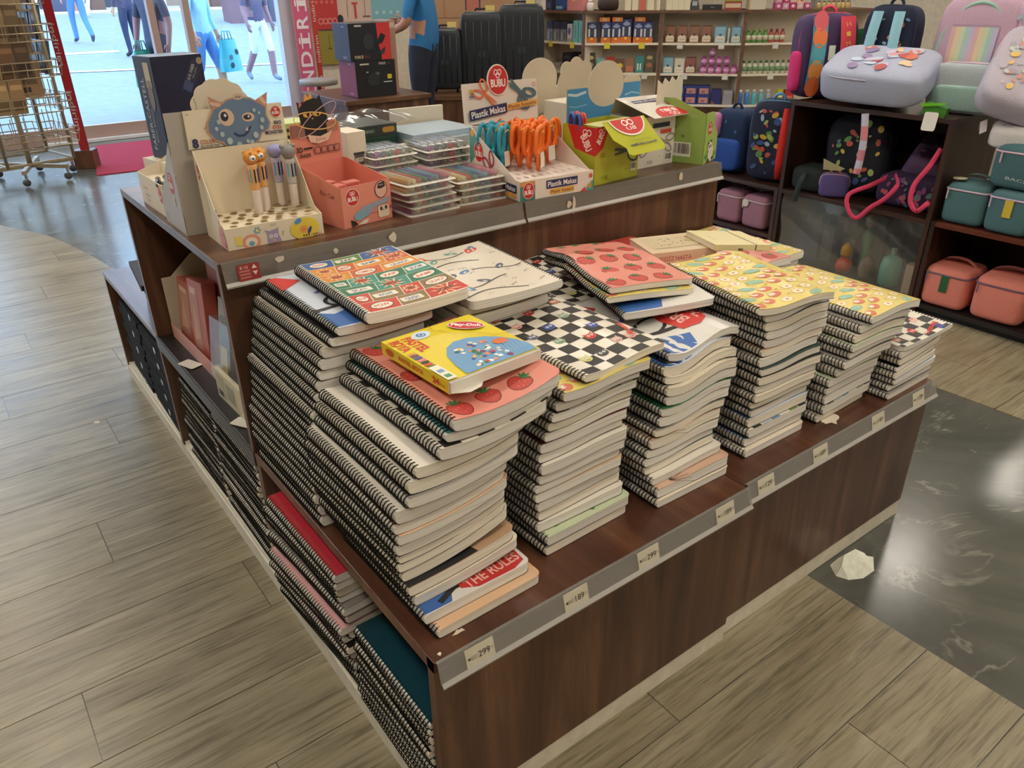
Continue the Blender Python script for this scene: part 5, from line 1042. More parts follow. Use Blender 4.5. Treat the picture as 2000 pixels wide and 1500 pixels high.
def soft(w, d, h, e1=.35, e2=.35, nu=24, nv=14, z0=0.0, wob=0.0, seed=0):
    r = random.Random(seed); ph = [r.uniform(0, 6) for _ in range(4)]
    def fn(u, v):
        a, b = 2*math.pi*u, math.pi*(v-.5); cb = spow(math.cos(b), e1)
        x, y, z = w/2*cb*spow(math.cos(a), e2), d/2*cb*spow(math.sin(a), e2), h/2*spow(math.sin(b), e1)+h/2
        k = wob*(math.sin(3*a+ph[0]+5*v)+.6*math.sin(7*a+ph[1]-9*v)); return Vector((x*(1+k), y*(1+k), z+z0))
    return MB().grid(fn, nu, nv, 0, True, True)
def front_fn(w, d, h, e=.35, z0=0.0, x0=0.0, off=0.0):
    e1, e2 = (e, e) if e == .3 else (.42, .38)
    def fn(a, b, k):
        A = max(0.0, 1-min(1, abs(2*(b-h/2)/h))**(2/e1)); q = max(0.0, A**(e1/e2)-abs(2*a/w)**(2/e2))
        return Vector((a+x0, -d/2*q**(e2/2)-k-.0045-off, b+z0))
    return fn
def fabric(c, bump=.25): return mat(c, .8, 0, .3, bump, 260)
def lunch_bag(label, o, yaw, w, d, h, c, zip_c, tagc=None, handle=True, art=None):
    t = thing('lunch_bag', label, 'lunch bag', o, R(yaw))
    soft(w, d, h, .3, .3, 28, 16, 0, .006, int(o[1]*1000)).build('body', fabric(c), t)
    z = h*.83; n = 40; e = .3
    MB().tube([(w*.503*spow(math.cos(a), e), d*.503*spow(math.sin(a), e), z) for a in (2*math.pi*k/n for k in range(n))], .0042, 6, 0, True).build('zipper', mat(zip_c, .5), t)
    MB().box(-.012, -.006, -d/2-.008, -d/2-.004, z-.045, z).build('zipper_pull', mat(zip_c, .5), t).location.x = -w*.36
    if handle: MB().grid(lambda u, v: Vector((w*.36*math.cos(math.pi*u), (v-.5)*.034, h-.004+.035*math.sin(math.pi*u))), 14, 1).build('handle', fabric(c), t)
    if tagc: MB().prism(rect(-.016, h*.42, .02, h*.82), (0, -d/2-.004, 0), (1, 0, 0), (0, 0, 1), .0012).build('swing_tag', mat(tagc, .5), t)
    if art: p = Print(front_fn(w, d, h, .3)); art(p); p.build('print', t)
    return t
TEAL, CORAL, MAUVE = (76, 108, 110), (212, 126, 110), (146, 102, 118)
lunch_bag('teal lunch bag with pale zipper on the shelf beside the walnut upright', (3.42, .745, .4605), -88, .19, .2, .19, TEAL, (206, 176, 190))
lunch_bag('teal lunch bag with a yellow swing tag', (3.41, .545, .4605), -92, .19, .2, .19, TEAL, (196, 168, 190), (214, 186, 60))
lunch_bag('teal lunch bag partly cut off beyond the yellow-tagged one', (3.41, .34, .4605), -90, .19, .2, .19, TEAL, (196, 168, 190))
lunch_bag('large teal lunch bag stacked on the other teal ones', (3.45, .50, .652), -90, .36, .24, .19, (70, 102, 104), (216, 176, 190), None, False, lambda p: p.text('BACKPACK', .0, .045, .012, (196, 206, 200), .2, R(-4)))
lunch_bag('coral lunch bag with a green swing tag under the teal ones', (3.43, .735, .0525), -88, .21, .24, .2, CORAL, (120, 92, 110), (40, 96, 56))
lunch_bag('coral lunch bag without tag next to the green-tagged one', (3.45, .495, .0525), -86, .23, .27, .21, CORAL, (120, 92, 110))
lunch_bag('mauve lunch bag with a round white tag', (3.41, 1.87, .1905), -92, .17, .19, .19, MAUVE, (196, 180, 176))
lunch_bag('mauve lunch bag nearer the window', (3.41, 2.06, .1905), -88, .17, .19, .19, MAUVE, (196, 180, 176), None)
lunch_bag('lower mauve lunch bag under the round-tagged one', (3.41, 1.87, .0305), -90, .17, .19, .125, MAUVE, (196, 180, 176), None, False)
lunch_bag('lower mauve lunch bag with floral rim nearer the window', (3.41, 2.06, .0305), -90, .17, .19, .125, (150, 110, 130), (196, 190, 176), None, False)
tagd = MB().lathe([(.022, 0), (.022, .002)], 18, (0, 0, 0), 0, False, Matrix.Rotation(R(90), 4, 'Y')).build('round_tag', mat((206, 200, 186), .5)); tagd.location = (3.308, 1.925, .335); tag(tagd, 'round white swing tag hanging before the mauve lunch bags', 'tag')
tagd2 = MB().lathe([(.03, 0), (.03, .003)], 18).build('round_tag', mat((196, 184, 150), .5)); tagd2.location = (3.36, .80, .662); tag(tagd2, 'round cream tag lying on the teal lunch bag beside the upright', 'tag')
def blobs(seed, n, w, h, cols, s=(.01, .03), margin=.12):
    r = random.Random(seed)
    def art(p):
        for _ in range(n):
            p.h = .0004+r.random()*.0006; x, z = r.uniform(-w/2+margin*w, w/2-margin*w), r.uniform(margin*h, h-margin*h); q = r.uniform(*s)
            p.poly(ell(x, z, q, q*r.uniform(.5, .9), r.uniform(0, 3), 9), r.choice(cols))
    return art
def backpack(label, o, rot, w, d, h, c, pocket=None, straps=None, art=None, part=None, piping=None, handle=True, group=None, seed=1, name='backpack'):
    t = thing(name, label, 'backpack' if name == 'backpack' else 'bag', o, 0, group); t.rotation_euler = tuple(R(a) for a in rot)
    soft(w, d, h, .42, .38, 28, 18, 0, .012, seed).build('body', fabric(c), t)
    if pocket: k = soft(w*.82, d*.4, h*.5, .4, .4, 22, 12, h*.06, .012, seed+1); k.v = [(x, y-d*.42, z) for x, y, z in k.v]; k.build('front_pocket', fabric(pocket), t)
    if straps:
        for s in (-1, 1): MB().grid(lambda u, v: Vector((s*w*(.2+.06*u)+(v-.5)*w*.2, -d*.5-.012-.03*math.sin(math.pi*u)+.006*math.cos(6.28*v), h*(.93-.8*u))), 14, 4).build('strap', fabric(straps), t)
    if handle: MB().tube([(w*.12*math.cos(a), -d*.1, h-.006+.035*math.sin(a)) for a in (math.pi*k/8 for k in range(9))], .008, 6).build('handle', fabric(piping or c), t)
    if piping: 
        for off in (-.3, .12):
            MB().tube([(w*.5*spow(math.cos(a), .5)*.98, d*off, h*.5+h*.5*spow(math.sin(a), .5)*.985) for a in (math.pi*k/24 for k in range(25))], .004, 5).build('zipper', mat(piping, .5), t)
    if art: p = Print(front_fn(w, d, h, .4)); art(p); p.build('print', t)
    if part: part(t, w, d, h)
    return t
# on top of the cubby unit (z .92)
def himpart(t, w, d, h):
    for s, c, tx in ((-.07, (96, 150, 176), ''), (.065, (206, 70, 84), 'HIM.SSS')):
        MB().grid(lambda u, v: Vector((s+(v-.5)*.075+.02*u*(1 if s > 0 else -.3), -d*.5-.02-.03*math.sin(math.pi*u), h*(.95-.85*u))), 12, 3).build('strap', fabric(c), t)
        f = lambda a, b, k: Vector((s+a+.02*(.95-b/h)/.85*(1 if s > 0 else -.3), -d*.5-.024-k-.03*math.sin(math.pi*min(1, max(0, (.95-b/h)/.85))), b)); p = Print(f)
        if tx:
            for i, ch in enumerate(tx): p.text(ch, 0, h*(.86-.11*i), .022, (226, 170, 80), .022, R(12))
        else:
            for i, cc in enumerate(((214, 90, 100), (226, 120, 60), (90, 170, 180), (230, 150, 70), (226, 110, 56))): p.h = .0006+.0002*i; p.poly(ell(.0, h*(.9-.19*i), .036, .05, 0, 14), cc)
        p.build('print', t)
    MB().prism(rect(-.02, h*.45, .012, h*.62), (0, -d*.5-.06, 0), (1, 0, 0), (0, .05, 1), .001).build('swing_tag', mat((206, 214, 190), .5), t)
    MB().prism(rect(-.006, h*.34, .032, h*.46), (0, -d*.5-.062, 0), (1, 0, 0), (0, .05, 1), .001).build('price_tag', mat((222, 196, 50), .5), t)
backpack('purple backpack with orange-pink lettered straps standing on the cubby unit', (3.5, 1.70, .9215), (-4, 0, -38), .3, .2, .41, (74, 58, 92), None, None, None, himpart, (206, 70, 100), True, None, 3)
hs = soft(.05, .09, .2, .5, .5, 14, 10, 0, .03, 9).build('side_pocket', fabric((196, 50, 110)), bpy.data.objects['backpack']); hs.location = (-.15, -.05, .03)
hs = soft(.05, .09, .18, .5, .5, 14, 10, 0, .03, 8).build('side_pocket', fabric((206, 60, 120)), bpy.data.objects['backpack']); hs.location = (.15, -.05, .03)
def art_pastel(p):
    r = random.Random(2)
    for i in range(26): p.h = .0005+.00005*i; p.poly(ell(r.uniform(-.1, .1), r.uniform(.1, .36), r.uniform(.012, .035), r.uniform(.01, .03), r.uniform(0, 3), 10), r.choice([(226, 150, 150), (214, 120, 96), (206, 190, 214), (150, 130, 170), (230, 196, 160), (196, 206, 226), (190, 90, 90)]))
fz = backpack('pale blue and lilac pastel backpack lying flat on the cubby unit', (3.42, 1.05, 1.062), (-88, -21, 10), .34, .17, .5, (166, 170, 190), None, None, art_pastel, None, (176, 170, 190), False, None, 5)
backpack('navy space-print backpack with pale blue straps standing upright', (3.56, 1.38, .9215), (-3, 0, -80), .25, .2, .45, (30, 36, 56), None, (140, 186, 200), blobs(4, 26, .25, .45, [(190, 190, 196), (90, 130, 170), (190, 120, 100), (130, 160, 190)], (.006, .014)), None, (40, 46, 66), True, None, 6)
gs = thing('sign_board', 'green rounded board with an orange ring behind the backpacks', 'sign', (3.72, 1.68, .9215), R(-90)); MB().prism(rrect(0, 0, .3, .33, .05), (0, 0, 0), (1, 0, 0), (0, 0, 1), .012).build('board', mat((38, 120, 62), .4), gs)
p = Print(plane((0, -.012, 0), (1, 0, 0), (0, 0, 1))); p.ring(.215, .18, .045, .06, .03, (226, 150, 40)); p.build('print', gs)
backpack('pale grey-blue rounded pouch behind the lettered straps', (3.66, 1.585, .9215), (0, 0, -90), .12, .08, .2, (176, 190, 200), None, None, None, None, None, False, None, 9)
def rainbow(t, w, d, h):
    p = Print(front_fn(w, d, h, .4))
    for i in range(10): p.h = .0006; p.poly(rect(-.1+.02*i, .17, -.08+.02*i, h*.72), [(214, 170, 170), (220, 196, 160), (200, 206, 170), (170, 196, 186), (190, 180, 206)][i % 5])
    p.poly(rect(-.1, h*.72, .1, h*.74), (170, 140, 160)); p.build('print', t)
    MB().tube([(w*.42*math.cos(a), -d*.44, h*.45+h*.48*math.sin(a)) for a in (math.pi*k/20 for k in range(21))], .008, 6).build('zipper', mat((150, 190, 170), .5), t)
backpack('large lilac and rainbow plaid backpack leaning upright', (3.64, 1.0, .9215), (-6, 0, -84), .36, .2, .49, (180, 150, 166), None, None, None, rainbow, (170, 196, 180), True, None, 7)
backpack('lilac patterned backpack standing behind the rainbow plaid one', (3.70, .735, .9215), (0, 0, -84), .3, .16, .48, (186, 160, 180), None, None, blobs(6, 40, .3, .48, [(206, 190, 206), (160, 130, 160), (214, 170, 180), (170, 180, 190)], (.006, .016)), None, (150, 120, 150), True, None, 8)
backpack('mint green and lilac satchel in front of the rainbow plaid backpack', (3.5, .93, .9215), (0, 0, -86), .34, .09, .22, (168, 176, 178), (150, 178, 170), None, None, None, (190, 160, 180), False, None, 10, 'satchel')
wp = backpack('white patterned backpack with pink zipper slumped over the upright', (3.36, .66, .96), (-50, 14, -66), .33, .16, .44, (176, 168, 178), None, None, blobs(12, 70, .33, .44, [(226, 196, 170), (186, 176, 186), (214, 150, 130), (230, 190, 110), (196, 206, 196), (170, 160, 170)], (.006, .022)), None, (206, 176, 190), True, None, 11)
backpack('white printed pouch with a loop handle lying on the large teal lunch bag', (3.40, .56, .85), (-84, 0, -70), .34, .1, .24, (206, 200, 196), None, None, blobs(13, 40, .34, .24, [(170, 160, 166), (140, 134, 140), (214, 180, 170)], (.004, .012)), None, (196, 186, 190), False, None, 12, 'pouch')
lp = MB().grid(lambda u, v: Vector((-.04*math.sin(math.pi*u), .1*u, .02*math.sin(math.pi*u)+(v-.5)*.03)), 12, 1).build('loop_handle', fabric((206, 196, 206)), bpy.data.objects['pouch']); lp.rotation_euler = (R(80), 0, R(60)); lp.location = (-.2, 0, .1)
gt = thing('tag_bundle', 'glossy green swing tags hanging by the pastel backpack', 'tag', (3.32, .97, .9215), R(-80)); MB().box(-.05, .05, -.02, .03, .0, .05, 0, Matrix.Rotation(R(12), 4, 'Y')).build('green_box', mat((70, 130, 50), .25), gt); MB().prism(rrect(-.03, -.06, .03, .02, .01), (0, -.028, 0), (1, 0, 0), (0, .2, 1), .002).build('white_tag', M_white, gt)
MB().prism([(-.055, .04), (.05, .055), (.055, .065), (-.05, .055)], (0, -.03, 0), (1, 0, 0), (0, 0, 1), .002).build('lime_strip', mat((120, 200, 50), .3), gt)
backpack('navy sequinned pouch peeking behind the white patterned backpack', (3.62, .30, .93), (0, 0, -90), .3, .14, .3, (40, 56, 100), None, None, blobs(14, 30, .3, .3, [(90, 120, 170), (60, 80, 140)], (.005, .012)), None, None, False, None, 15, 'pouch')
bpk = bpy.data.objects['pouch.001'] if 'pouch.001' in bpy.data.objects else None
# hanging webbing straps
def webbing(label, pts, w, cols, name='webbing_strap', seg=18):
    pts = [Vector(p) for p in pts]; n = len(pts); mb = MB(); vs = []
    def cr(t):
        i = min(int(t), n-2); f = t-i; p0, p1, p2, p3 = pts[max(i-1, 0)], pts[i], pts[i+1], pts[min(i+2, n-1)]
        return .5*((2*p1)+(p2-p0)*f+(2*p0-5*p1+4*p2-p3)*f*f+(3*p1-p0-3*p2+p3)*f**3)
    N = seg*(n-1)//2
    for k in range(N+1):
        c = cr((n-1)*k/N); d = cr(min((n-1)*k/N+.02, n-1))-cr(max((n-1)*k/N-.02, 0)); s = d.cross(Vector((1, .25, .1))); s = s.normalized()*w/2 if s.length > 1e-6 else Vector((0, w/2, 0))
        q = Vector((.0014, 0, 0)); vs += [c-s, c+s, c+s+q, c-s+q]
    for k in range(N):
        m = int(k*len(cols)*2.99/N) % len(cols)
        for e in range(4): mb.add([], [])
        mb.f += [(4*k+e, 4*k+(e+1) % 4, 4*k+4+(e+1) % 4, 4*k+4+e) for e in range(4)]; mb.m += [m]*4; mb.sm += [True]*4
    mb.v = [tuple(v) for v in vs]
    o = mb.build(name, [fabric(c) for c in cols]); tag(o, label, 'strap'); return o
webbing('pink and pale blue striped strap hanging from the lying pastel backpack', [at_x(1690, 222, 3.24), at_x(1687, 270, 3.24), at_x(1680, 310, 3.25), at_x(1672, 340, 3.26)], .034, [(196, 190, 206), (206, 130, 140)])
webbing('bright pink strap looping out of the middle cubby', [at_x(1735, 345, 3.4), at_x(1700, 362, 3.3), at_x(1658, 380, 3.27), at_x(1656, 408, 3.26), at_x(1672, 426, 3.26), at_x(1700, 405, 3.27), at_x(1728, 388, 3.27), at_x(1752, 362, 3.29), at_x(1748, 340, 3.38)], .022, [(206, 64, 96)])
webbing('bright pink strap hanging beside the cubby upright', [at_x(1838, 290, 3.36), at_x(1815, 325, 3.29), at_x(1785, 362, 3.27), at_x(1778, 395, 3.265), at_x(1790, 412, 3.265), at_x(1808, 400, 3.27), at_x(1815, 394, 3.3)], .022, [(206, 64, 96)])
webbing('dark strap dangling from the cubby beside the upright', [at_x(1575, 330, 3.35), at_x(1566, 350, 3.28), at_x(1556, 375, 3.27), at_x(1550, 392, 3.27)], .03, [(40, 48, 48)])
# middle cubby (z .46)
leafc = [(196, 160, 60), (90, 130, 70), (60, 80, 130), (180, 80, 60), (150, 170, 90)]
backpack('dark leaf-print backpack slumped in the middle cubby', (3.5, 1.36, .4615), (-10, -8, -76), .32, .22, .4, (26, 26, 34), None, None, blobs(21, 34, .32, .4, leafc, (.008, .022)), None, (30, 30, 36), False, None, 16)
backpack('purple leopard-print bag lying in the middle cubby', (3.5, 1.03, .60), (-70, 22, -70), .24, .16, .3, (82, 60, 84), None, None, blobs(22, 44, .24, .3, [(40, 28, 40), (130, 100, 130), (60, 40, 62)], (.006, .014)), None, (50, 36, 52), False, None, 17, 'handbag')
backpack('dark purple quilted bag under the leopard-print one', (3.49, 1.05, .4615), (0, 0, -84), .34, .2, .16, (52, 36, 60), None, None, blobs(23, 30, .34, .16, [(120, 60, 100), (90, 120, 120), (180, 80, 90), (80, 60, 100)], (.006, .02)), None, None, False, None, 18, 'handbag')
backpack('small violet cone pouch at the mouth of the middle cubby', (3.36, 1.42, .4615), (0, 0, -60), .15, .1, .12, (84, 72, 122), None, None, None, None, (180, 140, 150), False, None, 19, 'pouch')
backpack('dark green folded bag beside the violet pouch', (3.42, 1.57, .4615), (0, 0, -86), .2, .2, .13, (36, 42, 40), None, None, None, None, None, False, None, 20, 'handbag')
cc = MB().prism([(0, 0), (.1, .01), (.13, .03), (.06, .05), (.01, .07)], (0, 0, 0), (0, -1, 0), (-.4, 0, .9), .001).build('card_tag', mat((196, 180, 130), .5)); cc.location = (3.345, 1.49, .592); tag(cc, 'bent cream card tag on the dark leaf-print backpack', 'tag')
# unit towards the window: backpacks on z .46
backpack('navy leaf-print backpack with a red side stripe', (3.44, 1.875, .4615), (0, 0, -70), .26, .22, .44, (34, 38, 58), None, None, blobs(31, 40, .26, .44, leafc+[(150, 170, 190)], (.01, .022)), lambda t, w, d, h: MB().tube([(w*.27, -d*.5, .03), (w*.3, -d*.53, h*.3), (w*.3, -d*.53, h*.6), (w*.26, -d*.47, h*.92)], [.02, .032, .03, .016], 8).build('red_stripe', fabric((190, 40, 34)), t), (90, 150, 190), True, None, 21)
backpack('blue and dark teal bag with a pink sequin trim', (3.46, 2.16, .4615), (0, 0, -84), .24, .22, .36, (28, 44, 74), (36, 70, 140), None, blobs(32, 14, .24, .36, [(190, 190, 200), (60, 90, 150)], (.006, .014)), lambda t, w, d, h: soft(.09, .05, .14, .5, .5, 14, 8, .2, .05, 5).build('sequin_trim', mat((190, 120, 170), .25), t), None, True, None, 22)
bpk2 = [o for o in bpy.data.objects if o.name.startswith('sequin_trim')][0]; bpk2.location = (-.09, -.11, 0)
# lower cubby: toys behind a clear film
fl_ = MB().grid(lambda u, v: Vector((.012*math.sin(9*u+3*v)*math.sin(5*v), -.8*u, .39*v)), 18, 10).build('clear_film', M_film); fl_.location = (3.315, 1.685, .045); tag(fl_, 'crinkled clear plastic film hung over the lower cubby', 'plastic film')
def toy(name, label, o, prof, c, cat, seg=14, rough=.3, caps=None):
    t = thing(name, label, cat, o); MB().lathe(prof, seg).build('body', mat(c, rough), t)
    if caps: MB().lathe(caps[0], seg).build('cap', mat(caps[1], rough), t)
    return t
toy('toy_figure', 'small orange and yellow toy behind the film', (3.43, 1.32, .0525), [(.03, 0), (.045, .03), (.04, .06), (.02, .08)], (206, 70, 36), 'toy', caps=([(.012, .08), (.03, .1), (.028, .14), (.008, .165)], (206, 150, 30)))
toy('toy_figure', 'small green toy with a tan paddle behind the film', (3.5, 1.25, .0525), [(.025, 0), (.035, .05), (.02, .12), (.03, .2), (.01, .25)], (50, 120, 62), 'toy', caps=([(.01, .25), (.03, .27), (.03, .3), (.01, .32)], (150, 130, 104)))
toy('plastic_bottle', 'translucent green plastic bottle behind the film', (3.41, 1.05, .0525), [(.04, 0), (.055, .02), (.055, .1), (.045, .15), (.015, .17)], (84, 150, 124), 'bottle', 18, .12, ([(.012, .17), (.014, .172), (.014, .2), (.01, .205)], (120, 140, 120)))
carton('cream wooden-look carton behind the film', (3.37, .955, .0525), -80, .05, .06, .15, (176, 150, 118), 'carton')
toy('wooden_toy', 'tan rounded wooden toy behind the film', (3.42, 1.19, .0525), [(.03, 0), (.04, .04), (.034, .09), (.012, .12)], (130, 112, 84), 'toy')
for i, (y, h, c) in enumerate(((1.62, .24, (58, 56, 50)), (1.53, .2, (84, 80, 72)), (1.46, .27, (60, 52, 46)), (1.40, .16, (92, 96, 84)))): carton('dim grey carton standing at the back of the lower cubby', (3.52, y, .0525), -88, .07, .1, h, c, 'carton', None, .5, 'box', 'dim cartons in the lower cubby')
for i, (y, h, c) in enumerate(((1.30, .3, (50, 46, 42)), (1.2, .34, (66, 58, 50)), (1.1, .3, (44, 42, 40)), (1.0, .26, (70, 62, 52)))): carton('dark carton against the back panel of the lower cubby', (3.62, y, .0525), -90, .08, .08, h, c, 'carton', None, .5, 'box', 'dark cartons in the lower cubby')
# ------------------------------------------------------------ checkout counter with shelves facing the room
M_cshelf = mat((228, 216, 196), .5); M_cedge = wood('counter_edge', (96, 66, 50), (122, 88, 68), (146, 110, 86), (1, 1, 6), .45)
CZS = (.29, .60, .90, 1.21); CP = [(5.50, 6.60), (5.54, 5.89), (6.12, 5.32), (6.67, 4.68), (7.75, 3.95)]
SECT = []
for i in range(4):
    (xa, ya), (xb, yb) = CP[i], CP[i+1]; L = math.hypot(xb-xa, yb-ya); a = math.atan2(yb-ya, xb-xa)
    t = thing('counter_section', ['checkout counter bay beside the blue slat panel, with teal boxes', 'checkout counter bay with the orange lantern boxes', 'checkout counter bay with brown paper bags and purple cups', 'checkout counter bay with green bottles behind the backpacks'][i], 'counter', (xa, ya, 0), a)
    bx('base_panel', 0, L, .01, .03, 0, CZS[0]-.02, M_wood_v, t); bx('back_panel', 0, L, .3, .315, 0, CZS[3]-.02, M_cshelf, t)
    for z in CZS[:3]: bx('shelf_board', .011, L-.011, .002, .3, z-.02, z, M_cshelf, t)
    bx('top_board', 0, L, -.015, .45, CZS[3]-.025, CZS[3], M_cedge, t)
    for x in ((0, L-.02) if i != 1 else (0, L-.02)): bx('divider', x, x+.02, 0, .3, CZS[0]-.02, CZS[3]-.025, M_cshelf, t); bx('divider_edge', x, x+.02, -.003, 0, CZS[0]-.02, CZS[3]-.025, M_cedge, t)
    r = random.Random(i)
    for z in CZS[1:3]:
        for k in range(2):
            x = L*(.25+.5*k)+r.uniform(-.04, .04); MB().box(x, x+.06, -.004, -.001, z-.055, z+.005).build('price_tag', mat((222, 200, 60) if (i < 2 and z > .8) else (216, 212, 200), .5), t)
    SECT.append((t, xa, ya, a, L))
def on(sec, s, d, z):
    _, xa, ya, a, L = SECT[sec]; return (xa+s*math.cos(a)-d*math.sin(a), ya+s*math.sin(a)+d*math.cos(a), z+.0006), math.degrees(a)
def pbox(sec, s, z, w, h, d, c, label, group=None, art=None, name='product_box', dd=.03, cat='box', top=None):
    o, a = on(sec, s, dd, z); t = thing(name, label, cat, o, R(a), group); bx('carton', 0, w, 0, d, 0, h, mat(c, .45), t, .003)
    if art: p = Print(plane((0, 0, 0), (1, 0, 0), (0, 0, 1)), .0006, .001); art(p, w, h); p.build('print', t)
    if top: bx('lid', -.004, w+.004, -.004, d+.004, h, h+.014, mat(top, .45), t)
    return t
def pjar(sec, s, z, r_, h, c, cap, label, group, dd=.06, band=None, name='jar', cat='jar'):
    o, a = on(sec, s, dd, z); t = thing(name, label, cat, o, R(a), group)
    MB().lathe([(r_*.9, 0), (r_, h*.06), (r_, h*.68), (r_*.6, h*.8)], 12).build('body', mat(c, .3), t); MB().lathe([(r_*.62, h*.8), (r_*.62, h), (r_*.3, h)], 12).build('cap', mat(cap, .4), t)
    if band: MB().lathe([(r_*1.02, h*.2), (r_*1.02, h*.55)], 12).build('wrap_label', mat(band, .5), t)
def pbag(sec, s, z, w, h, c, lab, label, group, dd=.04):
    o, a = on(sec, s, dd, z); t = thing('paper_bag', label, 'bag', o, R(a), group); d = .07
    MB().grid(lambda u, v: Vector((w/2+w/2*spow(math.cos(2*math.pi*u), .5)*(1-.03*math.sin(9*v)), d/2+d/2*spow(math.sin(2*math.pi*u), .5)*(1-v**2*.9), h*v)), 20, 8, 0, True, True).build('bag_body', mat(c, .5), t)
    f = lambda x, y, k: Vector((x, d/2-d/2*(1-(y/h)**2*.9)-k-.002, y)); p = Print(f, .0006, .001)
    p.poly([(w*.12, .01), (w*.88, .01), (w*.9, h*.35), (w*.7, h*.48), (w*.5, h*.52), (w*.3, h*.48), (w*.1, h*.35)], lab).poly(ell(w*.5, h*.5, w*.16, h*.07), tuple(int(v*.5) for v in c)).text('ORGANIK', w*.5, h*.22, h*.08, (150, 100, 70), w*.55); p.build('print', t)
    MB().box(w*.03, w*.97, d*.5-.004, d*.5+.004, h, h+.012).build('crimp', mat(tuple(int(v*.75) for v in c), .5), t)
# lantern boxes
def art_lantern(p, w, h):
    p.poly(rect(0, 0, w, h*.27), (206, 112, 46)).poly(ell(w*.5, h*.8, w*.36, h*.08), (150, 164, 190)).poly(rect(w*.1, h*.3, w*.28, h*.68), (206, 206, 204)).poly(rect(w*.7, h*.3, w*.9, h*.68), (206, 206, 204)).poly(rect(w*.36, h*.36, w*.62, h*.66), (70, 74, 90)).poly(ell(w*.45, h*.2, w*.14, h*.06), (236, 190, 90)).text('LED', w*.5, h*.9, h*.06, (206, 210, 226), w*.3)
LS = (.04, .185, .295, .40, .525, .625)
for i, s in enumerate(LS): pbox(1, s, .90, .105, .20+.03*(i == 3), .16, (52, 60, 110), 'blue and orange lantern box on the upper counter shelf', 'lantern boxes on the counter shelf', art_lantern, 'lantern_box')
for i, s in enumerate((.165, .30, .535)): pbox(1, s, 1.103, .11, .045, .12, (218, 116, 54), ['small orange box on the first pair of lantern boxes', 'small orange box amid the lantern boxes', 'small orange box on the last pair of lantern boxes'][i], None, lambda p, w, h: p.poly(rect(w*.3, h*.2, w*.7, h*.8), (206, 190, 140)).text('LED', w*.5, h*.5, h*.3, (120, 80, 50)), 'small_box')
for i in range(3): pbox(0, .10+.11*i, .90, .1, .2, .16, (52, 58, 84), 'navy boxed set with pale lower half on the counter shelf', 'navy boxed sets on the counter shelf', lambda p, w, h: p.poly(rect(0, 0, w, h*.62), (128, 132, 142)).poly(rect(w*.2, h*.1, w*.4, h*.5), (170, 172, 178)).poly(rect(w*.55, h*.1, w*.75, h*.5), (90, 96, 110)), 'boxed_set')
pbox(0, .43, .90, .07, .18, .1, (206, 200, 210), 'white and violet patterned pack beside the teal boxes', None, lambda p, w, h: p.poly(ell(w*.5, h*.6, w*.3, h*.2), (110, 96, 130)).poly(rect(0, 0, w, h*.2), (150, 170, 120)), 'patterned_pack')
for i in range(2): pbox(0, .52+.085*i, .90, .075, .215, .14, (120, 184, 180), 'tall teal box at the end of the upper counter shelf', 'tall teal boxes on the counter shelf', lambda p, w, h: p.text('NOTEBOOK', w*.5, h*.5, w*.3, (60, 120, 120), h*.6, R(90)), 'tall_box')
browns = (136, 88, 62)
for i in range(4): pbag(2, .04+.125*i, .90, .108, .155, browns, (214, 200, 174), 'brown paper bag with white label on the counter shelf', 'brown paper bags on the counter shelf')
pbag(2, .55, .90, .12, .15, (130, 172, 190), (206, 204, 190), 'light blue paper bag beside the brown bags', None); pbag(2, .715, .90, .105, .145, (130, 172, 190), (206, 204, 190), 'light blue paper bag at the bay divider', None); pbox(2, .683, .90, .02, .14, .1, (206, 200, 184), 'thin white packet between the light blue bags', None, lambda p, w, h: p.poly(rect(w*.2, h*.1, w*.8, h*.4), (170, 160, 140)), 'packet')
pbag(2, .04, .60, .11, .15, (126, 168, 186), (214, 208, 194), 'blue paper bag at the start of the middle counter shelf', None); pbag(2, .16, .60, .11, .145, (206, 198, 180), (220, 212, 194), 'white paper bag on the middle counter shelf', None); pbag(2, .275, .60, .115, .15, (134, 70, 66), (206, 196, 176), 'dark red paper bag on the middle counter shelf', None)
for i in range(5):
    for j in range(2 if i < 4 else 1): pjar(2, .47+.078*i, .60+.0855*j, .033, .085, (176, 92, 150), (150, 70, 130), 'purple cup in the stacked group on the middle counter shelf', 'purple cups on the counter shelf', .06, (206, 150, 190), 'cup', 'cup')
pjar(2, .548, .772, .03, .075, (176, 100, 160), (190, 130, 180), 'single purple cup topping the stacked cups', None, .06, (206, 170, 200), 'cup', 'cup')
for i in range(7): pjar(3, .06+.06*i, .90, .026, .13, (88, 138, 66) if i < 4 else (164, 76, 64), (110, 150, 70) if i < 4 else (150, 70, 60), 'green bottle on the upper shelf of the last bay' if i < 4 else 'red bottle on the upper shelf of the last bay', 'green bottles on the last bay upper shelf' if i < 4 else 'red bottles on the last bay upper shelf', .05, (206, 200, 176), 'bottle', 'bottle')
for i in range(9): pjar(3, .05+.06*i, .60, .024, .13, (196, 196, 176), (60, 104, 66), 'white bottle with green cap on the middle shelf of the last bay', 'white bottles on the last bay middle shelf', .05, (110, 150, 110), 'bottle', 'bottle')
for i, (c, l) in enumerate((((60, 110, 180), 'blue spray bottle'), ((70, 130, 190), 'mid-blue spray bottle'), ((90, 170, 180), 'teal spray bottle'), ((110, 176, 184), 'pale teal spray bottle'), ((150, 160, 170), 'grey spray bottle'))): pjar(3, .05+.075*i, .29, .03, .15, c, (206, 210, 214), l+' on the lowest shelf of the last bay', None, .05, None, 'bottle', 'bottle')
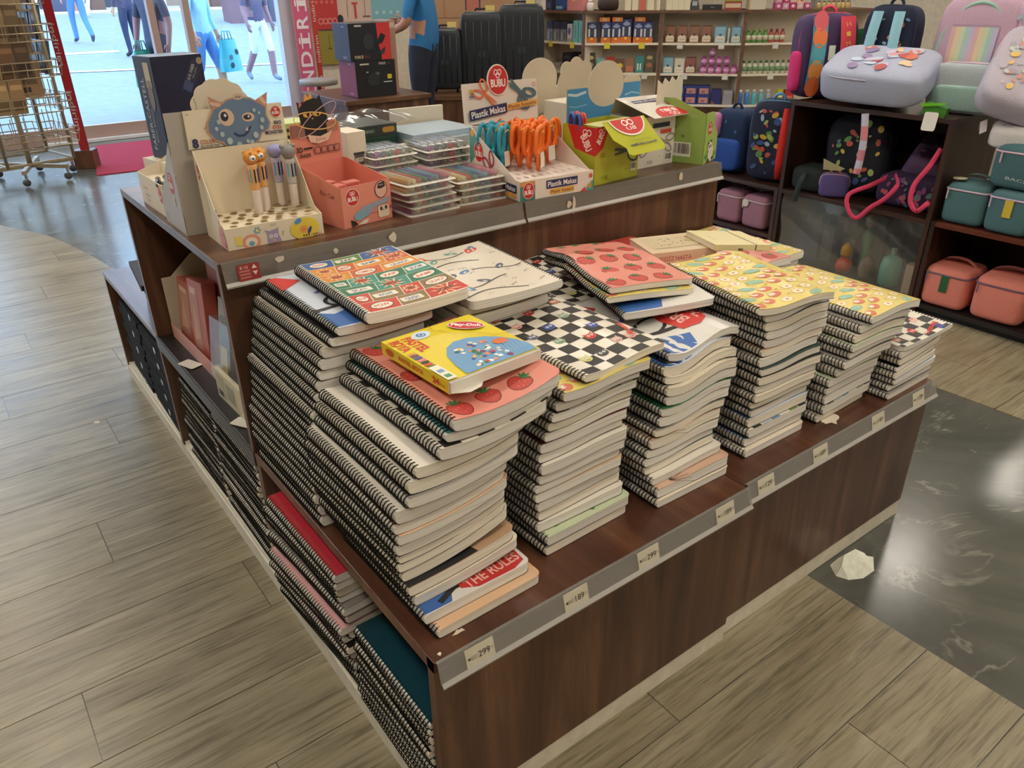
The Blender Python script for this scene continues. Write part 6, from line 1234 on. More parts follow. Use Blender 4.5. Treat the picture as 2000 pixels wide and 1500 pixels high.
pbox(3, .45, .29, .06, .15, .06, (190, 190, 60), 'lime carton on the lowest shelf of the last bay', None, lambda p, w, h: p.poly(rect(w*.2, h*.3, w*.8, h*.6), (230, 226, 150)), 'carton'); pbox(3, .53, .29, .1, .14, .08, (180, 50, 44), 'red carton on the lowest shelf of the last bay', None, lambda p, w, h: p.poly(rect(w*.2, h*.3, w*.8, h*.6), (220, 120, 100)), 'carton')
for i in range(4):
    for j in range(2): pbox(2, .03+.135*i, .29+.0935*j, .125, .093, .14, (48, 62, 130), 'blue and pink boxed set on the lowest counter shelf', 'blue and pink sets on the lowest counter shelf', lambda p, w, h: p.poly(rect(w*.12, h*.15, w*.88, h*.75), (196, 140, 130)).poly(rect(w*.3, h*.25, w*.6, h*.5), (150, 100, 110)), 'boxed_set')
pbox(2, .58, .29, .1, .15, .12, (46, 52, 110), 'plain navy box on the lowest counter shelf', None, lambda p, w, h: p.poly([(0, 0), (w*.6, 0), (0, h*.3)], (120, 80, 70)), 'carton'); pbox(2, .70, .29, .1, .145, .12, (150, 148, 152), 'grey box at the end of the lowest counter shelf', None, lambda p, w, h: p.poly(rect(w*.1, h*.8, w*.9, h*.9), (176, 174, 176)), 'carton')
mid = [((74, 70, 62), 'dark packet with bread print'), ((130, 176, 170), 'pale teal packet'), ((180, 60, 48), 'red and yellow packet'), ((120, 84, 62), 'brown packet with yellow spot'), ((150, 110, 84), 'brown photo packet'), ((70, 136, 130), 'green toothbrush packet'), ((96, 90, 76), 'grey photo packet')]
for i, (c, l) in enumerate(mid): pbox(1, .04+.105*i, .60, .09, (.2, .15, .16, .14, .15, .17, .19)[i], .03, c, l+' on the middle counter shelf', None, [lambda p, w, h: p.poly(ell(w*.5, h*.75, w*.35, h*.1), (196, 176, 130)).poly(ell(w*.5, h*.4, w*.35, h*.12), (150, 140, 120)), lambda p, w, h: p.poly(rect(w*.2, h*.1, w*.8, h*.5), (206, 214, 206)), lambda p, w, h: p.poly(rect(0, 0, w, h*.6), (226, 170, 90)), lambda p, w, h: p.poly(ell(w*.5, h*.5, w*.35, h*.18), (226, 200, 60)), lambda p, w, h: p.poly(rect(w*.1, h*.1, w*.9, h*.45), (190, 120, 90)), lambda p, w, h: p.poly(rect(w*.25, h*.15, w*.4, h*.55), (226, 226, 214)).poly(rect(w*.55, h*.15, w*.7, h*.55), (226, 226, 214)), lambda p, w, h: p.poly(ell(w*.5, h*.8, w*.35, h*.1), (190, 170, 120)).poly(ell(w*.5, h*.4, w*.35, h*.12), (170, 110, 80))][i], 'packet', .08, 'packet')
pbox(0, .05, .60, .26, .07, .2, (190, 176, 166), 'stack of pale papers on the middle counter shelf', None, lambda p, w, h: [p.poly(rect(0, h*.2*k, w, h*.2*k+.004), (150, 120, 116)) for k in range(5)], 'paper_stack'); pbox(0, .36, .60, .15, .19, .2, (36, 36, 44), 'black box on the middle counter shelf', None, lambda p, w, h: p.poly(rect(w*.2, h*.7, w*.8, h*.85), (70, 70, 80)), 'carton'); pjar(0, .60, .60, .04, .18, (112, 100, 62), (140, 126, 80), 'olive bottle beside the black box', None, .08, None, 'bottle', 'bottle')
# on the counter top
pbox(0, .08, 1.21, .1, .12, .1, (40, 40, 66), 'dark navy box on the counter top', None, lambda p, w, h: p.poly(rect(w*.2, h*.2, w*.8, h*.6), (70, 76, 110)), 'carton'); pbox(0, .24, 1.21, .12, .14, .1, (44, 84, 140), 'blue box on the counter top', None, lambda p, w, h: p.poly(rect(w*.1, h*.1, w*.9, h*.3), (120, 170, 180)), 'carton'); pbox(0, .42, 1.21, .24, .15, .16, (206, 130, 124), 'pink box on the counter top', None, lambda p, w, h: p.poly(rect(w*.35, h*.6, w*.5, h), (220, 190, 140)), 'carton')
pjar(1, .06, 1.21, .04, .1, (214, 204, 194), (220, 214, 204), 'white paper cup on the counter top', None, .08, None, 'cup', 'cup')
o, a = on(1, .14, .1, 1.21); hb_ = thing('handbag', 'dark brown leather bag lying on the counter top', 'bag', o, R(a)); k = soft(.22, .14, .12, .5, .5, 18, 10, 0, .03, 3); k.v = [(x+.11, y, z) for x, y, z in k.v]; k.build('body', mat((52, 32, 30), .5), hb_); MB().tube([(.05, 0, .1), (.08, 0, .17), (.15, 0, .17), (.18, 0, .1)], .008, 6).build('handle', mat((60, 38, 32), .5), hb_)
for i in range(9): pbox(1 if i < 5 else 2, (.42+.075*i) if i < 5 else (.03+.06*(i-5)), 1.21, .066 if i != 3 else .11, .2, .12, (222, 210, 178) if i != 2 else (206, 104, 88), 'cream box file in the row on the counter top' if i != 2 else 'coral box file among the cream ones on the counter top', 'cream box files on the counter top' if i != 2 else None, lambda p, w, h: p.poly(rect(w*.06, 0, w*.1, h), (170, 156, 126)), 'box_file')
o, a = on(2, .27, .06, 1.21); t = thing('card_terminal', 'dark card terminal with a lit grey screen on the counter top', 'card terminal', o, R(a)); MB().prism([(0, 0), (.09, 0), (.1, .03), (.08, .09), (.02, .09), (0, .05)], (0, 0, 0), (1, 0, 0), (0, .3, 1), -.1).build('body', mat((40, 40, 44), .4), t); MB().prism(rect(.025, .04, .075, .08), (0, -.002, 0), (1, 0, 0), (0, .3, 1), .002).build('screen', mat((170, 176, 190), .2), t)
pbox(2, .40, 1.21, .2, .05, .2, (46, 44, 46), 'black cash drawer on the counter top', None, lambda p, w, h: p.poly(rect(w*.4, h*.4, w*.6, h*.6), (120, 120, 120)), 'cash_drawer'); pbox(2, .62, 1.21, .17, .2, .1, (150, 160, 70), 'green and red board game box on the counter top', None, lambda p, w, h: p.poly(rect(0, 0, w, h*.4), (150, 60, 50)).poly(rect(w*.05, h*.1, w*.95, h*.3), (206, 180, 150)), 'game_box')
pbox(3, .03, 1.21, .17, .22, .12, (206, 196, 176), 'plain white box on the counter top', None, lambda p, w, h: p.poly(rect(0, 0, .008, h), (226, 160, 60)), 'carton')
for i in range(8): pbox(3, .30+.075*(i % 5), 1.21+.0605*(i//5), .068, .06, .08, [(190, 80, 130), (206, 150, 170), (196, 60, 110), (214, 180, 170)][i % 4], 'small pink carton in the pile on the counter top', 'pink cartons on the counter top', lambda p, w, h: p.poly(ell(w*.5, h*.5, w*.25, h*.25), (230, 206, 206)), 'small_box')
for i in range(7): pjar(3, .78+.05*i, 1.21, .02, .07, (196, 170, 110), (120, 90, 60), 'tiny amber jar on the counter top beside the arm', 'amber jars on the counter top', .1)
# -- blue-grey slat panel between the suitcases and the counter
sp_ = thing('slat_panel', 'blue-grey slatted display panel beside the counter', 'panel', (5.28, 6.86, 0), R(-38)); bx('backing', 0, .32, .02, .035, 0, 1.9, mat((120, 136, 160), .5), sp_)
for k in range(17): MB().box(0, .3, 0, .02, .1+.1*k, .18+.1*k).build('slat', mat((150, 166, 190), .45), sp_)
bx('end_post', .3, .36, -.02, .04, 0, 1.9, mat((206, 204, 204), .4), sp_)

# ------------------------------------------------------------ table with black boxes, suitcases, cartons
TYAW = 0; TO = (2.40, 5.22)
tb = thing('display_table', 'dark brown display table under the black gaming boxes', 'table', (TO[0], TO[1], 0), R(TYAW)); bx('table_top', -.05, .74, -.12, .75, .63, .665, M_wood_x, tb, .002); bx('front_panel', -.03, .72, -.10, -.08, 0, .63, M_wood_v, tb); bx('side_panel', -.03, -.01, -.08, .73, 0, .63, M_wood_v, tb); bx('side_panel', .70, .72, -.08, .73, 0, .63, M_wood_v, tb)
def gbox(label, z, front, side, art, x0, yaw):
    q = local(TO, TYAW, x0, 0); t = thing('gaming_box', label, 'box', (q[0], q[1], z), R(TYAW+yaw)); bx('carton', 0, .36, 0, .3, 0, .275, mat(front, .35), t, .002)
    p = Print(plane((0, .3, 0), (0, -1, 0), (0, 0, 1)), .0006, .0012); p.poly(rect(.002, .002, .298, .273), side).text('GAMEPAD', .2, .25, .012, (190, 186, 196), .05).text('FORCE', .2, .025, .018, (170, 166, 180), .07); p.build('print', t)
    p = Print(plane((0, 0, 0), (1, 0, 0), (0, 0, 1)), .0006, .0012); art(p); p.build('print', t)
def art_f1(p): p.poly([(.24, .274), (.36, .274), (.36, .002), (.27, .002), (.27, .05), (.25, .12)], (206, 52, 54)).poly([(.22, .1), (.29, .13), (.32, .18), (.28, .2), (.25, .16)], (26, 26, 32)).poly([(.25, .06), (.31, .1), (.3, .05), (.27, .04)], (60, 50, 60)).text('FORCE', .07, .03, .022, (206, 190, 150), .075, 0, .03).text('PAD', .14, .03, .018, (160, 50, 70), .045).poly(rect(.05, .25, .11, .262), (206, 200, 190)).poly(ell(.16, .14, .05, .06), (44, 48, 60))
def art_f2(p): p.text('FORCE', .24, .25, .018, (200, 190, 196), .06, 0, .03).text('PAD', .3, .25, .014, (150, 50, 90), .035).poly(rect(.04, .245, .12, .256), (206, 200, 176)).poly(rrect(.28, .13, .32, .165, .006), (214, 190, 60)).poly(rect(.24, .105, .32, .112), (206, 206, 206)).poly(ell(.1, .19, .012, .006), (150, 150, 150)).poly(ell(.19, .175, .02, .012), (90, 92, 96)).poly(ell(.15, .13, .06, .05), (40, 42, 48))
gbox('black gaming box with crimson side at the bottom of the pair', .666, (30, 32, 36), (126, 40, 66), art_f2, .12, 0)
gbox('black gaming box with violet side and red end on top of the pair', .942, (32, 34, 42), (52, 48, 70), art_f1, .09, -1)
q = local(TO, TYAW, .49, .1); carton('tall tan carton standing behind the gaming boxes', (q[0], q[1], .666), TYAW, .07, .25, .56, (176, 136, 120), 'carton', lambda p, w, h: p.poly(rect(w*.1, h*.9, w*.9, h*.97), (206, 180, 160)))
pf = thing('platform', 'dark wood platform under the black suitcases', 'platform', (3.75, 6.32, 0), R(-37)); bx('top', 0, 1.3, -.2, .5, .46, .5, M_wood_x, pf); bx('front_panel', 0, 1.3, -.18, -.16, 0, .46, M_wood_v, pf); bx('side_panel', 0, .02, -.16, .5, 0, .46, M_wood_v, pf); bx('side_panel', 1.28, 1.3, -.16, .5, 0, .46, M_wood_v, pf)
for i, (px_, w, h, dd, l) in enumerate(((.09, .34, .60, .0, 'smallest black hard-shell suitcase beside the clerk'), (.42, .42, .74, .02, 'middle black hard-shell suitcase of the three'), (.80, .45, .80, .04, 'largest black hard-shell suitcase next to the slat panel'))):
    q = local((3.75, 6.32), -37, px_, dd); t = thing('suitcase', l, 'suitcase', (q[0], q[1], .501), R(-37)); mS = mat((36, 40, 46), .38)
    k = soft(w, .24, h-.03, .25, .22, 28, 14, .03, 0); k.v = [(x+w/2, y+.12, z) for x, y, z in k.v]; k.build('shell', mS, t)
    for j in range(5): MB().tube([(w*(.14+.18*j), -.002, .1), (w*(.14+.18*j), -.002, h*.88)], .006, 6).build('rib', mS, t)
    for x in (.06, w-.06): MB().lathe([(.004, -.012), (.02, -.01), (.02, .01), (.004, .012)], 12, (x, .12, .02), 0, True, Matrix.Rotation(R(90), 4, 'Y')).build('wheel', M_black, t)
    MB().tube([(w*.35, .12, h-.008), (w*.37, .12, h+.02), (w*.63, .12, h+.02), (w*.65, .12, h-.008)], .01, 6).build('handle', mat((24, 24, 28), .4), t)
    MB().prism(rect(w*.6, h+.0, w*.6+.09, h+.05), (0, .09, 0), (1, 0, 0), (0, 0, 1), .001).build('price_tag', mat((222, 200, 120), .5), t); bx('badge', w*.5-.035, w*.5+.035, -.003, .004, h*.45, h*.52, mat((58, 62, 68), .3), t)
for i in range(3):
    t = carton(['brown corrugated carton at the bottom of the stack behind the suitcases', 'brown corrugated carton in the middle of the stack behind the suitcases', 'brown corrugated carton marked CORBY on top of the stack'][i], (4.15, 6.95, .001+.58*i), -37, 1.1, .45, .575, (176, 134, 100), 'corrugated_carton', (lambda p, w, h: p.text('CORBY', .22, h*.44, .075, (84, 66, 56), .34, 0, .02).poly(rect(.5, h*.12, .66, h*.46), (70, 56, 60)).poly(rect(.515, h*.12, .645, h*.40), (190, 110, 90)).poly(rect(.27, 0, .29, h*.36), (160, 118, 86)).poly(rect(.9, h*.43, 1.0, h*.5), (84, 66, 56))) if i == 2 else (lambda p, w, h: p.poly(rect(w*.48, 0, w*.52, h), (190, 150, 112))))
# ------------------------------------------------------------ banner, posters and small table by the window jamb
bn = thing('sale_banner', 'tall pink sale banner with white vertical lettering beside the window jamb', 'banner', (3.46, 8.62, 0), R(-4)); bx('panel', 0, .19, 0, .012, .04, 2.3, mat((206, 92, 130), .5), bn); bx('foot', -.02, .21, -.12, .14, 0, .04, mat((60, 58, 60), .4), bn)
p = Print(plane((0, 0, 0), (1, 0, 0), (0, 0, 1)), .0008, .001)
for k, ch in enumerate('İNDİRİM'): p.text(ch, .095, .3+.2*k, .14, (236, 226, 230), .14 if ch in 'NMR' else .17, R(90), .02)
p.build('lettering', bn)
b2 = thing('sale_banner', 'narrow orange-red sale strip with small white lettering beside the pink banner', 'banner', (3.70, 8.66, 0), R(-4)); bx('panel', 0, .06, 0, .01, .02, 2.2, mat((190, 62, 50), .5), b2); bx('foot', -.02, .08, -.06, .08, 0, .02, mat((60, 58, 60), .4), b2)
p = Print(plane((0, 0, 0), (1, 0, 0), (0, 0, 1)), .0008, .001)
for k in range(4): p.text('indirim', .03, .35+.45*k, .04, (232, 210, 200), .3, R(90))
p.build('lettering', b2)
def poster(label, x0, x1, z0, z1, c, art, y=8.86):
    t = thing('poster', label, 'poster', (x0, y, z0)); w, h = x1-x0, z1-z0; bx('sheet', 0, w, 0, .01, 0, h, mat(c, .5), t)
    p = Print(plane((0, 0, 0), (1, 0, 0), (0, 0, 1)), .0008, .001); art(p, w, h); p.build('print', t)
poster('red printed poster beside the sale strip', 3.80, 4.14, 1.0, 1.75, (196, 62, 62), lambda p, w, h: [p.ring(w*(.3+.18*k), h*.12, .03, .03, .012, (226, 150, 140), 0, 12) for k in range(4)]+[p.poly(ell(w*(.2+.2*k), h*.4, .02, .02), (220, 110, 100)) for k in range(4)])
poster('cream printed poster with a red figure', 4.14, 4.60, 1.02, 1.75, (206, 180, 166), lambda p, w, h: p.poly(rect(w*.48, h*.12, w*.55, h*.34), (190, 70, 60)).poly(rect(w*.42, h*.34, w*.6, h*.37), (190, 70, 60)).line([(w*.28, h*.15), (w*.3, h*.6)], .01, (150, 130, 120)).line([(w*.8, h*.16), (w*.82, h*.6)], .01, (150, 130, 120)).poly(rect(w*.72, h*.14, w*.95, h*.16), (120, 96, 90)).poly(ell(w*.05, h*.12, .04, .05), (40, 46, 60)))
poster('light blue printed poster beside the clerk', 4.60, 5.1, 1.02, 1.75, (124, 178, 190), lambda p, w, h: [p.poly(ell(w*(.15+.2*k), h*.2, .025, .02), (170, 206, 206)) for k in range(4)])
poster('olive printed poster under the red one', 3.83, 4.14, .6, .98, (150, 138, 60), lambda p, w, h: p.line([(w*.5, h*.5), (w*.5, h*.9)], .01, (110, 100, 44)).poly(rect(w*.42, h*.46, w*.6, h*.5), (90, 80, 40)))
st = thing('round_table', 'small round grey table with a folded red cloth before the banners', 'table', (3.12, 7.35, 0)); MB().lathe([(.19, .55), (.2, .555), (.2, .6), (.19, .605)], 28).build('table_top', mat((140, 132, 124), .4), st); MB().lathe([(.02, .02), (.02, .55)], 12).build('pole', M_chrome, st); MB().lathe([(.16, 0), (.16, .02), (.03, .03)], 20).build('foot', mat((110, 106, 104), .4), st)
MB().lathe([(.1, .3), (.19, .31), (.2, .33), (.18, .34)], 20).build('lower_tray', mat((150, 30, 50), .5), st)
o = MB().grid(lambda u, v: Vector(((u-.5)*.36, (v-.5)*.3, .02+.018*math.sin(8*u+3*v)+.012*math.sin(11*v))), 14, 10).build('red_cloth', fabric((180, 24, 56))); o.location = (3.12, 7.35, .342); tag(o, 'folded crimson cloth on the lower tray of the round table', 'cloth')

# ------------------------------------------------------------ spinner rack, strip banner and mat by the door
M_wirec = mat((170, 152, 124), .4, .4); rk = thing('wire_rack', 'beige wire spinner rack on castors near the glass front', 'rack', (.28, 7.2, 0), R(14))
b = MB()
for k in range(3): a = R(60*k); b.box(-.36, .36, -.016, .016, .1, .132, 0, Matrix.Rotation(a, 4, 'Z'))
b.build('castor_base', M_wirec, rk)
for k in range(6):
    a = R(60*k); x, y = .34*math.cos(a), .34*math.sin(a); c = MB(); c.lathe([(.004, -.014), (.03, -.012), (.03, .012), (.004, .014)], 12, (x, y, .033), 0, True, Matrix.Rotation(R(90), 4, 'X')); c.build('castor_wheel', mat((70, 68, 66), .4), rk); MB().box(x-.012, x+.012, y-.018, y+.018, .055, .1).build('castor_fork', M_chrome, rk)
MB().tube([(0, 0, .12), (0, 0, .688)], .022, 10).build('centre_pole', M_wirec, rk)
for sx in (-1, 1):
    for sy in (-1, 1): MB().tube([(sx*.27, sy*.27, .16), (sx*.27, sy*.27, 1.92)], .014, 8).build('post', M_wirec, rk)
for z in (.17, 1.9): MB().tube([(.27*sx, .27*sy, z) for sx, sy in ((-1, -1), (1, -1), (1, 1), (-1, 1))], .012, 6, 0, True, False).build('frame_ring', M_wirec, rk)
for side in range(4):
    Ms = Matrix.Rotation(R(90*side), 4, 'Z')
    for tier in range(6):
        z0 = .3+.27*tier; w = MB()
        for z in (0, .06, .12): w.tube([Ms @ Vector(v) for v in ((-.25, -.27, z0+z), (-.25, -.36-.02*(z > .1), z0+z), (.25, -.36-.02*(z > .1), z0+z), (.25, -.27, z0+z))], .005, 4, 0, False, False)
        for k in range(6): x = -.25+.1*k; w.tube([Ms @ Vector(v) for v in ((x, -.27, z0+.24), (x, -.27, z0), (x, -.36, z0), (x, -.38, z0+.12))], .004, 4, 0, False, False)
        w.build('wire_pocket', M_wirec, rk)
for zz in (.70, 1.02, 1.34): bx('inner_shelf', -.26, .26, -.26, .26, zz-.012, zz, M_wirec, rk)
for i, zz in enumerate((.70, 1.02, 1.34)):
    carton(['kraft carton on the lowest inner shelf of the wire rack', 'kraft carton with dark printed panels inside the wire rack', 'pale kraft carton high inside the wire rack'][i], (.28-.19*math.cos(R(14))+.19*math.sin(R(14)), 7.2-.19*math.sin(R(14))-.19*math.cos(R(14)), zz+.0006), 14, .4, .4, .26, [(166, 132, 96), (130, 108, 82), (186, 162, 126)][i], 'kraft_carton', lambda p, w, h: p.poly(rect(.02, .04, .16, .15), (96, 78, 62)).poly(rect(.2, .08, .36, .2), (120, 98, 74)).poly(rect(.22, .02, .3, .06), (70, 58, 50)))
for side, tier, n, cols in ((1, 4, 4, [(60, 76, 96), (190, 110, 120), (50, 60, 76), (170, 176, 180)]), (1, 3, 4, [(70, 84, 96), (180, 120, 120), (60, 70, 80), (110, 120, 130)]), (1, 2, 4, [(76, 86, 92), (60, 72, 84), (150, 150, 150), (90, 100, 106)]), (0, 3, 3, [(176, 150, 110), (150, 124, 90), (120, 100, 76)]), (0, 2, 3, [(150, 120, 80), (120, 90, 66), (96, 76, 60)]), (0, 1, 2, [(170, 140, 100), (160, 128, 92)]), (0, 4, 3, [(186, 156, 114), (150, 110, 80), (170, 150, 120)])):
    for i in range(n):
        z0 = .3+.27*tier; Ms = Matrix.Rotation(R(90*side+14), 4, 'Z'); v = Ms @ Vector((-.17+.115*i, -.29-.006*(i % 2), 0)); t = thing('magazine', ['kraft brown booklet in a pocket of the wire rack', 'dark glossy magazine in a side pocket of the wire rack'][side], 'magazine', (.28+v.x, 7.2+v.y, z0+.0045), R(90*side+14), ['kraft booklets in the wire rack', 'dark magazines in the wire rack'][side]); t.rotation_euler = (R(8), 0, R(90*side+14))
        bx('cover', -.055, .055, -.006, .006, 0, .26, mat(cols[i], .3), t); p = Print(plane((-.055, -.006, 0), (1, 0, 0), (0, 0, 1)), .0005, .0008); p.poly(rect(.01, .03, .1, .12), tuple(int(c*.7) for c in cols[i])).poly(rect(.012, .19, .098, .23), tuple(min(255, int(c*1.25)) for c in cols[i])); p.build('print', t)
b3 = thing('sale_banner', 'narrow red sale strip with white lettering on a wooden foot beside the wire rack', 'banner', (.73, 7.42, 0), R(-30)); bx('panel', 0, .07, 0, .012, .16, 1.8, mat((190, 44, 50), .5), b3); bx('foot', -.06, .12, -.06, .08, 0, .16, M_edge, b3); bx('side_edge', .07, .078, 0, .012, .16, 1.8, mat((150, 30, 40), .5), b3)
p = Print(plane((0, 0, 0), (1, 0, 0), (0, 0, 1)), .0008, .001)
for k in range(3): p.text('indirim', .035, .5+.55*k, .045, (236, 222, 220), .34, R(-90))
p.build('lettering', b3)
o = MB().prism([(.74, 6.96), (2.0, 6.88), (2.3, 8.45), (1.04, 8.55)], (0, 0, -.003), (1, 0, 0), (0, 1, 0), .008).build('door_mat', mat((150, 40, 58), .9, 0, .2, .5, 300)); tag(o, 'crimson carpet mat on the floor inside the glass front', 'mat')
for mx in (1.96, 2.33): bx('door_stile', mx-.035, mx+.035, YW-.05, YW+.05, .0, CEIL, M_frame, w1)

# ------------------------------------------------------------ street outside
M_road = mat((122, 128, 136), .85, bump=.2, bscale=6)
def gz(y): return -.02 if y < 13.5 else (-.02+.062*(y-13.5) if y < 25.5 else .82)
ys_ = [9.02, 13.5, 15.5, 18, 21, 25.5]
mb = MB(); vs = []
for y in ys_: vs += [(-30, y, gz(y)), (50, y, gz(y))]
mb.add(vs, [(2*i, 2*i+1, 2*i+3, 2*i+2) for i in range(len(ys_)-1)]); struct(mb.build('ground_street', M_road))
struct(bx('ground_pavement', -30, 50, 25.5, 34, .3, .86, mat((190, 176, 168), .8)))
for i, (x0, y0, x1, y1, w) in enumerate(((-2, 16.6, 14, 13.6, .16), (-6, 24.4, 40, 24.2, .14))):
    d = Vector((x1-x0, y1-y0)).normalized(); n = Vector((-d.y, d.x))*w; q = [(x0, y0), (x1, y1), (x1+n.x, y1+n.y), (x0+n.x, y0+n.y)]; N = 24
    m = MB(); v = []
    for k in range(N+1): f = k/N; xx, yy = x0+(x1-x0)*f, y0+(y1-y0)*f; v += [(xx, yy, gz(yy)+.012), (xx+n.x, yy+n.y, gz(yy+n.y)+.012)]
    m.add(v, [(2*k, 2*k+2, 2*k+3, 2*k+1) for k in range(N)]); tag(m.build('road_line', mat((226, 232, 236), .7)), ['white painted line crossing the near lane of the street', 'white painted line along the far kerb'][i], 'road line')
m = MB().prism(rrect(0, 0, 1.1, .25, .1), (0, 0, 0), (1, 0, 0), (0, 1, .062), .01).build('road_patch', mat((226, 232, 236), .7)); m.location = (2.4, 18.2, gz(18.2)+.004); tag(m, 'short white dash painted mid-street', 'road line')
# far shop fronts
sf = thing('shop_front', 'far shop front across the street with dark openings', 'building', (-12, 32, .86)); bx('wall', 0, 60, 0, .4, 0, 7, mat((196, 184, 176), .8), sf)
for k in range(9): bx('opening', 1+6.3*k, 6+6.3*k, -.06, 0, .0, 3.2, mat([(70, 60, 62), (120, 104, 96), (56, 60, 74), (150, 126, 108)][k % 4], .5), sf); bx('awning', .8+6.3*k, 6.2+6.3*k, -1.2, .0, 3.3, 3.45, mat([(150, 60, 60), (60, 90, 120), (190, 176, 150)][k % 3], .6), sf)
bags_c = [(226, 190, 120), (90, 70, 66), (230, 226, 220), (60, 66, 90), (200, 140, 90), (120, 90, 80)]
for k in range(22):
    x = 2.0+.62*k; t = thing('street_goods', 'goods stand on the far pavement before the shops', 'goods stand', (x, 27.5+.5*(k % 3), .861), 0, 'goods stands on the far pavement'); h = .7+.5*((k*7) % 5)/5
    bx('stand', 0, .4, 0, .35, 0, h*.5, mat(bags_c[k % 6], .7), t); bx('goods', .04, .36, .04, .3, h*.5, h, mat(bags_c[(k*5+2) % 6], .7), t)
pl_ = thing('planter', 'brown street planter with a small tree across the road', 'planter', (7.35, 22.4, gz(22.4)-.02)); bx('tub', 0, 1.1, 0, .6, 0, .75, mat((120, 88, 96), .7), pl_); bx('tub', 1.15, 1.75, .1, .6, 0, .65, mat((84, 80, 96), .7), pl_); MB().tube([(.55, .3, .75), (.56, .3, 1.3), (.5, .3, 2.2)], [.06, .05, .03], 8).build('trunk', mat((140, 110, 70), .8), pl_)
r = random.Random(3); m = MB()
for k in range(160):
    a, z_, rr = r.uniform(0, 6.28), r.uniform(1.2, 2.6), r.uniform(.1, .6); c = Vector((.55+rr*math.cos(a), .3+rr*math.sin(a), z_)); u_, v_ = Vector((r.uniform(-1, 1), r.uniform(-1, 1), r.uniform(-.5, .5)))*.12, Vector((r.uniform(-1, 1), r.uniform(-1, 1), r.uniform(-1, 1)))*.06
    m.add([c-u_, c+v_, c+u_, c-v_], [(0, 1, 2, 3)])
m.build('foliage', mat((96, 140, 110), .7), pl_)['kind'] = 'stuff'

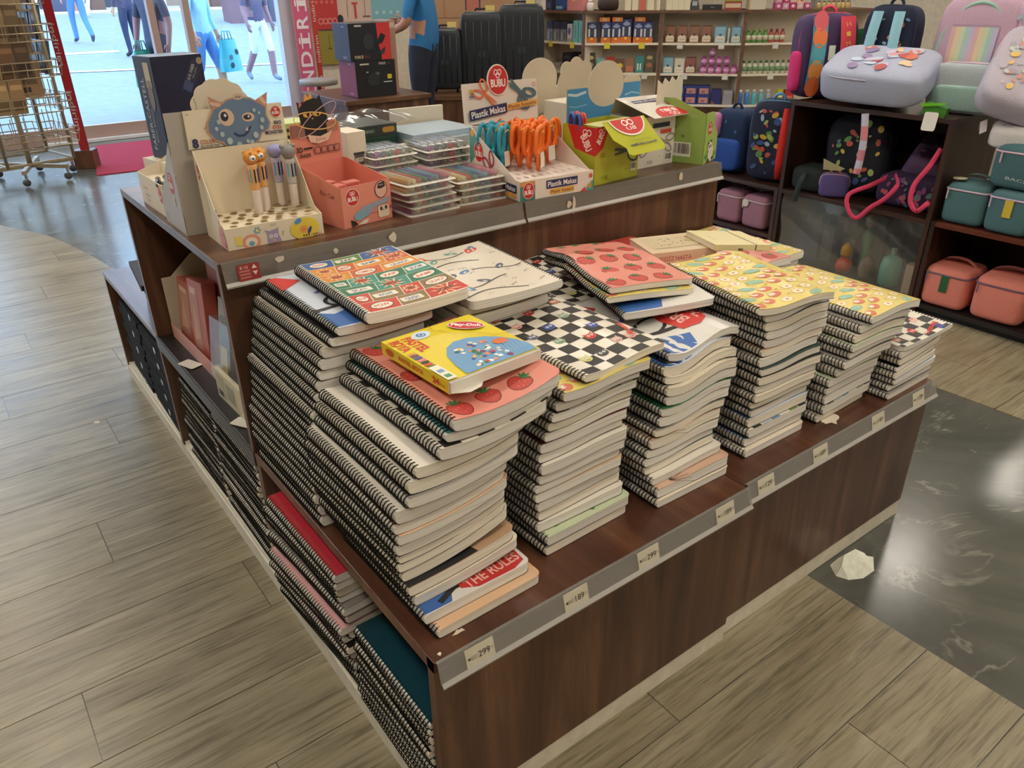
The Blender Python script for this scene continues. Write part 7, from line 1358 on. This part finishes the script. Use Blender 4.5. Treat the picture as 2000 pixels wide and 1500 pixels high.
# ------------------------------------------------------------ people
def person(label, loc, yaw, H=1.75, pose=None, shirt=(40, 90, 140), trousers=(30, 34, 48), skin=(190, 140, 116), shoes=(40, 40, 44), hair=(40, 32, 28), sleeves=.5, legs=1.0, bulk=1.0):
    k = H/1.75
    J = dict(pel=(0, 0, .97), sp=(0, .015, 1.14), ch=(0, .01, 1.34), nk=(0, .015, 1.49), hb=(0, 0, 1.575), ht=(0, -.005, 1.68), shL=(.17, .01, 1.42), elL=(.23, .03, 1.15), wrL=(.25, -.05, .92), haL=(.25, -.08, .84), shR=(-.17, .01, 1.42), elR=(-.23, .03, 1.15), wrR=(-.25, -.05, .92), haR=(-.25, -.08, .84),
             hiL=(.09, 0, .92), knL=(.1, -.02, .5), anL=(.1, .02, .09), toL=(.12, -.13, .035), hiR=(-.09, 0, .92), knR=(-.1, -.02, .5), anR=(-.1, .02, .09), toR=(-.12, -.13, .035))
    J.update(pose or {})
    rad = dict(pel=(.155, .11), sp=(.14, .1), ch=(.165, .11), nk=(.055, .055), hb=(.075, .085), ht=(.078, .095), shL=(.065, .065), elL=(.045, .045), wrL=(.03, .028), haL=(.036, .018), hiL=(.092, .095), knL=(.062, .064), anL=(.045, .05), toL=(.042, .026))
    for n in ('sh', 'el', 'wr', 'ha', 'hi', 'kn', 'an', 'to'): rad[n+'R'] = rad[n+'L']
    E = [('pel', 'sp', 's'), ('sp', 'ch', 's'), ('ch', 'nk', 's'), ('nk', 'hb', 'k'), ('hb', 'ht', 'k')]
    for s in 'LR': E += [('ch', 'sh'+s, 's'), ('sh'+s, 'el'+s, 'u'), ('el'+s, 'wr'+s, 'f'), ('wr'+s, 'ha'+s, 'k'), ('pel', 'hi'+s, 't'), ('hi'+s, 'kn'+s, 't'), ('kn'+s, 'an'+s, 'c'), ('an'+s, 'to'+s, 'x')]
    names = list(J); me = bpy.data.meshes.new('skeleton'); me.from_pydata([Vector(J[n])*k for n in names], [(names.index(a), names.index(b)) for a, b, _ in E], [])
    ob = bpy.data.objects.new('skeleton', me); COL.objects.link(ob); sk = ob.modifiers.new('skin', 'SKIN'); sk.use_smooth_shade = True; sk.branch_smoothing = .6
    for i, n in enumerate(names): me.skin_vertices[0].data[i].radius = tuple(v*k*(bulk if n in ('pel', 'sp', 'ch', 'hiL', 'hiR') else 1) for v in rad[n]); me.skin_vertices[0].data[i].use_root = n == 'pel'
    ss = ob.modifiers.new('sub', 'SUBSURF'); ss.levels = 2; ss.render_levels = 2
    ev = ob.evaluated_get(bpy.context.evaluated_depsgraph_get()); m2 = bpy.data.meshes.new_from_object(ev); bpy.data.objects.remove(ob)
    V = [v.co.copy() for v in m2.vertices]; F = [tuple(p.vertices) for p in m2.polygons]; bpy.data.meshes.remove(m2)
    segs = [(Vector(J[a])*k, Vector(J[b])*k, c) for a, b, c in E]; mb = MB(); mb.v = [tuple(v) for v in V]
    def near(p):
        best = (9, 's', 0)
        for a, b, c in segs:
            d = b-a; f = max(0, min(1, (p-a).dot(d)/d.length_squared)); q = (p-a-d*f).length
            if q < best[0]: best = (q, c, f)
        return best
    for f in F:
        c = sum((V[i] for i in f), Vector())/len(f); _, kind, t_ = near(c); z = c.z/k
        m = {'s': 0, 'k': 2, 't': 1, 'x': 3}.get(kind)
        if kind == 's' and z < 1.0: m = 1 if z < .93 else 0
        if kind == 't': m = 0 if z > .95 else (1 if legs > .5 or t_ < .95 else 2)
        if kind == 'c': m = 1 if t_ < (legs-.5)*1.9 else (2 if t_ < .9 or legs < .9 else 3)
        if kind == 'u': m = 0 if t_ < sleeves*2 else 2
        if kind == 'f': m = 0 if t_ < (sleeves-.5)*2 else 2
        mb.f.append(f); mb.m.append(m); mb.sm.append(True)
    # fingers grown from the palm
    for s, q in (('L', 1), ('R', -1)):
        w, h = Vector(J['wr'+s])*k, Vector(J['ha'+s])*k; d = (h-w).normalized(); side = d.cross(Vector((1, 0, .01))).normalized()
        for i in range(4): 
            b_ = h-d*.012*k+side*(.026-.0175*i)*k; ln = (.062, .074, .069, .052)[i]*k; cu = Vector((-q*.25, 0, 0)); mb.tube([b_, b_+d*ln*.4, b_+(d+cu*.6)*ln*.72, b_+(d+cu*1.3)*ln], [.0095*k, .009*k, .008*k, .006*k], 7, 2)
        b_ = w+d*.03*k+side*.024*k; mb.tube([b_, b_+(d*.4+side*.8)*.035*k, b_+(d+side*.7)*.055*k], [.012*k, .0105*k, .007*k], 7, 2)
    # nose and ears
    hc = Vector(J['hb'])*k*.45+Vector(J['ht'])*k*.55
    mb.tube([hc+Vector((0, -.088, .03))*k, hc+Vector((0, -.108, -.012))*k, hc+Vector((0, -.092, -.02))*k], [.008*k, .014*k, .01*k], 7, 2)
    for q in (-1, 1): mb.lathe([(.002, -.006), (.022, 0), (.002, .006)], 10, hc+Vector((q*.079, .01, 0))*k, 2, True, Matrix.Rotation(R(90), 4, 'Y'))
    t = thing('person', label, 'person', loc, R(yaw)); mb.build('body', [mat(shirt, .85, bump=.2, bscale=40), mat(trousers, .85, bump=.2, bscale=60), mat(skin, .55), mat(shoes, .5)], t)
    hm = MB().grid(lambda u, v: hc+Vector((.084*math.cos(6.2832*u)*math.cos(1.57*v), .004+.102*math.sin(6.2832*u)*math.cos(1.57*v), .012+.098*math.sin(1.57*v)-(.03 if math.sin(6.2832*u) > 0 else -.025)*(1-v)))*k, 20, 7, 0, True, True); hm.v = [tuple(Vector(v)) for v in hm.v]; hm.v = [(v[0], v[1], v[2]) for v in hm.v]
    hm.build('hair', mat(hair, .7), t)
    for q in (-1, 1): MB().lathe([(.001, -.008), (.009, 0), (.001, .008)], 8, hc+Vector((q*.031, -.085, .012))*k, 0).build('eye', mat((40, 34, 34), .2), t)
    MB().tube([hc+Vector((-.022, -.087, -.052))*k, hc+Vector((0, -.093, -.055))*k, hc+Vector((.022, -.087, -.052))*k], .005*k, 6).build('mouth', mat((160, 90, 84), .5), t)
    return t
SK = (196, 150, 124)
person('person in a blue polo shirt and dark trousers standing with their back turned', (3.53, 5.85, 0), 180+36, 1.78, dict(elR=(-.26, -.06, 1.17), wrR=(-.2, -.26, 1.14), haR=(-.18, -.33, 1.15), elL=(.25, -.04, 1.15), wrL=(.2, -.22, 1.08), haL=(.18, -.29, 1.08)), (38, 104, 156), (30, 36, 52), (176, 128, 104), (30, 30, 34), (36, 30, 28), .42, 1.0, 1.38)
q, a_ = on(3, 1.02, .1, 1.21)
person('person in a grey top behind the counter resting an arm on it', (7.95, 4.62, 0), -42, 1.74, dict(elR=(-.33, -.14, 1.3), wrR=(-.36, -.36, 1.258), haR=(-.37, -.44, 1.248), elL=(.24, .0, 1.15), wrL=(.22, -.14, .95), haL=(.21, -.2, .9)), (150, 146, 138), (50, 48, 50), (206, 150, 112), (40, 38, 38), (50, 38, 30), .3, 1.0, 1.0)
gy = gz
walk = dict(knL=(.09, -.14, .52), anL=(.08, -.16, .1), toL=(.09, -.31, .06), knR=(-.09, .06, .5), anR=(-.09, .3, .16), toR=(-.1, .2, .05))
person('person in blue jeans and navy top walking across the street', (3.15, 19.86, gy(19.86)), 190, 1.78, walk, (44, 50, 76), (70, 116, 180), SK, (60, 70, 90), (60, 50, 40), .45, 1.0, 1.1)
person('person in white shorts and dark tee walking past the window', (4.72, 13.27, gy(13.27)), 20, 1.8, walk, (84, 76, 100), (206, 214, 240), (150, 112, 120), (120, 130, 150), (40, 32, 30), .45, .52, 1.1)
person('person in dark patterned clothes carrying a green carrier bag', (2.20, 9.88, -.02), -60, 1.72, dict(elR=(-.26, .0, 1.15), wrR=(-.27, -.05, .93), haR=(-.27, -.06, .86), **walk), (66, 70, 92), (60, 66, 84), (160, 120, 120), (50, 50, 60), (40, 34, 32), .4, 1.0, 1.15)
person('person in a pale blue shirt and dark trousers carrying a teal bag', (3.02, 10.75, -.02), 40, 1.76, dict(elL=(.25, .02, 1.15), wrL=(.27, -.05, .93), haL=(.27, -.06, .86), **walk), (150, 196, 230), (86, 136, 196), SK, (206, 210, 220), (60, 46, 40), .9, .52, 1.15)
person('person in a dark skirt suit standing mid-street', (3.6, 17.4, gy(17.4)), 200, 1.68, None, (60, 56, 80), (44, 48, 72), SK, (40, 40, 50), (30, 26, 26), .9, 1.0, 1.2)
person('person in white trousers on the far side of the street', (4.3, 25.0, gy(25.0)), 150, 1.7, walk, (206, 190, 170), (236, 232, 226), SK, (200, 190, 180), (60, 50, 40), .5, 1.0)
person('person in dark trousers among the far goods stands', (6.4, 26.6, .861), 170, 1.74, None, (110, 100, 110), (60, 62, 84), SK, (60, 60, 64), (50, 44, 40), .5, 1.0)
def carrier(label, o, yaw, w, h, c, c2):
    t = thing('carrier_bag', label, 'carrier bag', o, R(yaw)); d = w*.5
    m = mat(c, .3); MB().grid(lambda u, v: Vector((w/2*spow(math.cos(6.2832*u), .6)*(1-.25*v+.04*math.sin(13*u+6*v)), d/2*spow(math.sin(6.2832*u), .6)*(1-.5*v+.06*math.sin(11*u)), h*v)), 22, 10, 0, True, True).build('bag_body', m, t)
    for q in (-1, 1): MB().tube([(-.07, q*.03, h-.01), (-.05, q*.02, h+.1), (.05, q*.02, h+.1), (.07, q*.03, h-.01)], .007, 6).build('handle', m, t)
    p = Print(lambda a, b_, k_: Vector((a, -d*.46*(1-.5*b_/h)-k_-.01, b_)), .001, .002); r = random.Random(4)
    for i in range(6): p.h = .002; p.poly(ell(r.uniform(-w*.25, w*.25), r.uniform(h*.15, h*.7), w*.1, h*.08, r.uniform(0, 3), 9), c2)
    p.build('print', t)
carrier('green translucent carrier bag full of goods held at the window', (1.99, 9.80, .42), 40, .34, .4, (50, 150, 132), (110, 170, 150)); carrier('teal blue carrier bag held by the person in pale blue', (3.28, 10.58, .45), 30, .36, .4, (60, 176, 196), (40, 90, 110))
